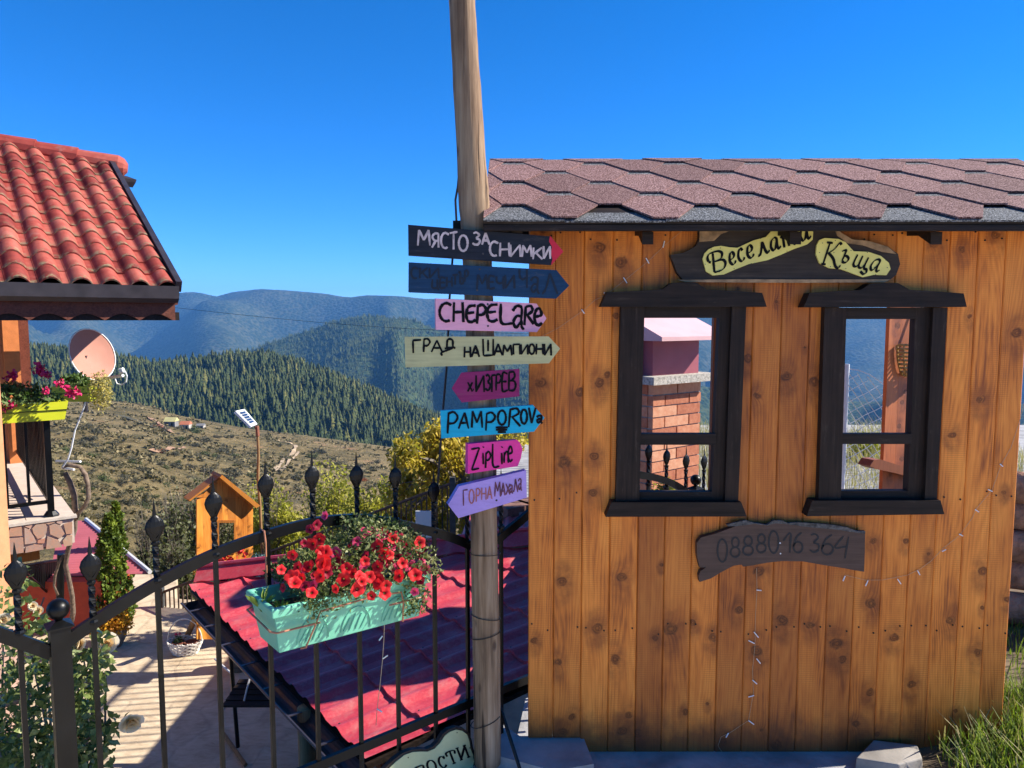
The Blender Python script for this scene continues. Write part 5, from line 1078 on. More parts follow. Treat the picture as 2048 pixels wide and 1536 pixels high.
# ---- guitar-shaped board on the fence
M['guitar_plate'] = simple('pale green painted plate', (.54, .56, .29), .5, .08, 12)
og, sg = (700, 1200), .21875
gp_ = lambda pts, off: [at_pl(og[0] + x * sg, og[1] + y * sg, F0 + FNN * off, FNN) for x, y in pts]
GT = empty('guitar_sign', gp_([(800, 1500)], .03)[0], 'guitar-shaped pale green board with dark rim low on the fence', 'sign')
outer = [(300, 1560), (400, 1460), (480, 1400), (560, 1370), (640, 1362), (700, 1365), (760, 1340), (810, 1290), (850, 1225), (900, 1185), (970, 1162), (1040, 1175), (1090, 1215), (1115, 1290), (1125, 1350), (1150, 1410), (1160, 1470), (1150, 1530), (1110, 1600), (1030, 1660), (930, 1690), (820, 1720), (700, 1790), (560, 1850), (420, 1850), (310, 1790), (260, 1690), (270, 1610)]
inner = [(330, 1570), (420, 1480), (500, 1418), (570, 1392), (650, 1386), (710, 1388), (775, 1360), (828, 1305), (868, 1242), (915, 1206), (972, 1186), (1030, 1198), (1072, 1232), (1094, 1300), (1102, 1360), (1126, 1420), (1134, 1475), (1124, 1525), (1090, 1585), (1015, 1640), (920, 1668), (805, 1700), (685, 1768), (555, 1826), (430, 1826), (330, 1772), (286, 1684), (296, 1620)]
MB().prism(gp_(outer, .034), -FNN * .018).build('board', M['board_dark'], GT)
pl_ = MB().prism(gp_(inner, .037), -FNN * .0025).build('plate', M['guitar_plate'], GT)
gto = lambda x, y: at_pl(x, y, F0 + FNN * .0372, FNN); rg = rad(-21)
letters(og, sg, [('Г_', 600, 1520, 690, 1640, rg), ('О_', 700, 1462, 790, 1572, rg), ('С_', 806, 1428, 880, 1535, rg), ('Т_', 890, 1382, 972, 1495, rg), ('И_', 980, 1338, 1080, 1450, rg)], 4.6, gto, FNN, 'lettering', M['paint_black'], pl_, nib=(rad(0), .35), rough=0)
mb = MB()
for x, y in [(978, 1212), (1095, 1352), (532, 1440)]: mb.lathe(gto(og[0] + x * sg, og[1] + y * sg), [(.0022, 0), (.0022, .001)], 6, (FD, ZU, FNN))
mb.build('pin_heads', M['paint_black'], pl_)

# ================================================================== RED SHEET ROOF OVER THE SWING
def mat_redsheet():
    t = NT('crimson coated sheet'); co = t.coord('Object')
    n1 = t.noise(co, 3, 4, .6); n2 = t.noise(co, 60, 3, .7)
    dust = t.ramp(t.noise(co, 7, 5, .75), [(.50, 0.0), (.72, .4)])
    c = t.ramp(t.math('ADD', t.math('MULTIPLY', n1, .6), t.math('MULTIPLY', n2, .4)), [(.35, (.40, .030, .045)), (.52, (.52, .050, .068)), (.68, (.62, .12, .125))]); c = t.mix(dust, c, (.46, .27, .23))
    return t.fin(c, t.math('ADD', .34, t.math('MULTIPLY', n2, .25)), 0, .5)
M['redsheet'] = mat_redsheet()
G1 = at_z(390, 1188, -.5); G2 = at_z(720, 1512, -.5); K_ = at_z(1057, 1395, -.35)
rn_ = (G2 - G1).cross(K_ - G1).normalized(); rn_ = rn_ if rn_.z > 0 else -rn_
gd = (G1 - G2); GL = gd.length; gd.normalize()
ca = at_pl(700, 1300, G1, rn_); cb = at_pl(900, 1220, G1, rn_); cd = (cb - ca).normalized()
def tw(p): # plane point -> (t along gutter, w up the sheet)
    d = p - G2; a11, a12, a22 = 1.0, gd.dot(cd), 1.0; b1_, b2_ = d.dot(gd), d.dot(cd); det = a11 * a22 - a12 * a12
    return (b1_ * a22 - b2_ * a12) / det, (a11 * b2_ - a12 * b1_) / det
TA, WA = tw(at_pl(395, 1172, G1, rn_)); TB, WB = tw(at_pl(1057, 1098, G1, rn_))
def wtop(t): return WA + (WB - WA) * (t - TA) / (TB - TA)
sheet = empty('sheet_roof', G2, 'crimson metal tile-effect roof below the fence with a dark gutter', 'roof')
WAVE, STEP = .19, .35; nt_ = int(GL / WAVE * 12)
def prof(t): q = (t / WAVE) % 1.0; return .026 * (max(0, math.sin(math.pi * min(1, q / .62))) ** 1.3 if q < .62 else 0)
mb = MB(); rows = []
k = 0
while k * STEP < 4.2: rows += [(k * STEP, .017), ((k + 1) * STEP - .0005, 0.0)]; k += 1
vs_ = []; T0 = -.06
for w_, h_ in rows:
    for i in range(nt_ + 1):
        t = T0 + (TA - T0) * i / nt_; p = G2 + gd * t + cd * min(w_, max(.02, wtop(t)), (.20 - (G2 + gd * t).x) / cd.x); vs_.append(p + rn_ * (prof(t) + h_))
nn_ = nt_ + 1
fs_ = []
for j in range(len(rows) - 1):
    for i in range(nt_):
        q = (j * nn_ + i, j * nn_ + i + 1, (j + 1) * nn_ + i + 1, (j + 1) * nn_ + i)
        if (vs_[q[0]] - vs_[q[3]]).length > 1e-4 or (vs_[q[1]] - vs_[q[2]]).length > 1e-4: fs_.append(q)
mb.add(vs_, fs_); mb.build('sheet', M['redsheet'], sheet, smooth=False)
mb = MB(); RS2 = random.Random(6)
for k in range(9):
    for i in range(0, 16):
        t = i * WAVE + .09 + RS2.uniform(-.01, .01); w_ = k * STEP + .03
        if w_ < min(wtop(t), (.18 - (G2 + gd * t).x) / cd.x) and RS2.random() < .6: mb.lathe(G2 + gd * t + cd * w_ + rn_ * (prof(t) + .0155), [(.006, 0), (.006, .003), (.003, .005)], 6, (gd, rn_.cross(gd), rn_))
mb.build('screw_heads', M['dark_metal'], sheet)['kind'] = 'stuff'
MB().prism([G2 + gd * T0 - rn_ * .02, G2 + gd * TA - rn_ * .02, G2 + gd * TA + cd * max(.02, wtop(TA)) - rn_ * .02, G2 + gd * .9 + cd * 1.7 - rn_ * .02, G2 + gd * T0 + cd * .95 - rn_ * .02], -rn_ * .03).build('deck', M['black_wood_x'], sheet)
# flashing along the far edge and the next sheet behind
a = G2 + gd * TA + cd * (wtop(TA)); b = G2 + gd * TB + cd * wtop(TB); c_ = b + (b - a) * .35; a = a + (a - b) * .01; ud = Vector((-.05, .62, .3)).normalized()
MB().prism([a + rn_ * .035, c_ + rn_ * .035, c_ + rn_ * .060 + ud * .13, a + rn_ * .060 + ud * .13], -rn_ * .006).build('flashing', M['redsheet'], sheet)
MB().tube([a + rn_ * .07 + ud * .135, c_ + rn_ * .07 + ud * .135], .018, 6).build('ridge_roll', M['redsheet'], sheet)
a2 = a.lerp(c_, .60) + rn_ * .05 + ud * .16; b2_ = c_ + rn_ * .05 + ud * .16; mb = MB(); m = 40
vs_ = []
for j in range(2):
    for i in range(m * 6 + 1):
        t = i / (m * 6); p = a2.lerp(b2_, t) + Vector((.02, .9, .0)) * j; vs_.append(p + ZU * .02 * max(0, math.sin(t * m * 2)))
mb.add(vs_, [(i, i + 1, m * 6 + 2 + i, m * 6 + 1 + i) for i in range(m * 6)]); mb.build('rear_sheet', M['redsheet'], sheet)
# gutter
go = (Vector((gd.y, -gd.x, 0)) * (1 if Vector((gd.y, -gd.x, 0)).x < 0 else -1)).normalized()
def gut(t, r_): return [G2 + gd * t + go * (.055 + r_ * math.cos(rad(q))) - ZU * (.03 + r_ * math.sin(rad(q))) for q in range(0, 181, 20)]
mb = MB(); ga, gb = gut(-.12, .062), gut(GL - .06, .062); n_ = len(ga); gc, gd2 = gut(-.12, .057), gut(GL - .06, .057)
mb.add(ga + gb + gc + gd2, [(i, i + 1, n_ + i + 1, n_ + i) for i in range(n_ - 1)] + [(2 * n_ + i, 3 * n_ + i, 3 * n_ + i + 1, 2 * n_ + i + 1) for i in range(n_ - 1)])
mb.add(gb, [tuple(range(n_))]); mb.tube([G2 + gd * -.12 + go * .119 - ZU * .028, G2 + gd * (GL - .06) + go * .119 - ZU * .028], .008, 6)
mb.build('gutter', M['dark_metal'], sheet)
for t in (.25, .62, 1.0, 1.38, 1.76, 2.14, 2.5): MB().box(G2 + gd * t + go * .055 - ZU * .024, (.02, .125, .004), (gd, go, ZU)).build('gutter_bracket', M['dark_metal'], sheet)
MB().prism([at_y(395, 1186, G1.y + .05), at_y(392, 1214, G1.y + .05), at_y(470, 1192, G1.y + .12), at_y(470, 1166, G1.y + .12)], (0, .01, 0)).build('end_flashing', M['redsheet'], sheet)
M['log'] = mat_stained('peeled post wood', (.30, .17, .075), .5, 'z', .7)
pb = at_z(625, 1600, -2.3); pt = at_y(612, 1410, 3.98); MB().tube([Vector((pt.x + .03, pt.y, -2.3)), Vector((pt.x + .01, pt.y, -1.4)), Vector((pt.x, pt.y, -.52))], [.058, .054, .05], 10).build('post', M['log'], sheet, smooth=True)
MB().box(G2 + gd * (GL * .5) + cd * .12 - rn_ * .10, (GL, .06, .09), (gd, cd, rn_)).build('beam', M['plank_in'], sheet)
# ================================================================== PATIO
def mat_patio():
    t = NT('pale stone paving'); co = t.coord('World')
    wv = t.vmath('ADD', co, t.vmath('MULTIPLY', t.vmath('SUBTRACT', t.noise(co, 1.6, 3, out=1), (.5, .5, .5)), (.35, .35, 0)))
    n = t.noise(wv, 3, 4, .6); n2 = t.noise(t.vmath('MULTIPLY', wv, (1, 3, 1)), 9, 4, .7)
    e = t.ramp(t.vor(wv, 1.7, 'DISTANCE_TO_EDGE'), [(.0, 1.0), (.05, 0.0)])
    c = t.ramp(t.math('ADD', t.math('MULTIPLY', n, .55), t.math('MULTIPLY', n2, .45)), [(.33, (.38, .28, .18)), (.5, (.55, .43, .29)), (.66, (.66, .54, .38))])
    c = t.mix(t.math('MULTIPLY', e, .25), c, (.22, .17, .12)); t.bump(t.math('SUBTRACT', n2, t.math('MULTIPLY', e, .6)), .4, .012)
    return t.fin(c, .8, 0, .25)
M['patio'] = mat_patio()
PZ = -2.3
o = MB().prism([(x, y, PZ) for x, y in [(-14, 3), (.9, 3), (.9, 9.2), (-4.8, 10.2), (-5.2, 11.2), (-14, 11.2)]][::-1], (0, 0, -1.2))
o = o.build('patio', M['patio']); tag(o, 'pale stone patio below the fence', kind='structure')
if o.data.polygons[0].normal.z < 0: o.data.flip_normals()

# ================================================================== HOUSE ON THE LEFT
PH = rad(52); HD = Vector((math.sin(PH), math.cos(PH), 0)); HN_ = Vector((HD.y, -HD.x, 0)); HE = at_y(357, 575, 6.5)
def H(a, b, z): return Vector((HE.x, HE.y, 0)) + HD * a + HN_ * b + ZU * z
HZ = HE.z
house = empty('house', H(-2, -2, PZ), 'peach house at the left with red tiled roof, balcony and stone-clad slab', 'house')
M['stucco'] = simple('peach stucco', (.60, .25, .115), .9, .10, 14, .7, bsc=160, bd=.004); M['stucco_or'] = simple('orange stucco', (.62, .20, .06), .9, .1, 14, .7, bsc=160, bd=.004); M['stucco_red'] = simple('orange red stucco', (.50, .070, .030), .9, .1, 14, .7, bsc=120, bd=.006)
def mat_tile():
    t = NT('red clay tile'); co = t.coord('Object'); w_ = t.coord('World'); rn = t.rnd()
    sp = t.new('SeparateXYZ'); t.link(co, sp.inputs[0])
    n = t.noise(w_, 9, 4, .65); n2 = t.noise(w_, 70, 2)
    c = t.ramp(t.math('ADD', t.math('MULTIPLY', n, .6), t.math('MULTIPLY', rn, .42)), [(.28, (.16, .022, .016)), (.5, (.29, .044, .030)), (.74, (.40, .10, .068))])
    lich = t.math('MULTIPLY', t.ramp(sp.outputs[1], [(.02, 1.0), (.09, 0.0)]), t.ramp(t.noise(w_, 16, 4, .75), [(.46, 0.0), (.58, 1.0)]))
    c = t.mix(t.math('MULTIPLY', lich, .9), c, t.mix(t.noise(w_, 50, 2), (.05, .035, .03), (.40, .33, .16)))
    c = t.mix(t.ramp(t.noise(w_, 4, 4, .7), [(.6, 0.0), (.75, .5)]), c, (.40, .24, .19))
    t.bump(n2, .25, .004); return t.fin(c, .75, 0, .3)
M['tile'] = mat_tile()
RUN = 2.65; RR_ = H(0, -RUN, 0); RR_.z = 1.65 + .2013 * RR_.y
upv = (RR_ - Vector((HE.x, HE.y, HZ))); SLEN = upv.length; upv.normalize(); rnm = HD.cross(upv).normalized(); rnm = rnm if rnm.z > 0 else -rnm
E0 = Vector((HE.x, HE.y, HZ))
PXW, COURSE = .2145, SLEN / 12.4
hipn = at_pl(-5, 289, E0, rnm); hip_a, hip_s = (hipn - E0).dot(HD), (hipn - E0).dot(upv)
def hip_line(a): return SLEN + (hip_s - SLEN) * a / hip_a
roofm = MB().prism([E0 - rnm * .03 - upv * .05, E0 + HD * -4.2 - rnm * .03 - upv * .05, E0 + HD * -4.2 + upv * hip_line(-4.2) - rnm * .03, E0 + upv * SLEN - rnm * .03], -rnm * .03)
hroof = roofm.build('roof', M['black_wood_x'], house)
def tile_mesh():
    P = []; L_ = COURSE * 1.16
    us = [0, .13, .26, .30, .36, .46, .58, .70, .82, .92, 1.0, 1.04]
    def hgt(u): return 0 if u <= .28 else .062 * max(0, math.sin(math.pi * min(1, (u - .28) / .74))) ** .75
    v = []; f = []
    for y, lift, th in ((0, .016, .014), (0, .016, 0), (L_, 0, 0)):
        for u in us: v.append((u * PXW, y, hgt(u) + lift - th))
    n = len(us)
    for k in (0, 1):
        for i in range(n - 1): f.append((k * n + i, k * n + i + 1, (k + 1) * n + i + 1, (k + 1) * n + i))
    me = bpy.data.meshes.new('tile'); me.from_pydata(v, [], f); me.materials.append(M['tile']); me.polygons.foreach_set('use_smooth', [False] * (n - 1) + [True] * (n - 1)); return me
tm = tile_mesh(); rr = random.Random(8)
def put_tile(a, s, k=0):
    Mx = Matrix.Translation(E0 + HD * a + upv * s + rnm * (rr.uniform(-.003, .003))) @ Matrix((HD, upv, rnm)).transposed().to_4x4() @ Matrix.Rotation(rr.uniform(-.012, .012), 4, 'Z'); put('tile', tm, hroof, Mx)
for j in range(15):
    for i in range(1, 20):
        a = -i * PXW - .02; s = j * COURSE - .02
        if s < hip_line(a + PXW * .5) - .06: put_tile(a, s)
# hip tiles
hp0 = E0 + upv * (SLEN + .02) + HD * .06; hdv = (E0 + HD * -3 + upv * hip_line(-3) - hp0).normalized(); px_ = hdv.cross(rnm).normalized()
for k in range(10):
    p = hp0 + hdv * (k * .40); mb = MB(); q0, q1 = p, p + hdv * .43
    ra, rb = .125, .105
    if k == 0: mb.tube([p - hdv * .10, p - hdv * .06, p, q1], [.05, .10, ra, rb], 12, True)
    else: mb.tube([q0, q1], [ra, rb], 12, True)
    mb.build('ridge_tile', M['tile'], hroof, smooth=False)
MB().box(E0 + HD * -.012 + upv * SLEN * .49 + rnm * .03, (.05, SLEN * 1.01, .10), (HD, upv, rnm)).build('verge_trim', M['dark_metal'], hroof)
MB().prism([at_y(228, 349, RR_.y), at_y(247, 356, RR_.y), at_y(245, 362, RR_.y), at_y(239, 372, RR_.y), at_y(232, 366, RR_.y)], (.1, .1, 0)).build('gutter_end', M['dark_metal'], hroof)
gb_ = E0 - upv * .0
MB().prism([H(-.03, .02, HZ + .005), H(-.03, .14, HZ + .005), H(-.03, .13, HZ - .10), H(-.03, .09, HZ - .135), H(-.03, .02, HZ - .135)], HD * -4.2).build('gutter', M['dark_metal'], house)
M['redbrown'] = mat_stained('red brown fascia board', (.13, .042, .025), .5, 'x', .6)
# fascia with scalloped lower edge
zt_, zb_ = HZ - .10, HZ - .285; pts = [H(.0, .02, zt_)]; n_s = 16; wS = .262
pts2 = []
for k in range(n_s):
    for q in range(0, 7): t = q / 6; pts2.append(H(-.06 - (k + t) * wS, .02, zb_ + .055 * math.sin(math.pi * t)))
poly = [H(-.04, .02, zt_)] + [H(-.04, .02, zb_)] + pts2 + [H(-.03 - n_s * wS, .02, zt_)]
MB().prism(poly, -HN_ * .03).build('fascia', M['redbrown'], house)
MB().prism([H(0, -.01, zb_ - .0), H(-4.2, -.01, zb_), H(-4.2, -.01, zb_ + .07), H(0, -.01, zb_ + .07)], -HN_ * .02).build('fascia_backing', M['black_wood_x'], house)
MB().prism([H(-.01, 0, zt_ - .02), H(-.01, -3.4, zt_ - .02), H(-4.2, -3.4, zt_ - .02), H(-4.2, 0, zt_ - .02)], (0, 0, -.03)).build('soffit', M['redbrown'], house)
# walls
FZ = -.07
M['rough_base'] = simple('rough pink plinth', (.40, .25, .19), .9, .3, 8, .8)
MB().box(H(-3.97, -4.3, 1.0), (6.0, .6, 4.6), (HD, HN_, ZU)).build('wall', M['stucco'], house)
MB().box(H(-.975, -4.02, 1.0), (.16, .5, 4.6), (HD, HN_, ZU)).build('pilaster', M['stucco_or'], house)
MB().box(H(-.90, -4.42, 1.0), (.30, .3, 4.6), (HD, HN_, ZU)).build('wall_shade_board', M['redbrown'], house)  # brown board whose dark colour stands in for a shaded wall further back
pw = at_y(8, 900, 5.50); MB().box((pw.x - .2, 5.35, .5), (.4, .3, 2.2)).build('pier', M['stucco'], house)
MB().box((pw.x - .2, 5.35, -1.45), (.42, .32, 1.7)).build('pier_base', M['rough_base'], house)
# balcony slab, floor tiles and stone cladding
CA, CB = -.815, -.5
M['mortar'] = simple('pale mortar', (.52, .44, .36), .9, .12, 20, .4)
M['floor_tile'] = mat_stained('striped stone floor tile', (.60, .47, .38), .2, 'x', .55)
M['clad'] = None
bal = MB().prism([H(CA - .004, CB - .006, FZ - .02), H(CA - 3.5, CB - .006, FZ - .02), H(CA - 3.5, -4.2, FZ - .02), H(CA - .004, -4.2, FZ - .02)], (0, 0, -.225)).build('balcony_slab', M['mortar'], house)
TW = .36
for i in range(5):
    for j in range(8):
        a0 = CA + .012 - i * TW; b0_ = CB + .012 - j * TW
        MB().prism([H(a0 - .003, b0_ - .003, FZ - .001), H(a0 - TW + .003, b0_ - .003, FZ - .001), H(a0 - TW + .003, b0_ - TW + .003, FZ - .001), H(a0 - .003, b0_ - TW + .003, FZ - .001)], (0, 0, -.018)).build('floor_tile', M['floor_tile'], bal)
def mat_clad():
    t = NT('pink and tan cladding stone'); co = t.coord('World'); rn = t.rnd(); n = t.noise(co, 22, 5, .75)
    base = t.ramp(rn, [(0, (.36, .19, .12)), (.35, (.42, .30, .20)), (.6, (.33, .22, .17)), (.85, (.46, .33, .26)), (1, (.40, .16, .10))])
    c = t.mix(t.math('MULTIPLY', t.ramp(n, [(.4, 0.0), (.62, 1.0)]), .6), base, (.50, .23, .14)); t.bump(n, .4, .006); return t.fin(c, .75, 0, .25)
M['clad'] = mat_clad()
cf = H(CA, CB, 0)
stones = [[(60, 478), (85, 420), (115, 372), (222, 362), (230, 468)], [(76, 492), (238, 482), (243, 560), (243, 640), (78, 664)], [(247, 380), (300, 402), (345, 470), (372, 525), (368, 540), (250, 556)], [(338, 440), (326, 390), (372, 338), (468, 340), (484, 380), (478, 430), (450, 482), (384, 500)], [(502, 362), (560, 340), (622, 362), (664, 448), (612, 496), (510, 452)], [(576, 318), (612, 296), (640, 322), (628, 350), (580, 336)], [(648, 348), (738, 322), (740, 446), (676, 452)], [(640, 516), (682, 462), (740, 460), (740, 562), (654, 578)], [(482, 470), (600, 510), (640, 580), (468, 606)], [(386, 514), (464, 492), (454, 544), (382, 542)], [(254, 642), (262, 582), (350, 552), (438, 562), (448, 606)], [(448, 332), (570, 304), (560, 330), (496, 350)], [(62, 388), (100, 362), (62, 440)], [(250, 372), (340, 342), (312, 392)], [(60, 500), (66, 620), (62, 670)], [(-60, 400), (40, 380), (44, 480), (-50, 500)], [(-60, 515), (44, 500), (46, 670), (-60, 680)]]
for st in stones:
    P = [at_pl(x * .1953, 980 + y * .1953, cf, HN_) for x, y in st]; c = sum(P, Vector()) / len(P); P = [c + (p - c) * .97 + HN_ * .012 for p in P]
    MB().prism(P, -HN_ * .016).build('stone', M['clad'], bal)
MB().prism([H(CA + .02, CB + .02, FZ + .002), H(CA - 3.5, CB + .02, FZ + .002), H(CA - 3.5, CB - .05, FZ + .002), H(CA + .02, CB - .05, FZ + .002)], (0, 0, -.022)).build('edge_trim', M['mortar'], bal)
MB().box(H(CA - 1.9, CB - .25, FZ - .275), (3.4, .12, .06), (HD, HN_, ZU)).build('beam', M['redbrown'], house); MB().box(H(CA - 1.95, CB - .30, FZ - .36), (3.4, .12, .10), (HD, HN_, ZU)).build('beam', M['plank_toy'], house)
# railing
rl = empty('balcony_railing', H(CA - .16, CB - .10, FZ), 'black metal railing round the edge of the balcony', 'railing')
ZR = FZ + .98
MB().box(H(CA - .16, CB - .10, FZ + .5), (.05, .05, 1.0), (HD, HN_, ZU)).build('post', M['black_metal'], rl)
MB().lathe(H(CA - .16, CB - .10, FZ + .001), [(.065, 0), (.06, .015), (.038, .045)], 8).build('post_foot', M['black_metal'], rl)
MB().box(H(CA - .16 - .62, CB - .10, FZ + .5), (.04, .04, 1.0), (HD, HN_, ZU)).build('post', M['black_metal'], rl)
for k in range(1, 14): MB().box(H(CA - .16 - k * .155, CB - .10, FZ + .56), (.022, .022, .86), (HD, HN_, ZU)).build('bar', M['black_metal'], rl)
for k in range(1, 26): MB().box(H(CA - .16, CB - .10 - k * .125, FZ + .56), (.022, .022, .86), (HD, HN_, ZU)).build('bar', M['black_metal'], rl)
for z in (FZ + .13, ZR): MB().box(H(CA - .16 - 1.2, CB - .10, z), (2.4, .035, .028), (HD, HN_, ZU)).build('rail', M['black_metal'], rl); MB().box(H(CA - .16, CB - .12 - 1.6, z), (.035, 3.2, .028), (HD, HN_, ZU)).build('rail', M['black_metal'], rl)
# yellow boxes and geraniums
M['lime'] = simple('lime yellow plastic', (.60, .62, .02), .4, .06, 9, 0, 0, .5)
M['ger_leaf'] = leafmat('geranium leaves', [(.32, (.03, .06, .015)), (.5, (.10, .17, .04)), (.68, (.30, .36, .16))], .6, .3, 9)
M['ger_red'] = simple('raspberry geranium petals', (.56, .012, .10), .55, .35, 60); M['gold_leaf'] = leafmat('straw yellow dry plant', [(.35, (.28, .24, .08)), (.5, (.52, .44, .16)), (.65, (.66, .50, .06))], .7, .35, 14)
def ltrough(c, L_, W_, H_, ax, label):
    X, Y, Z = ax; e = empty('flower_box', c, label, 'flower box'); mb = MB(); vs_ = []
    for sx, z in ((.92, 0), (1.0, H_), (.97, H_), (.89, .02)):
        vs_ += [c + X * L_ * .5 * sx * a + Y * W_ * .5 * sx * b + Z * z for a, b in ((-1, -1), (1, -1), (1, 1), (-1, 1))]
    mb.add(vs_, [(3, 2, 1, 0), (12, 13, 14, 15)] + [(i * 4 + k, i * 4 + (k + 1) % 4, i * 4 + 4 + (k + 1) % 4, i * 4 + 4 + k) for i in range(3) for k in range(4)]); mb.build('box', M['lime'], e)
    MB().tube([c + X * L_ * .5 * a + Y * W_ * .52 * b + Z * H_ * .55 for a, b in ((-1.01, -1), (1.01, -1), (1.01, 1), (-1.01, 1), (-1.01, -1))], .004, 4).build('wire_holder', M['black_metal'], e)
    MB().add([c + X * L_ * .45 * a + Y * W_ * .45 * b + Z * H_ * .82 for a, b in ((-1, -1), (1, -1), (1, 1), (-1, 1))], [(0, 1, 2, 3)]).build('soil', M['soil'], e); return e
def tuft(name, c, ext, n, size, mat, label, cat='plant', seed=1, blooms=(), bmat=None, asp=.5, shape=1.0):
    r = np.random.default_rng(seed); e = empty(name, c, label, cat); p = r.normal(size=(n, 3)); p /= np.linalg.norm(p, axis=1)[:, None]; p *= r.random((n, 1)) ** (1 / 3); p[:, 2] = np.abs(p[:, 2]) if shape else p[:, 2]
    p = p[:, 0:1] * np.array(ext[0])[None] + p[:, 1:2] * np.array(ext[1])[None] + p[:, 2:3] * np.array(ext[2])[None] + np.array(c)[None]
    v, f = leaves_at(p, r, size, 0, asp); o = put('leaves', npmesh('leaves', v - np.array(c), f, mat), e); o['kind'] = 'stuff'
    for i, (bc, br) in enumerate(blooms):
        q = r.normal(size=(34, 3)); q /= np.linalg.norm(q, axis=1)[:, None]; q = q * br * r.random((34, 1)) ** .4 + np.array(bc)[None]; v, f = leaves_at(q, r, br * .8, 0, .9)
        put('blossom', npmesh('blossom', v - np.array(c), f, bmat), e)
    return e
yb = H(CA - .02 - .36, CB - .02, 0); q = at_pl(133, 800, yb, HN_); zt_ = q.z; aoff = (q - H(0, 0, 0)).dot(HD)
yc = H(aoff - .40, CB + .01, zt_ - .155); ltrough(yc, .80, .16, .155, (HD, HN_, ZU), 'lime yellow flower box hanging on the balcony front')
tuft('geranium', yc + ZU * .13, (HD * .38, HN_ * .13, ZU * .20), 1300, .045, M['ger_leaf'], 'bushy geranium with raspberry flower heads in the front yellow box', seed=3,
     blooms=[(at_y(x, y, yc.y + dy), rr_) for x, y, rr_, dy in [(20, 755, .042, .0), (28, 748, .035, 0), (82, 742, .05, .05), (92, 752, .045, .05), (78, 738, .04, .05), (118, 765, .035, .05), (135, 775, .035, .05), (150, 785, .04, .05), (92, 782, .028, -.05), (5, 815, .045, -.1), (20, 812, .035, -.1), (0, 780, .03, 0), (140, 788, .035, .03)]], bmat=M['ger_red'])
q2 = at_y(150, 802, 7.05); yc2 = Vector(q2); ltrough(yc2, .36, .14, .145, (Vector((1, 0, 0)), Vector((0, 1, 0)), ZU), 'short lime yellow flower box beside the satellite dish')
tuft('plant', yc2 + ZU * .13, (Vector((.17, 0, 0)), Vector((0, .08, 0)), ZU * .13), 420, .05, M['ger_leaf'], 'leafy green plant in the short yellow box', seed=5)
tuft('dry_plant', at_y(200, 782, 6.95), (Vector((.11, 0, 0)), Vector((0, .09, 0)), ZU * .20), 900, .035, M['gold_leaf'], 'straw yellow trailing plant hanging in front of the dish', seed=6, asp=.3, shape=0.0)
# satellite dish
M['dish'] = simple('salmon grey dish paint', (.42, .19, .135), .75, .06, 6); M['galv'] = simple('pale grey metal', (.55, .55, .55), .4, .1, 20)
dc = at_y(177, 712, 7.5); dn = Vector((.90, -.36, .25)).normalized(); dx = dn.cross(ZU).normalized(); dy_ = dn.cross(dx).normalized()
dish = empty('satellite_dish', dc, 'salmon coloured satellite dish with an arm pointing right', 'satellite dish')
mb = MB(); prof_ = [(.25 * k / 7, .062 * (k / 7) ** 2) for k in range(8)]; mb.lathe(dc, [(max(r_, .002), z) for r_, z in prof_] + [(.256, .064)] + [(max(r_, .002), z - .006) for r_, z in prof_[::-1]], 32, (dx, dy_, dn), 0, 1.0, 1.05); mb.build('reflector', M['dish'], dish, smooth=True)
mb = MB(); mb.tube([dc + dx * (.254 * math.cos(rad(a))) + dy_ * (.266 * math.sin(rad(a))) + dn * .064 for a in range(0, 361, 12)], .006, 5); mb.build('rim', M['white'], dish)
t1 = at_y(245, 748, 7.1); b1_ = dc + dy_ * .26 + dn * .05
if b1_.z > dc.z: b1_ = dc - dy_ * .26 + dn * .05
MB().tube([b1_, at_y(246, 751, 7.12)], .017, 6).build('arm', M['galv'], dish)
MB().tube([at_y(240, 742, 7.1), at_y(247, 740, 7.1)], .026, 10).build('receiver', M['white'], dish)
MB().tube([at_y(250, 742, 7.1), at_y(254, 752, 7.1), at_y(252, 764, 7.1), at_y(243, 770, 7.1), at_y(234, 767, 7.1), at_y(230, 757, 7.1)], .006, 5).build('cable', M['white'], dish)
MB().box(dc - dn * .06 - ZU * .06, (.10, .12, .16)).build('mount', M['dark_metal'], dish); MB().tube([dc - dn * .08 - ZU * .06, dc - dn * .08 - ZU * .55], .02, 8).build('mast', M['dark_metal'], dish)
o = MB().tube([at_y(x, y, 7.0) for x, y in [(172, 800), (164, 825), (150, 860), (143, 895), (136, 918), (125, 934)]], .008, 5).build('cable', M['white']); tag(o, 'white cable hanging from the short yellow box to the balcony corner', 'cable')
for (x0, y0, x1, y1, lb) in [(112, 922, 161, 923, 'upper white stick jutting out at the balcony corner'), (125, 936, 148, 939, 'lower white stick jutting out at the balcony corner')]: tag(MB().tube([at_y(x0, y0, 7.2), at_y(x1, y1, 7.0)], .011, 6).build('stick', M['white']), lb, 'stick')
M['vine'] = simple('flaky vine bark', (.17, .12, .085), .9, .5, 30, 1.0)
vine = empty('vine', at_y(143, 1245, 7.6), 'bare twisted vine trunks beside the balcony corner', 'vine')
for pts, r_ in [([(126, 934), (140, 930), (160, 934), (170, 948), (176, 970), (177, 995), (170, 1012), (158, 1025), (151, 1038)], .020), ([(130, 945), (140, 965), (148, 990), (150, 1020), (149, 1060), (136, 1100), (131, 1130), (138, 1160), (144, 1190), (146, 1225), (142, 1245)], .026), ([(128, 1110), (118, 1125), (110, 1150), (108, 1172), (116, 1190)], .013)]:
    Q = [at_y(x, y, 7.15 + max(0, y - 1040) * .002) for x, y in pts]; MB().tube(Q, [r_ * rr.uniform(.85, 1.2) for _ in Q], 7).build('stem', M['vine'], vine, smooth=True)

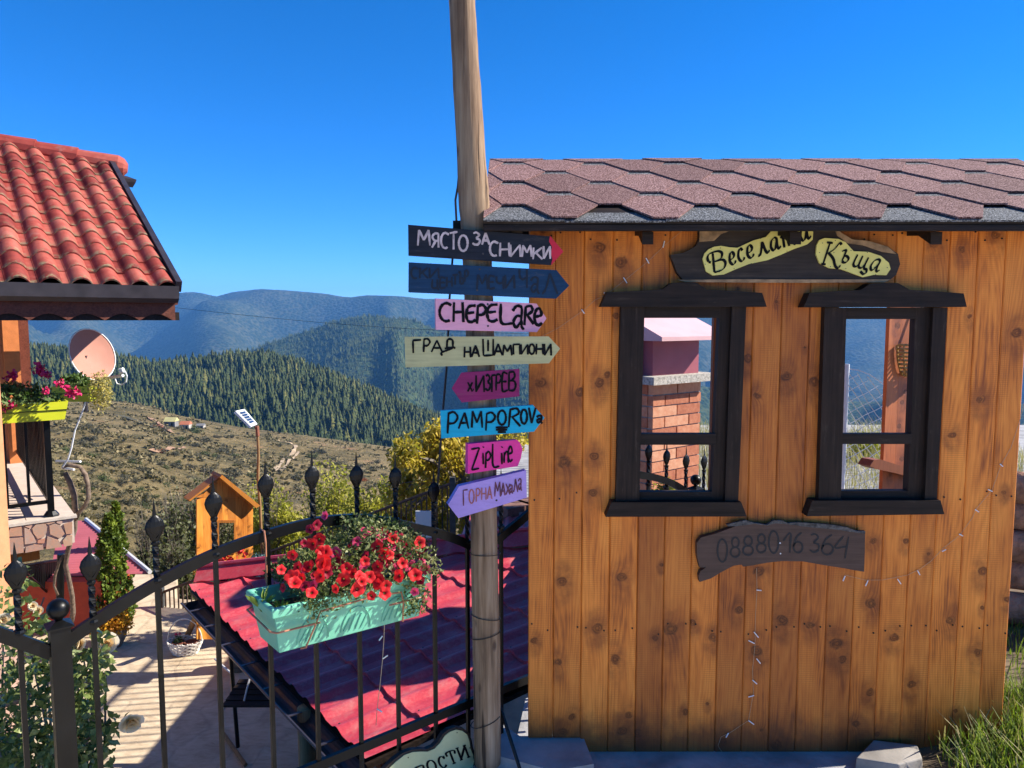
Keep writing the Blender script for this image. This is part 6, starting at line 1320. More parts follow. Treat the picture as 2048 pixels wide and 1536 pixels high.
# ---- lower railing under the balcony
e = empty('stair_railing', at_z(90, 1225, PZ), 'dense black railing under the balcony by the stone stair', 'railing')
for k in range(19):
    t = k / 18; a = at_y(48 + 66 * t, 1128 - 10 * t, 8.4 + 1.1 * t); b = at_y(48 + 66 * t, 1140 + 60 * t, 8.4 + 1.1 * t); MB().tube([a, b], .012, 4).build('bar', M['black_metal'], e)
MB().tube([at_y(46, 1131, 8.4), at_y(116, 1120, 9.5)], .017, 5).build('rail', M['black_metal'], e); MB().tube([at_y(46, 1141, 8.4), at_y(116, 1204, 9.5)], .017, 5).build('rail', M['black_metal'], e)
MB().tube([at_y(122, 1108, 7.8), at_y(120, 1200, 7.8)], .038, 8).build('post', M['black_metal'], e)
# ---- lower orange building
lb_ = empty('outbuilding', at_z(165, 1258, PZ), 'low orange-red outbuilding with a pink sheet roof beside the thujas', 'building')
w0 = at_z(206, 1262, PZ); MB().box((w0.x - 1.2, w0.y + .35, PZ + .31), (2.4, .7, .66)).build('wall', M['stucco_red'], lb_)
M['pinkroof'] = simple('faded pink roof sheet', (.44, .11, .13), .6, .08, 3)
ev0, ev1, rd0, rd1 = at_y(100, 1153, 9.3), at_y(300, 1147, 9.3), at_y(120, 1042, 11.4), at_y(172, 1041, 11.4)
mb = MB(); nrib = 26
vs_ = []
for i in range(nrib * 2 + 1):
    t = i / (nrib * 2); vs_ += [ev0.lerp(rd0, t) + ZU * (.014 if i % 2 else 0), ev1.lerp(rd1, t) + ZU * (.014 if i % 2 else 0)]
mb.add(vs_, [(2 * i, 2 * i + 1, 2 * i + 3, 2 * i + 2) for i in range(nrib * 2)]); mb.build('roof', M['pinkroof'], lb_)
MB().tube([rd1 + ZU * .02, ev1 + ZU * .02], .03, 6).build('verge', M['galv'], lb_)
f0, f1 = at_y(100, 1156, 9.28), at_y(208, 1150, 9.28); poly = [f0, f1] + [f1.lerp(f0, k / 24) - ZU * (.09 + .03 * abs(math.sin(k * math.pi / 4))) for k in range(25)]
MB().prism(poly, (0, .03, 0)).build('fascia', M['redbrown'], lb_)

# ---- thujas
M['thuja'] = leafmat('thuja scales', [(.32, (.018, .040, .007)), (.47, (.08, .125, .014)), (.62, (.22, .28, .03))], .6, .2, 6)
def thuja(px, top, base, wpx, Y, seed, label):
    b = at_y(px, base, Y); t = at_y(px, top, Y); hgt = t.z - b.z; rad_ = wpx / F_PX * Y * .5; e = empty('thuja', (b.x, b.y, b.z), label, 'shrub'); r = np.random.default_rng(seed); n = 5200
    z = r.random(n) ** 1.15; prof_ = np.minimum(1, (z + .06) * 5) * (1 - z) ** .62 * 1.12; a = r.random(n) * 6.283; lob = .86 + .14 * np.sin(a * 5 + z * 19) ; q = prof_ * lob * r.uniform(.62, 1.0, n) ** .5 * rad_
    p = np.stack([np.cos(a) * q, np.sin(a) * q, z * hgt], 1); v, f = leaves_at(p, r, hgt * .040, -1.4, .6); o = put('foliage', npmesh('foliage', v, f, M['thuja']), e); o['kind'] = 'stuff'; o.location = (0, 0, 0)
    MB().tube([(b.x, b.y, b.z - .05), (b.x, b.y, b.z + hgt * .85)], [.04, .01], 6).build('trunk', M['bark'], e)
thuja(241, 1008, 1215, 52, 10.2, 2, 'slimmer dark thuja standing behind the fuller one'); thuja(228, 1032, 1262, 92, 9.3, 1, 'full bright green thuja beside the pink sheet roof')
# ---- chrysanthemum pot
pc = at_z(226, 1292, PZ); e = empty('flower_pot', pc, 'grey rough flower pot on the patio by the thujas', 'flower pot'); M['rough_pot'] = simple('rough grey pot', (.22, .20, .17), .9, .5, 20, 1.0)
MB().lathe(pc, [(.10, 0), (.15, .10), (.17, .22), (.155, .23), (.14, .19)], 14).build('pot', M['rough_pot'], e)
M['mum'] = leafmat('orange and yellow chrysanthemum', [(.35, (.28, .10, .02)), (.48, (.62, .25, .02)), (.6, (.72, .46, .03)), (.7, (.30, .30, .08))], .7, .3, 18)
tuft('chrysanthemum', pc + ZU * .2, (Vector((.24, 0, 0)), Vector((0, .2, 0)), ZU * .30), 1500, .045, M['mum'], 'orange and yellow chrysanthemum in the rough grey pot', seed=8)
# ---- white wicker basket on the patio
M['wick_white'] = simple('white painted wicker', (.66, .62, .56), .6, .15, 50, .5); bc = at_z(371, 1306, PZ); e = empty('wicker_basket', bc, 'white oval wicker basket with a hoop handle on the patio', 'basket'); mb = MB()
for k in range(7):
    r_ = .125 + .05 * k / 6; mb.tube([bc + Vector((r_ * 1.15 * math.cos(a), r_ * .8 * math.sin(a), .015 + .022 * k + .006 * math.sin(a * 11 + k * 3.14))) for a in [6.283 * j / 44 for j in range(45)]], .011, 4)
for j in range(22):
    a = 6.283 * j / 22; mb.tube([bc + Vector((.12 * 1.15 * math.cos(a), .12 * .8 * math.sin(a), 0)), bc + Vector((.18 * 1.15 * math.cos(a), .18 * .8 * math.sin(a), .165))], .007, 4)
mb.add([bc + Vector((.15 * 1.1 * math.cos(6.283 * j / 16), .15 * .8 * math.sin(6.283 * j / 16), .03)) for j in range(16)], [tuple(range(16))]); mb.build('bowl', M['wick_white'], e)
MB().tube([bc + Vector((.2 * math.cos(a), 0, .16 + .26 * math.sin(a))) for a in [math.pi * j / 16 for j in range(17)]], .008, 5).build('handle', M['wick_white'], e)
M['terracotta'] = simple('terracotta', (.26, .09, .05), .8, .2, 20)
for dx_, lb, s_ in ((-.07, 'left terracotta pot with a pink cyclamen inside the white wicker basket', 1), (.08, 'right terracotta pot inside the white wicker basket', 2)):
    q = bc + Vector((dx_, -.02, .04)); o = MB().lathe(q, [(.05, 0), (.075, .11), (.066, .11), (.06, .09)], 12).build('flower_pot', M['terracotta'], None, base=q); tag(o, lb, 'flower pot')
tuft('cyclamen', bc + Vector((-.07, -.02, .15)), (Vector((.06, 0, 0)), Vector((0, .05, 0)), ZU * .07), 90, .03, M['ger_leaf'], 'small pink cyclamen in the white wicker basket', seed=9, blooms=[(bc + Vector((-.09, -.03, .24)), .018), (bc + Vector((-.05, -.02, .25)), .014)], bmat=M['ger_red'])
# ---- little playhouse front on the patio
ty_ = 8.7
toy = empty('playhouse_front', at_y(430, 1278, ty_), 'small bright orange plank house front with a window and pitched roof on the patio', 'playhouse')
TN = Vector((.66, -.751, 0)); TP0 = at_y(450, 1100, ty_); tp = lambda x, y, dy=0: at_pl(380 + x * .2213, 940 + y * .2213, TP0 + TN * dy, TN)
xs = [62, 120, 185, 240, 292, 343, 412, 466, 518, 570]
def topy(x): return 60 + (abs(x - 290) * (.93 if x < 290 else .88))
for a, b in zip(xs[:-1], xs[1:]):
    for (y0, y1, kind) in ((None, 248, 't'), (250, 1530, 'b')):
        if kind == 't': P = [tp(a + .5, 248), tp(b - .5, 248), tp(b - .5, min(247, topy(b - .5))), tp(a + .5, min(247, topy(a + .5)))]
        else:
            P = [tp(a + .5, 1530), tp(b - .5, 1530), tp(b - .5, max(250, topy(b))), tp(a + .5, max(250, topy(a)))]
        if kind == 't' and min(topy(a), topy(b)) > 240: continue
        if kind == 'b' and a >= 240 and b <= 412:
            for P in ([tp(a + .5, 455), tp(b - .5, 455), tp(b - .5, 250), tp(a + .5, 250)], [tp(a + .5, 1530), tp(b - .5, 1530), tp(b - .5, 740), tp(a + .5, 740)]):
                o = MB().prism(P, -TN * .03).build('plank', M['plank_toy'], toy); c = P[0] - toy.location; set_knots(o, [(c.x + rr.uniform(0, .06), c.z + rr.uniform(.05, .6), .02) for _ in range(3)], rr)
            continue
        o = MB().prism(P, -TN * .03).build('plank', M['plank_toy'], toy); c = P[0] - toy.location; set_knots(o, [(c.x + rr.uniform(0, .08), c.z + rr.uniform(.05, 1.6), rr.uniform(.014, .028)) for _ in range(5)], rr)
wf = MB().prism([tp(240, 740, .02), tp(412, 740, .02), tp(412, 755, .02), tp(240, 755, .02)], -TN * .018).build('window_frame', M['plank_toy'], toy)
for P in ([(240, 455), (262, 455), (262, 740), (240, 740)], [(400, 455), (414, 455), (414, 740), (400, 740)], [(262, 455), (400, 455), (400, 478), (262, 478)]): MB().prism([tp(x, y, .02) for x, y in P], -TN * .018).build('frame_board', M['plank_toy'], wf)
for P in ([(-6, 270), (290, 43), (295, 62), (0, 283)], [(290, 43), (636, 322), (600, 345), (270, 68)]):
    MB().prism([tp(x, y, .03 if P[0][0] < 0 else .10) for x, y in P], -TN * (.20 if P[0][0] < 0 else .30)).build('roof_board', M['plank_toy'], toy)
for x in (100, 530): a = tp(x, 1530); MB().box((a.x + .02, a.y + .09, a.z + .8), (.05, .08, 1.6)).build('post', M['plank_toy'], toy)
# planter with orange flowers and ornamental kale in front of it
M['gbox'] = simple('green plastic trough', (.13, .30, .13), .5, .1, 9); pb_ = at_y(470, 1168, 8.05); e = empty('flower_box', pb_, 'pale green trough of kale on a post stand behind the crimson roof', 'flower box')
MB().box(pb_ + ZU * .03, (.80, .2, .13)).build('box', M['gbox'], e); MB().box(pb_ - ZU * .04, (.86, .26, .03)).build('shelf', M['plank_toy'], e)
for dx_ in (-.02, .38): MB().box(Vector((pb_.x + dx_, pb_.y, (PZ + pb_.z - .055) / 2)), (.05, .05, pb_.z - .055 - PZ)).build('leg', M['plank_toy'], e)
M['kale'] = leafmat('blue green kale', [(.34, (.02, .035, .045)), (.5, (.07, .13, .14)), (.66, (.20, .32, .33))], .6, .15, 14)
M['kale_dark'] = leafmat('purple black kale', [(.34, (.006, .006, .010)), (.6, (.035, .025, .045)), (.7, (.08, .06, .09))], .6, .1, 14)
for px, py, s_, mt, lb in [(452, 1146, .09, 'kale_dark', 'dark purple kale at the left of the kale row'), (470, 1136, .10, 'kale', 'blue-green kale in the middle of the pale green trough'), (490, 1150, .10, 'kale_dark', 'dark purple kale at the right end of the trough'), (515, 1122, .10, 'kale', 'blue-green kale standing tallest near the mint box'), (545, 1140, .10, 'kale', 'blue-green kale showing behind the mint box rim')]:
    s_ *= 1.28; q = at_y(px, py + 14, 8.0); tuft('kale', q, (Vector((s_, 0, 0)), Vector((0, s_ * .8, 0)), ZU * s_ * 1.2), 260, .05, M[mt], lb, seed=px, asp=.9)
q = at_y(455, 1140, 8.12); tuft('geranium', q, (Vector((.10, 0, 0)), Vector((0, .06, 0)), ZU * .10), 160, .04, M['ger_leaf'], 'red geranium behind the kale', seed=41, blooms=[(at_y(x, y, 8.0), .055) for x, y in ((440, 1126), (452, 1118), (459, 1122), (481, 1105))], bmat=simple('bright red petals', (.72, .03, .02), .5, .2, 40))
q = at_y(408, 1152, 8.05); tuft('marigold', q, (Vector((.12, 0, 0)), Vector((0, .09, 0)), ZU * .20), 320, .03, M['mum'], 'orange yellow marigold at the left end of the pale green trough', seed=42)
# ---- solar street lamp on a thin wooden pole
lp_ = empty('solar_lamp', at_y(526, 1235, 9.2), 'solar lamp panel on a thin crooked wooden pole behind the fence', 'lamp'); M['pv'] = simple('dark solar cell', (.02, .03, .06), .25, .3, 30, 0, 0, .8)
MB().tube([at_y(x, y, 9.2) for x, y in [(529, 1290), (526, 1130), (523, 1080), (520, 1010), (516, 960), (517, 910), (515, 860), (514, 852)]], .018, 7).build('pole', M['log'], lp_, smooth=True)
MB().tube([at_y(515.5, 872, 9.19), at_y(514, 852, 9.19)], .023, 8).build('bracket', M['terracotta'], lp_)
A_, B_, C_, D_ = at_y(471, 822, 9.05), at_y(489, 818, 9.35), at_y(515, 848, 9.35), at_y(502, 853, 9.05)
pn = (B_ - A_).cross(D_ - A_).normalized(); pn = pn if pn.z > 0 else -pn
pl2 = MB().prism([A_, B_, C_, D_], -pn * .03).build('panel', M['white'], lp_)
for k in range(5):
    t0, t1 = .12 + k * .15, .12 + k * .15 + .125; P = [A_.lerp(D_, t0).lerp(B_.lerp(C_, t0), .2), A_.lerp(D_, t0).lerp(B_.lerp(C_, t0), .82), A_.lerp(D_, t1).lerp(B_.lerp(C_, t1), .82), A_.lerp(D_, t1).lerp(B_.lerp(C_, t1), .2)]
    MB().prism([p + pn * .004 for p in P], -pn * .006).build('solar_cell', M['pv'], pl2)
# ---- swing bench under the roof
sw = empty('swing_bench', at_z(478, 1497, PZ), 'black slatted swing bench hanging on chains under the crimson roof', 'swing'); sy = 6.15; s0 = at_y(462, 1385, sy)
for k in range(5): MB().box((s0.x + .62, sy - .16 + k * .085, s0.z - .02 + k * .006), (1.25, .072, .018)).build('slat', M['black_wood_x'], sw)
for k in range(3): MB().box((s0.x + .62, sy + .28, s0.z + .10 + k * .09), (1.25, .018, .07)).build('slat', M['black_wood_x'], sw)
MB().box((s0.x, sy + .02, s0.z - .04), (.03, .44, .025)).build('side_bar', M['galv'], sw)
def chain(p0, p1):
    mb = MB(); n = int((p1 - p0).length / .022); d = (p1 - p0).normalized()
    for i in range(n):
        c = p0.lerp(p1, (i + .5) / n); s_ = Vector((1, 0, 0)) if i % 2 else Vector((0, 1, 0)); mb.tube([c + d * .014 * math.cos(a) + s_ * .007 * math.sin(a) for a in [6.283 * j / 8 for j in range(9)]], .0028, 4, False)
    return mb.build('chain', M['galv'], sw)
chain(s0 + Vector((0, .24, .3)), at_y(464, 1288, sy + .3)); chain(at_y(497, 1352, sy - .1), at_y(489, 1290, sy + .05)); MB().tube([at_y(501, 1350, sy - .1), at_y(488, 1402, sy - .15)], .008, 5).build('hanger', M['galv'], sw)
MB().tube([at_y(458, 1270, 6.25), at_y(476, 1494, 6.40)], .018, 8).build('leg', M['black_metal'], sw); MB().tube([at_z(443, 1462, PZ + .02), at_z(491, 1530, PZ + .02)], .018, 8).build('foot_bar', M['log'], sw); MB().tube([at_y(430, 1318, 6.6), at_y(464, 1348, 6.3)], .010, 6).build('brace', M['galv'], sw)
o = MB().tube([at_z(370, 1282, PZ), at_y(402, 1210, 8.3)], .035, 8).build('leaning_pole', M['log']); tag(o, 'brown pole leaning beside the white wicker basket', 'pole')
# tub
bt = at_z(481, 1337, PZ); e = empty('wooden_tub', bt, 'small weathered wooden tub in the shade behind the swing', 'tub'); M['tubwood'] = mat_stained('weathered tub staves', (.15, .125, .09), .4, 'z', .8)
for k in range(16):
    a = 6.283 * k / 16; MB().box(bt + Vector((.105 * math.cos(a), .105 * math.sin(a), .15)), (.012, .040, .30), (Vector((math.cos(a), math.sin(a), 0)), Vector((-math.sin(a), math.cos(a), 0)), ZU)).build('stave', M['tubwood'], e)
for z in (.06, .23): MB().tube([bt + Vector((.114 * math.cos(6.283 * j / 24), .114 * math.sin(6.283 * j / 24), z)) for j in range(25)], .006, 4).build('hoop', M['dark_metal'], e)
MB().lathe(bt, [(.10, .26), (.10, .27)], 16).build('soil', M['soil'], e)

# ---- far railing along the ramp, white sheet on it
M['rust_metal'] = simple('rusty brown railing', (.10, .065, .045), .6, .4, 20); M['grey_metal'] = simple('grey railing paint', (.07, .07, .068), .5, .3, 20)
fr0, fr1 = at_y(322, 1186, 9.9), at_y(905, 966, 9.0); fr = empty('ramp_railing', Vector((fr0.x, fr0.y, PZ)), 'thin brown railing climbing to the right behind the patio', 'railing')
nb_ = 62
for k in range(nb_ + 1):
    t = k / nb_; p = fr0.lerp(fr1, t); MB().box(p - ZU * .46, (.016, .016, .92)).build('bar', M['rust_metal'], fr)
MB().tube([fr0, fr1], .020, 6).build('top_rail', M['rust_metal'], fr); MB().tube([fr0 - ZU * .86, fr1 - ZU * .86], .018, 6).build('bottom_rail', M['rust_metal'], fr)
tr = empty('terrace_railing', (.26, 7.7, 0), 'iron railing along the terrace edge behind the hut', 'railing')
for k in range(27): MB().box((.26, 6.05 + k * .122, .48), (.018, .018, .96)).build('bar', M['black_metal'], tr)
MB().box((.26, 7.65, .95), (.04, 3.3, .03)).build('rail', M['black_metal'], tr)
for t in (0, .33, .66, 1.0): p = fr0.lerp(fr1, t); MB().box(p - ZU * .55, (.07, .07, 1.25)).build('post', M['grey_metal'], fr)
o = MB().prism([fr0 - ZU * .9, fr1 - ZU * .9, Vector((fr1.x, fr1.y, -4)), Vector((fr0.x, fr0.y, -4))], (0, .25, 0)).build('ramp_wall', M['concrete']); tag(o, 'low wall under the ramp railing', 'wall')
p = at_y(847, 1054, 8.85); o = MB().box(p, (.19, .02, .40)).build('white_sheet', M['white']); tag(o, 'blank white sheet fixed to the ramp railing', 'panel')
lw0 = at_y(1022, 1035, 6.4); lw = empty('low_wall', (lw0.x, lw0.y, -.4), 'rough brown pier with a sunlit pale top between pole and hut', 'wall'); M['rough_stone'] = simple('rough brown stone', (.20, .10, .075), .95, .4, 14, 1.0, bsc=40)
for zz in range(4):
    for kk in range(2): MB().box((lw0.x + .05 + (kk - .5) * .30 + (.06 if zz % 2 else -.04), 6.4, -.35 + zz * .115 + .0), (.285, .42, .108), (Vector((.80, .6, 0)), Vector((-.6, .8, 0)), ZU)).build('stone', M['rough_stone'], lw)
MB().box((lw0.x + .05, 6.4, at_y(1022, 1028, 6.4).z - .02), (.66, .50, .05), (Vector((.80, .6, 0)), Vector((-.6, .8, 0)), ZU)).build('capstone', M['mortar'], lw)

# ================================================================== CHIMNEY SEEN THROUGH THE LEFT WINDOW
def mat_brick():
    t = NT('orange brick'); w_ = t.coord('World'); rn = t.rnd(); n = t.noise(w_, 24, 4, .65)
    c = t.ramp(t.math('ADD', t.math('MULTIPLY', n, .6), t.math('MULTIPLY', rn, .4)), [(.25, (.36, .12, .065)), (.5, (.52, .21, .115)), (.75, (.62, .33, .20))]); t.bump(n, .5, .006); return t.fin(c, .85, 0, .2)
M['brick'] = mat_brick(); M['grout'] = simple('grey mortar', (.30, .27, .24), .95, .3, 30, .8)
ch0 = at_y(1303, 900, 5.6); CS = .58; CD, CN = HD, HN_
def CH(a, b, z): return Vector((ch0.x, ch0.y, 0)) + CD * a - CN * b + ZU * z      # a along the lit face, b into depth
zs = at_y(1303, 768, 5.6).z; chim = empty('chimney', CH(CS / 2, CS / 2, -.3), 'brick chimney with concrete slab and pink metal hood behind the left window', 'chimney')
MB().box(CH(CS / 2, CS / 2, (zs - .6) / 2), (CS - .012, CS - .012, zs + .6), (CD, CN, ZU)).build('core', M['grout'], chim)
BH = .086; k = 0; z = zs - BH
while z > -.1:
    off = 0 if k % 2 else .125
    for face in (0, 1):
        x = -off if face == 0 else -.125 + off
        x = -.145 if (k + face) % 2 else 0.0
        while x < CS - .02:
            x0, x1 = max(0, x) + .004, min(CS, x + .285) - .004
            x0 = x0 if face == 0 else max(x0, .047)
            if x1 - x0 > .03:
                c = CH((x0 + x1) / 2, .02, z + BH / 2 - .004) if face == 0 else CH(.02, (x0 + x1) / 2 + .0, z + BH / 2 - .004)
                if face == 0: MB().box(c, (x1 - x0, .05 + rr.uniform(-.003, .003), BH - .011), (CD, CN, ZU)).build('brick', M['brick'], chim)
                else: MB().box(c, (.05 + rr.uniform(-.003, .003), x1 - x0, BH - .011), (CD, CN, ZU)).build('brick', M['brick'], chim)
            x += .29
    z -= BH; k += 1
MB().box(CH(CS / 2, CS / 2, zs + .03), (CS + .19, CS + .19, .06), (CD, CN, ZU)).build('slab', simple('pebbly concrete slab', (.40, .37, .32), .95, .5, 60, 1.0), chim)
M['hood'] = simple('pink hood sheet with shade painted in', (.30, .075, .095), .55, .08, 6); zh = zs + .06; ht = at_y(1340, 674, 5.45).z  # overhang shade painted into the pink body as maroon; lid stays pale
MB().box(CH(CS / 2, CS / 2, (zh + ht) / 2), (CS - .03, CS - .03, ht - zh), (CD, CN, ZU)).build('hood', M['hood'], chim)
MB().box(CH(-.006, CS / 2, (zh + ht) / 2), (.05, CS * .6, (ht - zh) * .9), (CD, CN, ZU)).build('vent', M['rubber'], chim)
za = CH(CS / 2, CS / 2, ht + .16); q = [CH(-.10, -.17, ht), CH(CS + .12, -.17, ht), CH(CS + .12, CS + .11, ht), CH(-.10, CS + .11, ht)]; mb = MB(); l = CH(-.10, CS / 2, ht + .20); l2 = CH(CS + .12, CS / 2, ht + .20); mb.add(q + [l, l2] + [p - ZU * .03 for p in q], [(0, 1, 5, 4), (1, 2, 5), (2, 3, 4, 5), (3, 0, 4), (6, 7, 1, 0), (7, 8, 2, 1), (8, 9, 3, 2), (9, 6, 0, 3), (9, 8, 7, 6)]); mb.build('hood_roof', simple('pale pink hood lid', (.62, .38, .38), .5, .06, 6), chim)

# ================================================================== BEHIND THE HUT: chain link, bushes, logs
p = at_y(1694, 728, 6.4); cl_ = empty('wire_fence', (p.x, 6.4, 0), 'sagging chain-link mesh on a pale post behind the right window', 'fence')
MB().tube([(p.x, 6.4, -.02), (p.x, 6.4, p.z)], .022, 8).build('post', M['galv'], cl_); mb = MB()
for k in range(-9, 14):
    for sgn in (-1, 1):
        pts = []
        for j in range(12):
            t = j / 11; x = p.x + t * 1.0; z = p.z - .05 - .42 * t + ((k * .10 + sgn * t * 1.0)) * 1.0 - (.5 if sgn > 0 else -.1)
            top = p.z - .04 - .45 * t + .04 * math.sin(t * 9)
            if .05 < z < top: pts.append((x + .012 * math.sin(j * 2.1 + k), 6.4 + .02 * math.sin(j * 1.7 + k), z))
        if len(pts) > 1: mb.tube(pts, .0035, 3, False)
mb.tube([(p.x + t * .1, 6.4, p.z - .04 - .045 * t + .04 * math.sin(t * .9)) for t in range(11)], .006, 4); o = mb.build('mesh', M['galv'], cl_); o['kind'] = 'stuff'
M['yellow_leaf'] = leafmat('yellow autumn leaves', [(.30, (.14, .14, .025)), (.42, (.40, .32, .045)), (.55, (.66, .47, .07)), (.72, (.62, .56, .20))], .55, .5, 2.2)
M['yg_leaf'] = leafmat('yellow green leaves', [(.30, (.09, .10, .018)), (.43, (.24, .24, .035)), (.55, (.44, .40, .055)), (.70, (.58, .50, .10))], .6, .45, 1.4)
M['grey_leaf'] = leafmat('sparse grey green leaves', [(.34, (.04, .045, .02)), (.5, (.10, .11, .045)), (.66, (.20, .20, .09))], .6, .3, 2.0)
def shrub(px, top, base, wpx, Y, nleaf, lsize, lm, label, seed, cat='shrub', group=None, twigs=26, name='shrub', hollow=.25, trunkm='twig', flat=1.0, clumps=13):
    b = at_y(px, base, Y); t = at_y(px, top, Y); hh = t.z - b.z; R_ = wpx / F_PX * Y * .5; e = empty(name, b, label, cat, group); r = np.random.default_rng(seed)
    v, f = leaf_cloud(int(nleaf * 2.2), 1.0, seed, 1.0, 1.0, clumps, hollow); p = v.reshape(-1, 4, 3)[:, 0] * np.array([R_ * 1.05, R_ * .9, hh * .88]); p[:, 2] += hh * .02; v, f = leaves_at(p, r, lsize, .15, .55)
    o = put('crown', npmesh('crown', v, f, M[lm]), e); o['kind'] = 'stuff'
    me = twig_mesh('branches', twigs, seed, M[trunkm], 1.0, .55, .010); o = put('branches', me, e); o.scale = (R_ * 1.25, R_ * 1.25, hh * .98); return e
shrub(1720, 872, 1010, 90, 8.6, 900, .05, 'yg_leaf', 'yellow-green bush behind the chain-link mesh', 61, twigs=14)
shrub(1655, 930, 1010, 60, 8.2, 500, .05, 'grey_leaf', 'dull green bush left of the chain-link post', 62, twigs=14)
shrub(1330, 955, 1010, 60, 5.2, 300, .03, 'yg_leaf', 'low yellow-green weed at the foot of the chimney', 63, twigs=8)
M['log_bark'] = simple('grey brown log bark', (.42, .22, .13), .9, .5, 9, 1.0, bsc=30, bd=.02); M['log_end'] = simple('sawn log end', (.36, .22, .12), .8, .2, 20)
for k, (z, y, dz, lb) in enumerate([(.16, 3.62, .02, 'lowest log of the stack behind the right end of the hut'), (.32, 3.70, -.05, 'second log from the ground in the stack behind the hut'), (.47, 3.66, .03, 'third log from the ground in the stack behind the hut'), (.62, 3.72, -.02, 'second log from the top of the stack behind the hut'), (.77, 3.68, .02, 'topmost log of the stack behind the right end of the hut')]):
    mb = MB(); mb.tube([(2.30 + .03 * k, y + .12, z + .03), (2.9, y - .02, z), (3.9, y - .25, z - dz)], [.080, .085, .088], 12); o = mb.build('log', M['log_bark'], None, smooth=True, base=(2.3, y, z)); tag(o, lb, 'log', 'logs stacked behind the hut')

# grass, soil and a stone at the right foot of the hut
M['bank'] = simple('earth and thin turf', (.14, .10, .06), .95, .5, 9, 1.0, bsc=40)
def bank_z(x, y): return max(0.0, .09 * min(1, max(0, (x - 1.5) / .5)) * min(1, max(0, (y - 2.0) / .5)))
mb = MB(); mb.grid(lambda u, v: (1.42 + u * 3.0, 1.9 + v * 3.4, .003 + bank_z(1.42 + u * 3.0, 1.9 + v * 3.4)), 24, 24); o = mb.build('grass_bank', M['bank'], None, smooth=True); tag(o, 'low earth bank at the right foot of the hut', kind='structure')
M['grass'] = leafmat('bright green grass', [(.33, (.06, .10, .012)), (.47, (.17, .24, .03)), (.60, (.33, .38, .08)), (.72, (.52, .50, .24))], .5, .45, 9)
M['straw'] = leafmat('dry straw', [(.35, (.22, .19, .08)), (.55, (.46, .39, .20)), (.7, (.58, .52, .32))], .7, .35, 4)
def grass(n, place, hmin, hmax, seed, name, mat, label, lean=.5):
    r = np.random.default_rng(seed); V = []; Fq = []
    for i in range(n):
        x, y, z = place(r); h = r.uniform(hmin, hmax); a = r.random() * 6.283; w_ = r.uniform(.0016, .0032); l = r.uniform(.1, 1) * lean * h; dx_, dy2 = math.cos(a) * l, math.sin(a) * l; sx, sy_ = -math.sin(a) * w_, math.cos(a) * w_
        b = len(V); V += [(x - sx, y - sy_, z), (x + sx, y + sy_, z), (x + dx_ * .35 + sx, y + dy2 * .35 + sy_, z + h * .6), (x + dx_ * .35 - sx, y + dy2 * .35 - sy_, z + h * .6), (x + dx_ + sx * .2, y + dy2 + sy_ * .2, z + h), (x + dx_ - sx * .2, y + dy2 - sy_ * .2, z + h)]; Fq += [(b, b + 1, b + 2, b + 3), (b + 3, b + 2, b + 4, b + 5)]
    o = put(name, npmesh(name, np.array(V), np.array(Fq), mat)); tag(o, label, kind='stuff'); return o
def pl1(r):
    while True:
        x, y = r.uniform(1.50, 2.5), r.uniform(2.15, 2.95)
        if y > 2.69 and x < 1.89: continue
        if r.random() < min(1, max(.0, (x - 1.55 - max(0, 2.5 - y) * .25) * 5)) : return x, y, bank_z(x, y)
grass(5200, pl1, .035, .13, 5, 'grass', M['grass'], 'bright green grass at the right foot of the hut', .8)
grass(1100, pl1, .04, .16, 15, 'dry_grass', M['straw'], 'pale dry blades mixed into the green grass at the foot of the hut', 1.0)
def pl2(r):
    while True:
        x, y = r.uniform(1.9, 3.2), r.uniform(2.9, 3.9)
        if x > 1.9: return x, y, bank_z(x, y)
grass(1500, pl2, .03, .09, 6, 'grass', M['grass'], 'thin grass on the earth bank behind the hut')
grass(9000, lambda r: (r.uniform(1.2, 6), r.uniform(6.6, 10.8), 0.0), .08, .28, 7, 'dry_grass', M['straw'], 'dry straw-coloured grass behind the hut', .7)
M['slate'] = simple('grey split stone', (.26, .235, .205), .85, .35, 8, .9, bsc=30)
stz = lambda x, y, z: at_z(x, y, z)
a_ = [at_z(1708, 1540, 0), at_z(1798, 1556, 0), at_z(1848, 1540, 0), at_z(1836, 1514, 0), at_z(1742, 1503, 0)]
mb = MB(); T_ = [p + ZU * h_ + Vector((dx_, dy2, 0)) for p, h_, dx_, dy2 in zip(a_, (.045, .048, .044, .052, .05), (.008, 0, -.006, -.008, .006), (.004, .006, .004, -.006, -.004))]; n = 5
mb.add([p - ZU * .02 for p in a_] + T_, [tuple(range(n, 2 * n))] + [(i, (i + 1) % n, (i + 1) % n + n, i + n) for i in range(n)]); o = mb.build('stone_block', M['slate'], None, base=a_[0]); tag(o, 'flat grey stone block lying at the foot of the hut', 'stone')
bv = o.modifiers.new('bevel', 'BEVEL'); bv.width = .005; bv.segments = 2

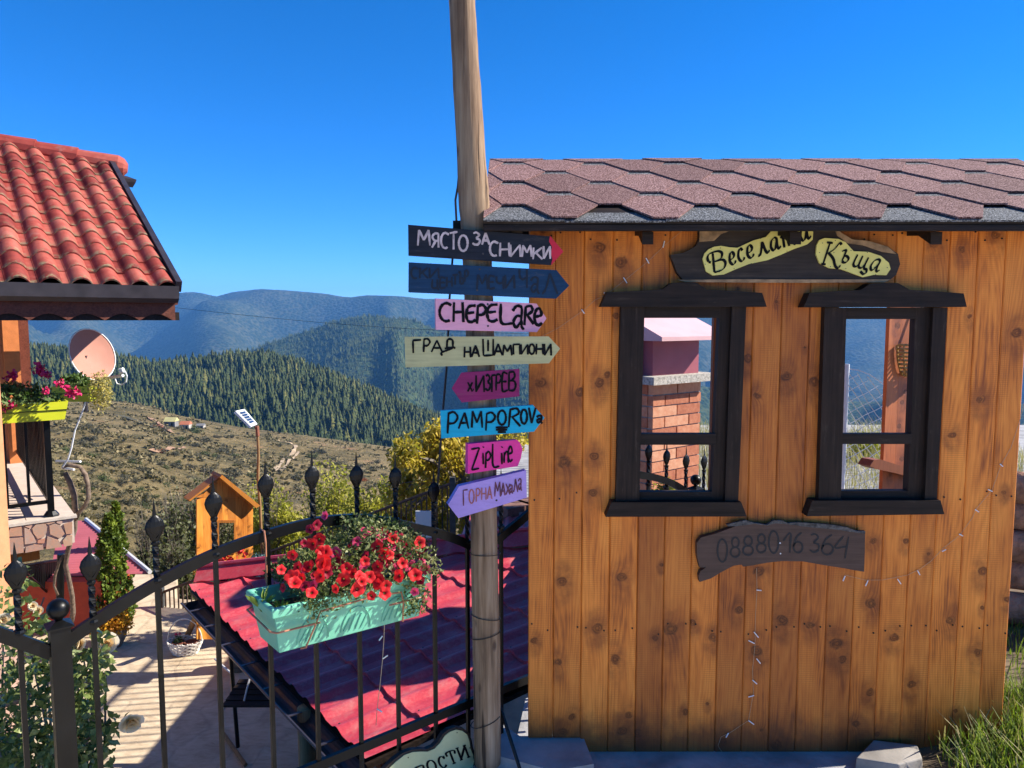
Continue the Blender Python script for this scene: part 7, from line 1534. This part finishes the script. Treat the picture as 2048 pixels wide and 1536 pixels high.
# ================================================================== TREES AND SHRUBS BEYOND THE PATIO
sh = [(655, 935, 1190, 190, 15.0, 4200, 'yellow-green poplar shrub rising highest behind the arched rail'), (565, 962, 1200, 150, 14.0, 3400, 'yellow-green poplar shrub right of the orange playhouse'), (745, 985, 1180, 130, 13.2, 2800, 'yellow-green poplar shrub between the arched rail and the yellow tree'), (500, 985, 1200, 120, 15.5, 2600, 'yellow-green poplar shrub behind the solar lamp pole')]
for i, (px, t_, b_, w_, Y, n, lb) in enumerate(sh): shrub(px, t_, b_, w_, Y, n, .085, 'yg_leaf', lb, 70 + i, group='yellow-green poplar shrubs beyond the patio', twigs=30)
for i, (px, t_, b_, w_, Y, n, lb) in enumerate([(300, 1020, 1200, 90, 12.4, 900, 'grey twiggy shrub nearest the thujas'), (345, 985, 1200, 110, 13.0, 1100, 'tall grey twiggy shrub between thujas and playhouse'), (395, 965, 1200, 110, 14.2, 1500, 'grey-green shrub directly behind the playhouse roof'), (435, 960, 1190, 110, 15.0, 1700, 'grey-green shrub seen through the playhouse window'), (360, 1080, 1215, 80, 11.6, 900, 'dark lower shrub behind the patio railing')]):
    shrub(px, t_, b_, w_, Y, n, .075, 'grey_leaf', lb, 90 + i, group='grey twiggy shrubs beyond the patio', twigs=70, hollow=.1)
def tree(px, top, base, Y, crowns, nleaf, lsize, lm, label, seed):
    b = at_y(px, base, Y); e = empty('tree', b, label, 'tree'); r = np.random.default_rng(seed); pts = []; tb = MB(); rr_ = random.Random(seed)
    tr = [b, b + Vector((.05, 0, 1.0)), b + Vector((-.03, .05, 1.9))]; tb.tube(tr, [.11, .085, .06], 8)
    for (cx, cy, rpx, wgt) in crowns:
        c = at_y(cx, cy, Y + rr_.uniform(-.6, .6)); R_ = rpx / F_PX * Y; tb.tube([tr[1].lerp(tr[2], rr_.random()), (tr[2] + c) / 2 + Vector((0, 0, -.15)), c], [.045, .03, .008], 5, False)
        for q in range(5): d = Vector((rr_.uniform(-1, 1), rr_.uniform(-1, 1), rr_.uniform(-.4, 1))) * R_ * .8; tb.tube([c - (c - tr[2]) * .25, c + d], [.012, .004], 4, False)
        m = int(nleaf * wgt); d = r.normal(size=(m, 3)); d /= np.linalg.norm(d, axis=1)[:, None]; pts.append(np.array(c)[None] + d * (R_ * r.uniform(.1, 1.45, m) ** .9)[:, None])
    p = np.concatenate(pts); v, f = leaves_at(p, r, lsize, .8, .42); o = put('crown', npmesh('crown', v - np.array(b), f, M[lm]), e); o['kind'] = 'stuff'; tb.build('trunk', M['twig'], e)
tree(925, 840, 1170, 9.9, [(880, 868, 26, .10), (850, 905, 30, .10), (812, 905, 28, .09), (900, 900, 34, .12), (950, 880, 34, .10), (1010, 890, 36, .12), (1045, 905, 34, .10), (985, 930, 44, .12), (1050, 960, 36, .08), (870, 945, 38, .10), (820, 950, 30, .07), (800, 985, 30, .07), (850, 1000, 40, .11), (905, 985, 40, .09), (800, 1035, 34, .08), (880, 1050, 40, .10), (960, 1010, 40, .08), (1030, 1000, 34, .06)], 6800, .084, 'yellow_leaf', 'bright yellow autumn tree behind the signpost', 101)

# ================================================================== ROSE BUSH BEHIND THE LEFT FENCE
fb = lambda s, off, z: F0 + FD * s - FNN * off + ZU * z
o = MB().prism([fb(-4.0, .06, -.45), fb(-1.02, .06, -.45), fb(-1.02, .85, -.45), fb(-4.0, 1.1, -.45)][::-1], (0, 0, -2.2)).build('planting_bed', M['soil']); tag(o, 'raised planting bed behind the left part of the fence', kind='structure')
M['rose_leaf'] = leafmat('rose leaves', [(.30, (.022, .045, .010)), (.44, (.09, .13, .03)), (.58, (.24, .28, .09)), (.70, (.55, .55, .28))], .30, .3, 16)
ros = empty('rose_bush', fb(-1.5, .45, -.45), 'leafy rose bush with cream roses behind the left part of the fence', 'plant'); r = np.random.default_rng(55); rr = random.Random(55); pts = []
areas = [((0, 1120, 70, 1300), 120), ((0, 1300, 110, 1536), 560), ((120, 1300, 210, 1420), 330), ((130, 1400, 190, 1560), 330), ((180, 1450, 232, 1540), 90), ((60, 1230, 110, 1300), 36), ((0, 1450, 140, 1600), 300), ((195, 1265, 220, 1330), 50)]
for (x0, y0, x1, y1), n in areas:
    for _ in range(n): pts.append(tuple(at_y(rr.uniform(x0, x1), rr.uniform(y0, y1), rr.uniform(1.99, 2.22))))
for k in range(22): pts.append(tuple(at_y(200 + k * 2.2 + rr.uniform(-4, 4), 1455 - 12 * (k / 22) + rr.uniform(-14, 14), 2.15)))
v, f = leaves_at(np.array(pts), r, .030, .1, .66); o = put('leaves', npmesh('leaves', v - np.array(ros.location), f, M['rose_leaf']), ros); o['kind'] = 'stuff'
mb = MB()
for k in range(34):
    x0 = rr.uniform(20, 190); a = at_y(x0, 1640, 2.5); b = at_y(x0 + rr.uniform(-50, 50), rr.uniform(1270, 1480), rr.uniform(2.3, 2.7)); mb.tube([a, a.lerp(b, .5) + Vector((rr.uniform(-.05, .05), 0, 0)), b], [.006, .005, .003], 5, False)
mb.tube([at_y(170, 1480, 2.15), at_y(205, 1460, 2.15), at_y(245, 1448, 2.14), at_y(262, 1444, 2.13)], .003, 5); mb.tube([at_y(60, 1290, 2.6), at_y(72, 1240, 2.6), at_y(88, 1195, 2.6)], .003, 5); o = mb.build('stems', M['vine'], ros)
def mat_rose():
    t = NT('cream rose petals'); uv = t.coord('UV'); sp = t.new('SeparateXYZ'); t.link(uv, sp.inputs[0]); c = t.ramp(sp.outputs[0], [(.0, (.78, .34, .05)), (.45, (.86, .62, .28)), (1.0, (.88, .80, .62))]); t.fin(c, .5, 0, .25)
    tr = t.new('BsdfTranslucent'); t.link(c, tr.inputs[0]); ms = t.new('MixShader'); ms.inputs[0].default_value = .3; t.link(t.p.outputs[0], ms.inputs[1]); t.link(tr.outputs[0], ms.inputs[2]); t.link(ms.outputs[0], t.n['Material Output'].inputs[0]); return t.mat
M['rose'] = mat_rose()
def rose_mesh(seed):
    r = random.Random(seed); v = []; f = []; uv = []
    for ring, (n, tilt, size) in enumerate([(3, .15, .45), (5, .45, .7), (6, .8, .95), (6, 1.15, 1.1)]):
        for k in range(n):
            a = 6.283 * k / n + ring * .7 + r.uniform(-.2, .2); ca_, sa_ = math.cos(a), math.sin(a); b = len(v); T = tilt + r.uniform(-.15, .15)
            for i, t in enumerate((0, .5, 1.0)):
                for j, w_ in enumerate((-1, 0, 1)):
                    rad_ = size * math.sin(T) * t + .06; z = size * math.cos(T) * t * .8 + (.12 * t * t if ring < 3 else -.1 * t * t); ww = size * .55 * math.sin(math.pi * (.25 + .5 * t)) * w_; rr2 = rad_ - .10 * abs(w_) * t
                    v.append((ca_ * rr2 - sa_ * ww, sa_ * rr2 + ca_ * ww, z)); uv.append((min(1, t * .6 + ring * .13), 0))
            for i in (0, 1):
                for j in (0, 1): f.append((b + i * 3 + j, b + i * 3 + j + 1, b + i * 3 + j + 4, b + i * 3 + j + 3))
    me = bpy.data.meshes.new('rose'); me.from_pydata(v, [], f); me.materials.append(M['rose']); l = me.uv_layers.new(name='uv')
    for lp in me.loops: l.data[lp.index].uv = uv[lp.vertex_index]
    me.polygons.foreach_set('use_smooth', [True] * len(f)); return me
RM = [rose_mesh(1), rose_mesh(2)]
for i, (x, y, s_, nx, nz) in enumerate([(158, 1290, .031, -.3, .5), (214, 1288, .031, .35, .6), (262, 1442, .034, .5, -.3), (150, 1302, .022, -.5, -.2), (78, 1222, .015, 0, .4), (8, 1240, .020, .3, .3), (66, 1212, .013, .3, .4)]):
    nd = Vector((nx, -.8, nz)).normalized(); put('rose', RM[i % 2], ros, Matrix.Translation(at_y(x, y, 2.12)) @ nd.to_track_quat('Z', 'Y').to_matrix().to_4x4() @ Matrix.Diagonal((s_, s_, s_, 1)))
o = MB().tube([at_y(-5, 1404, 2.75), at_y(28, 1396, 2.75), at_y(62, 1386, 2.75)], [.026, .028, .022], 10).build('log', M['log_bark'], None, smooth=True); tag(o, 'short reddish log lying in the rose bush', 'log')

# the camera's copies of nothing: final bookkeeping
for o in SC.objects:
    if '_b' in o: del o['_b']
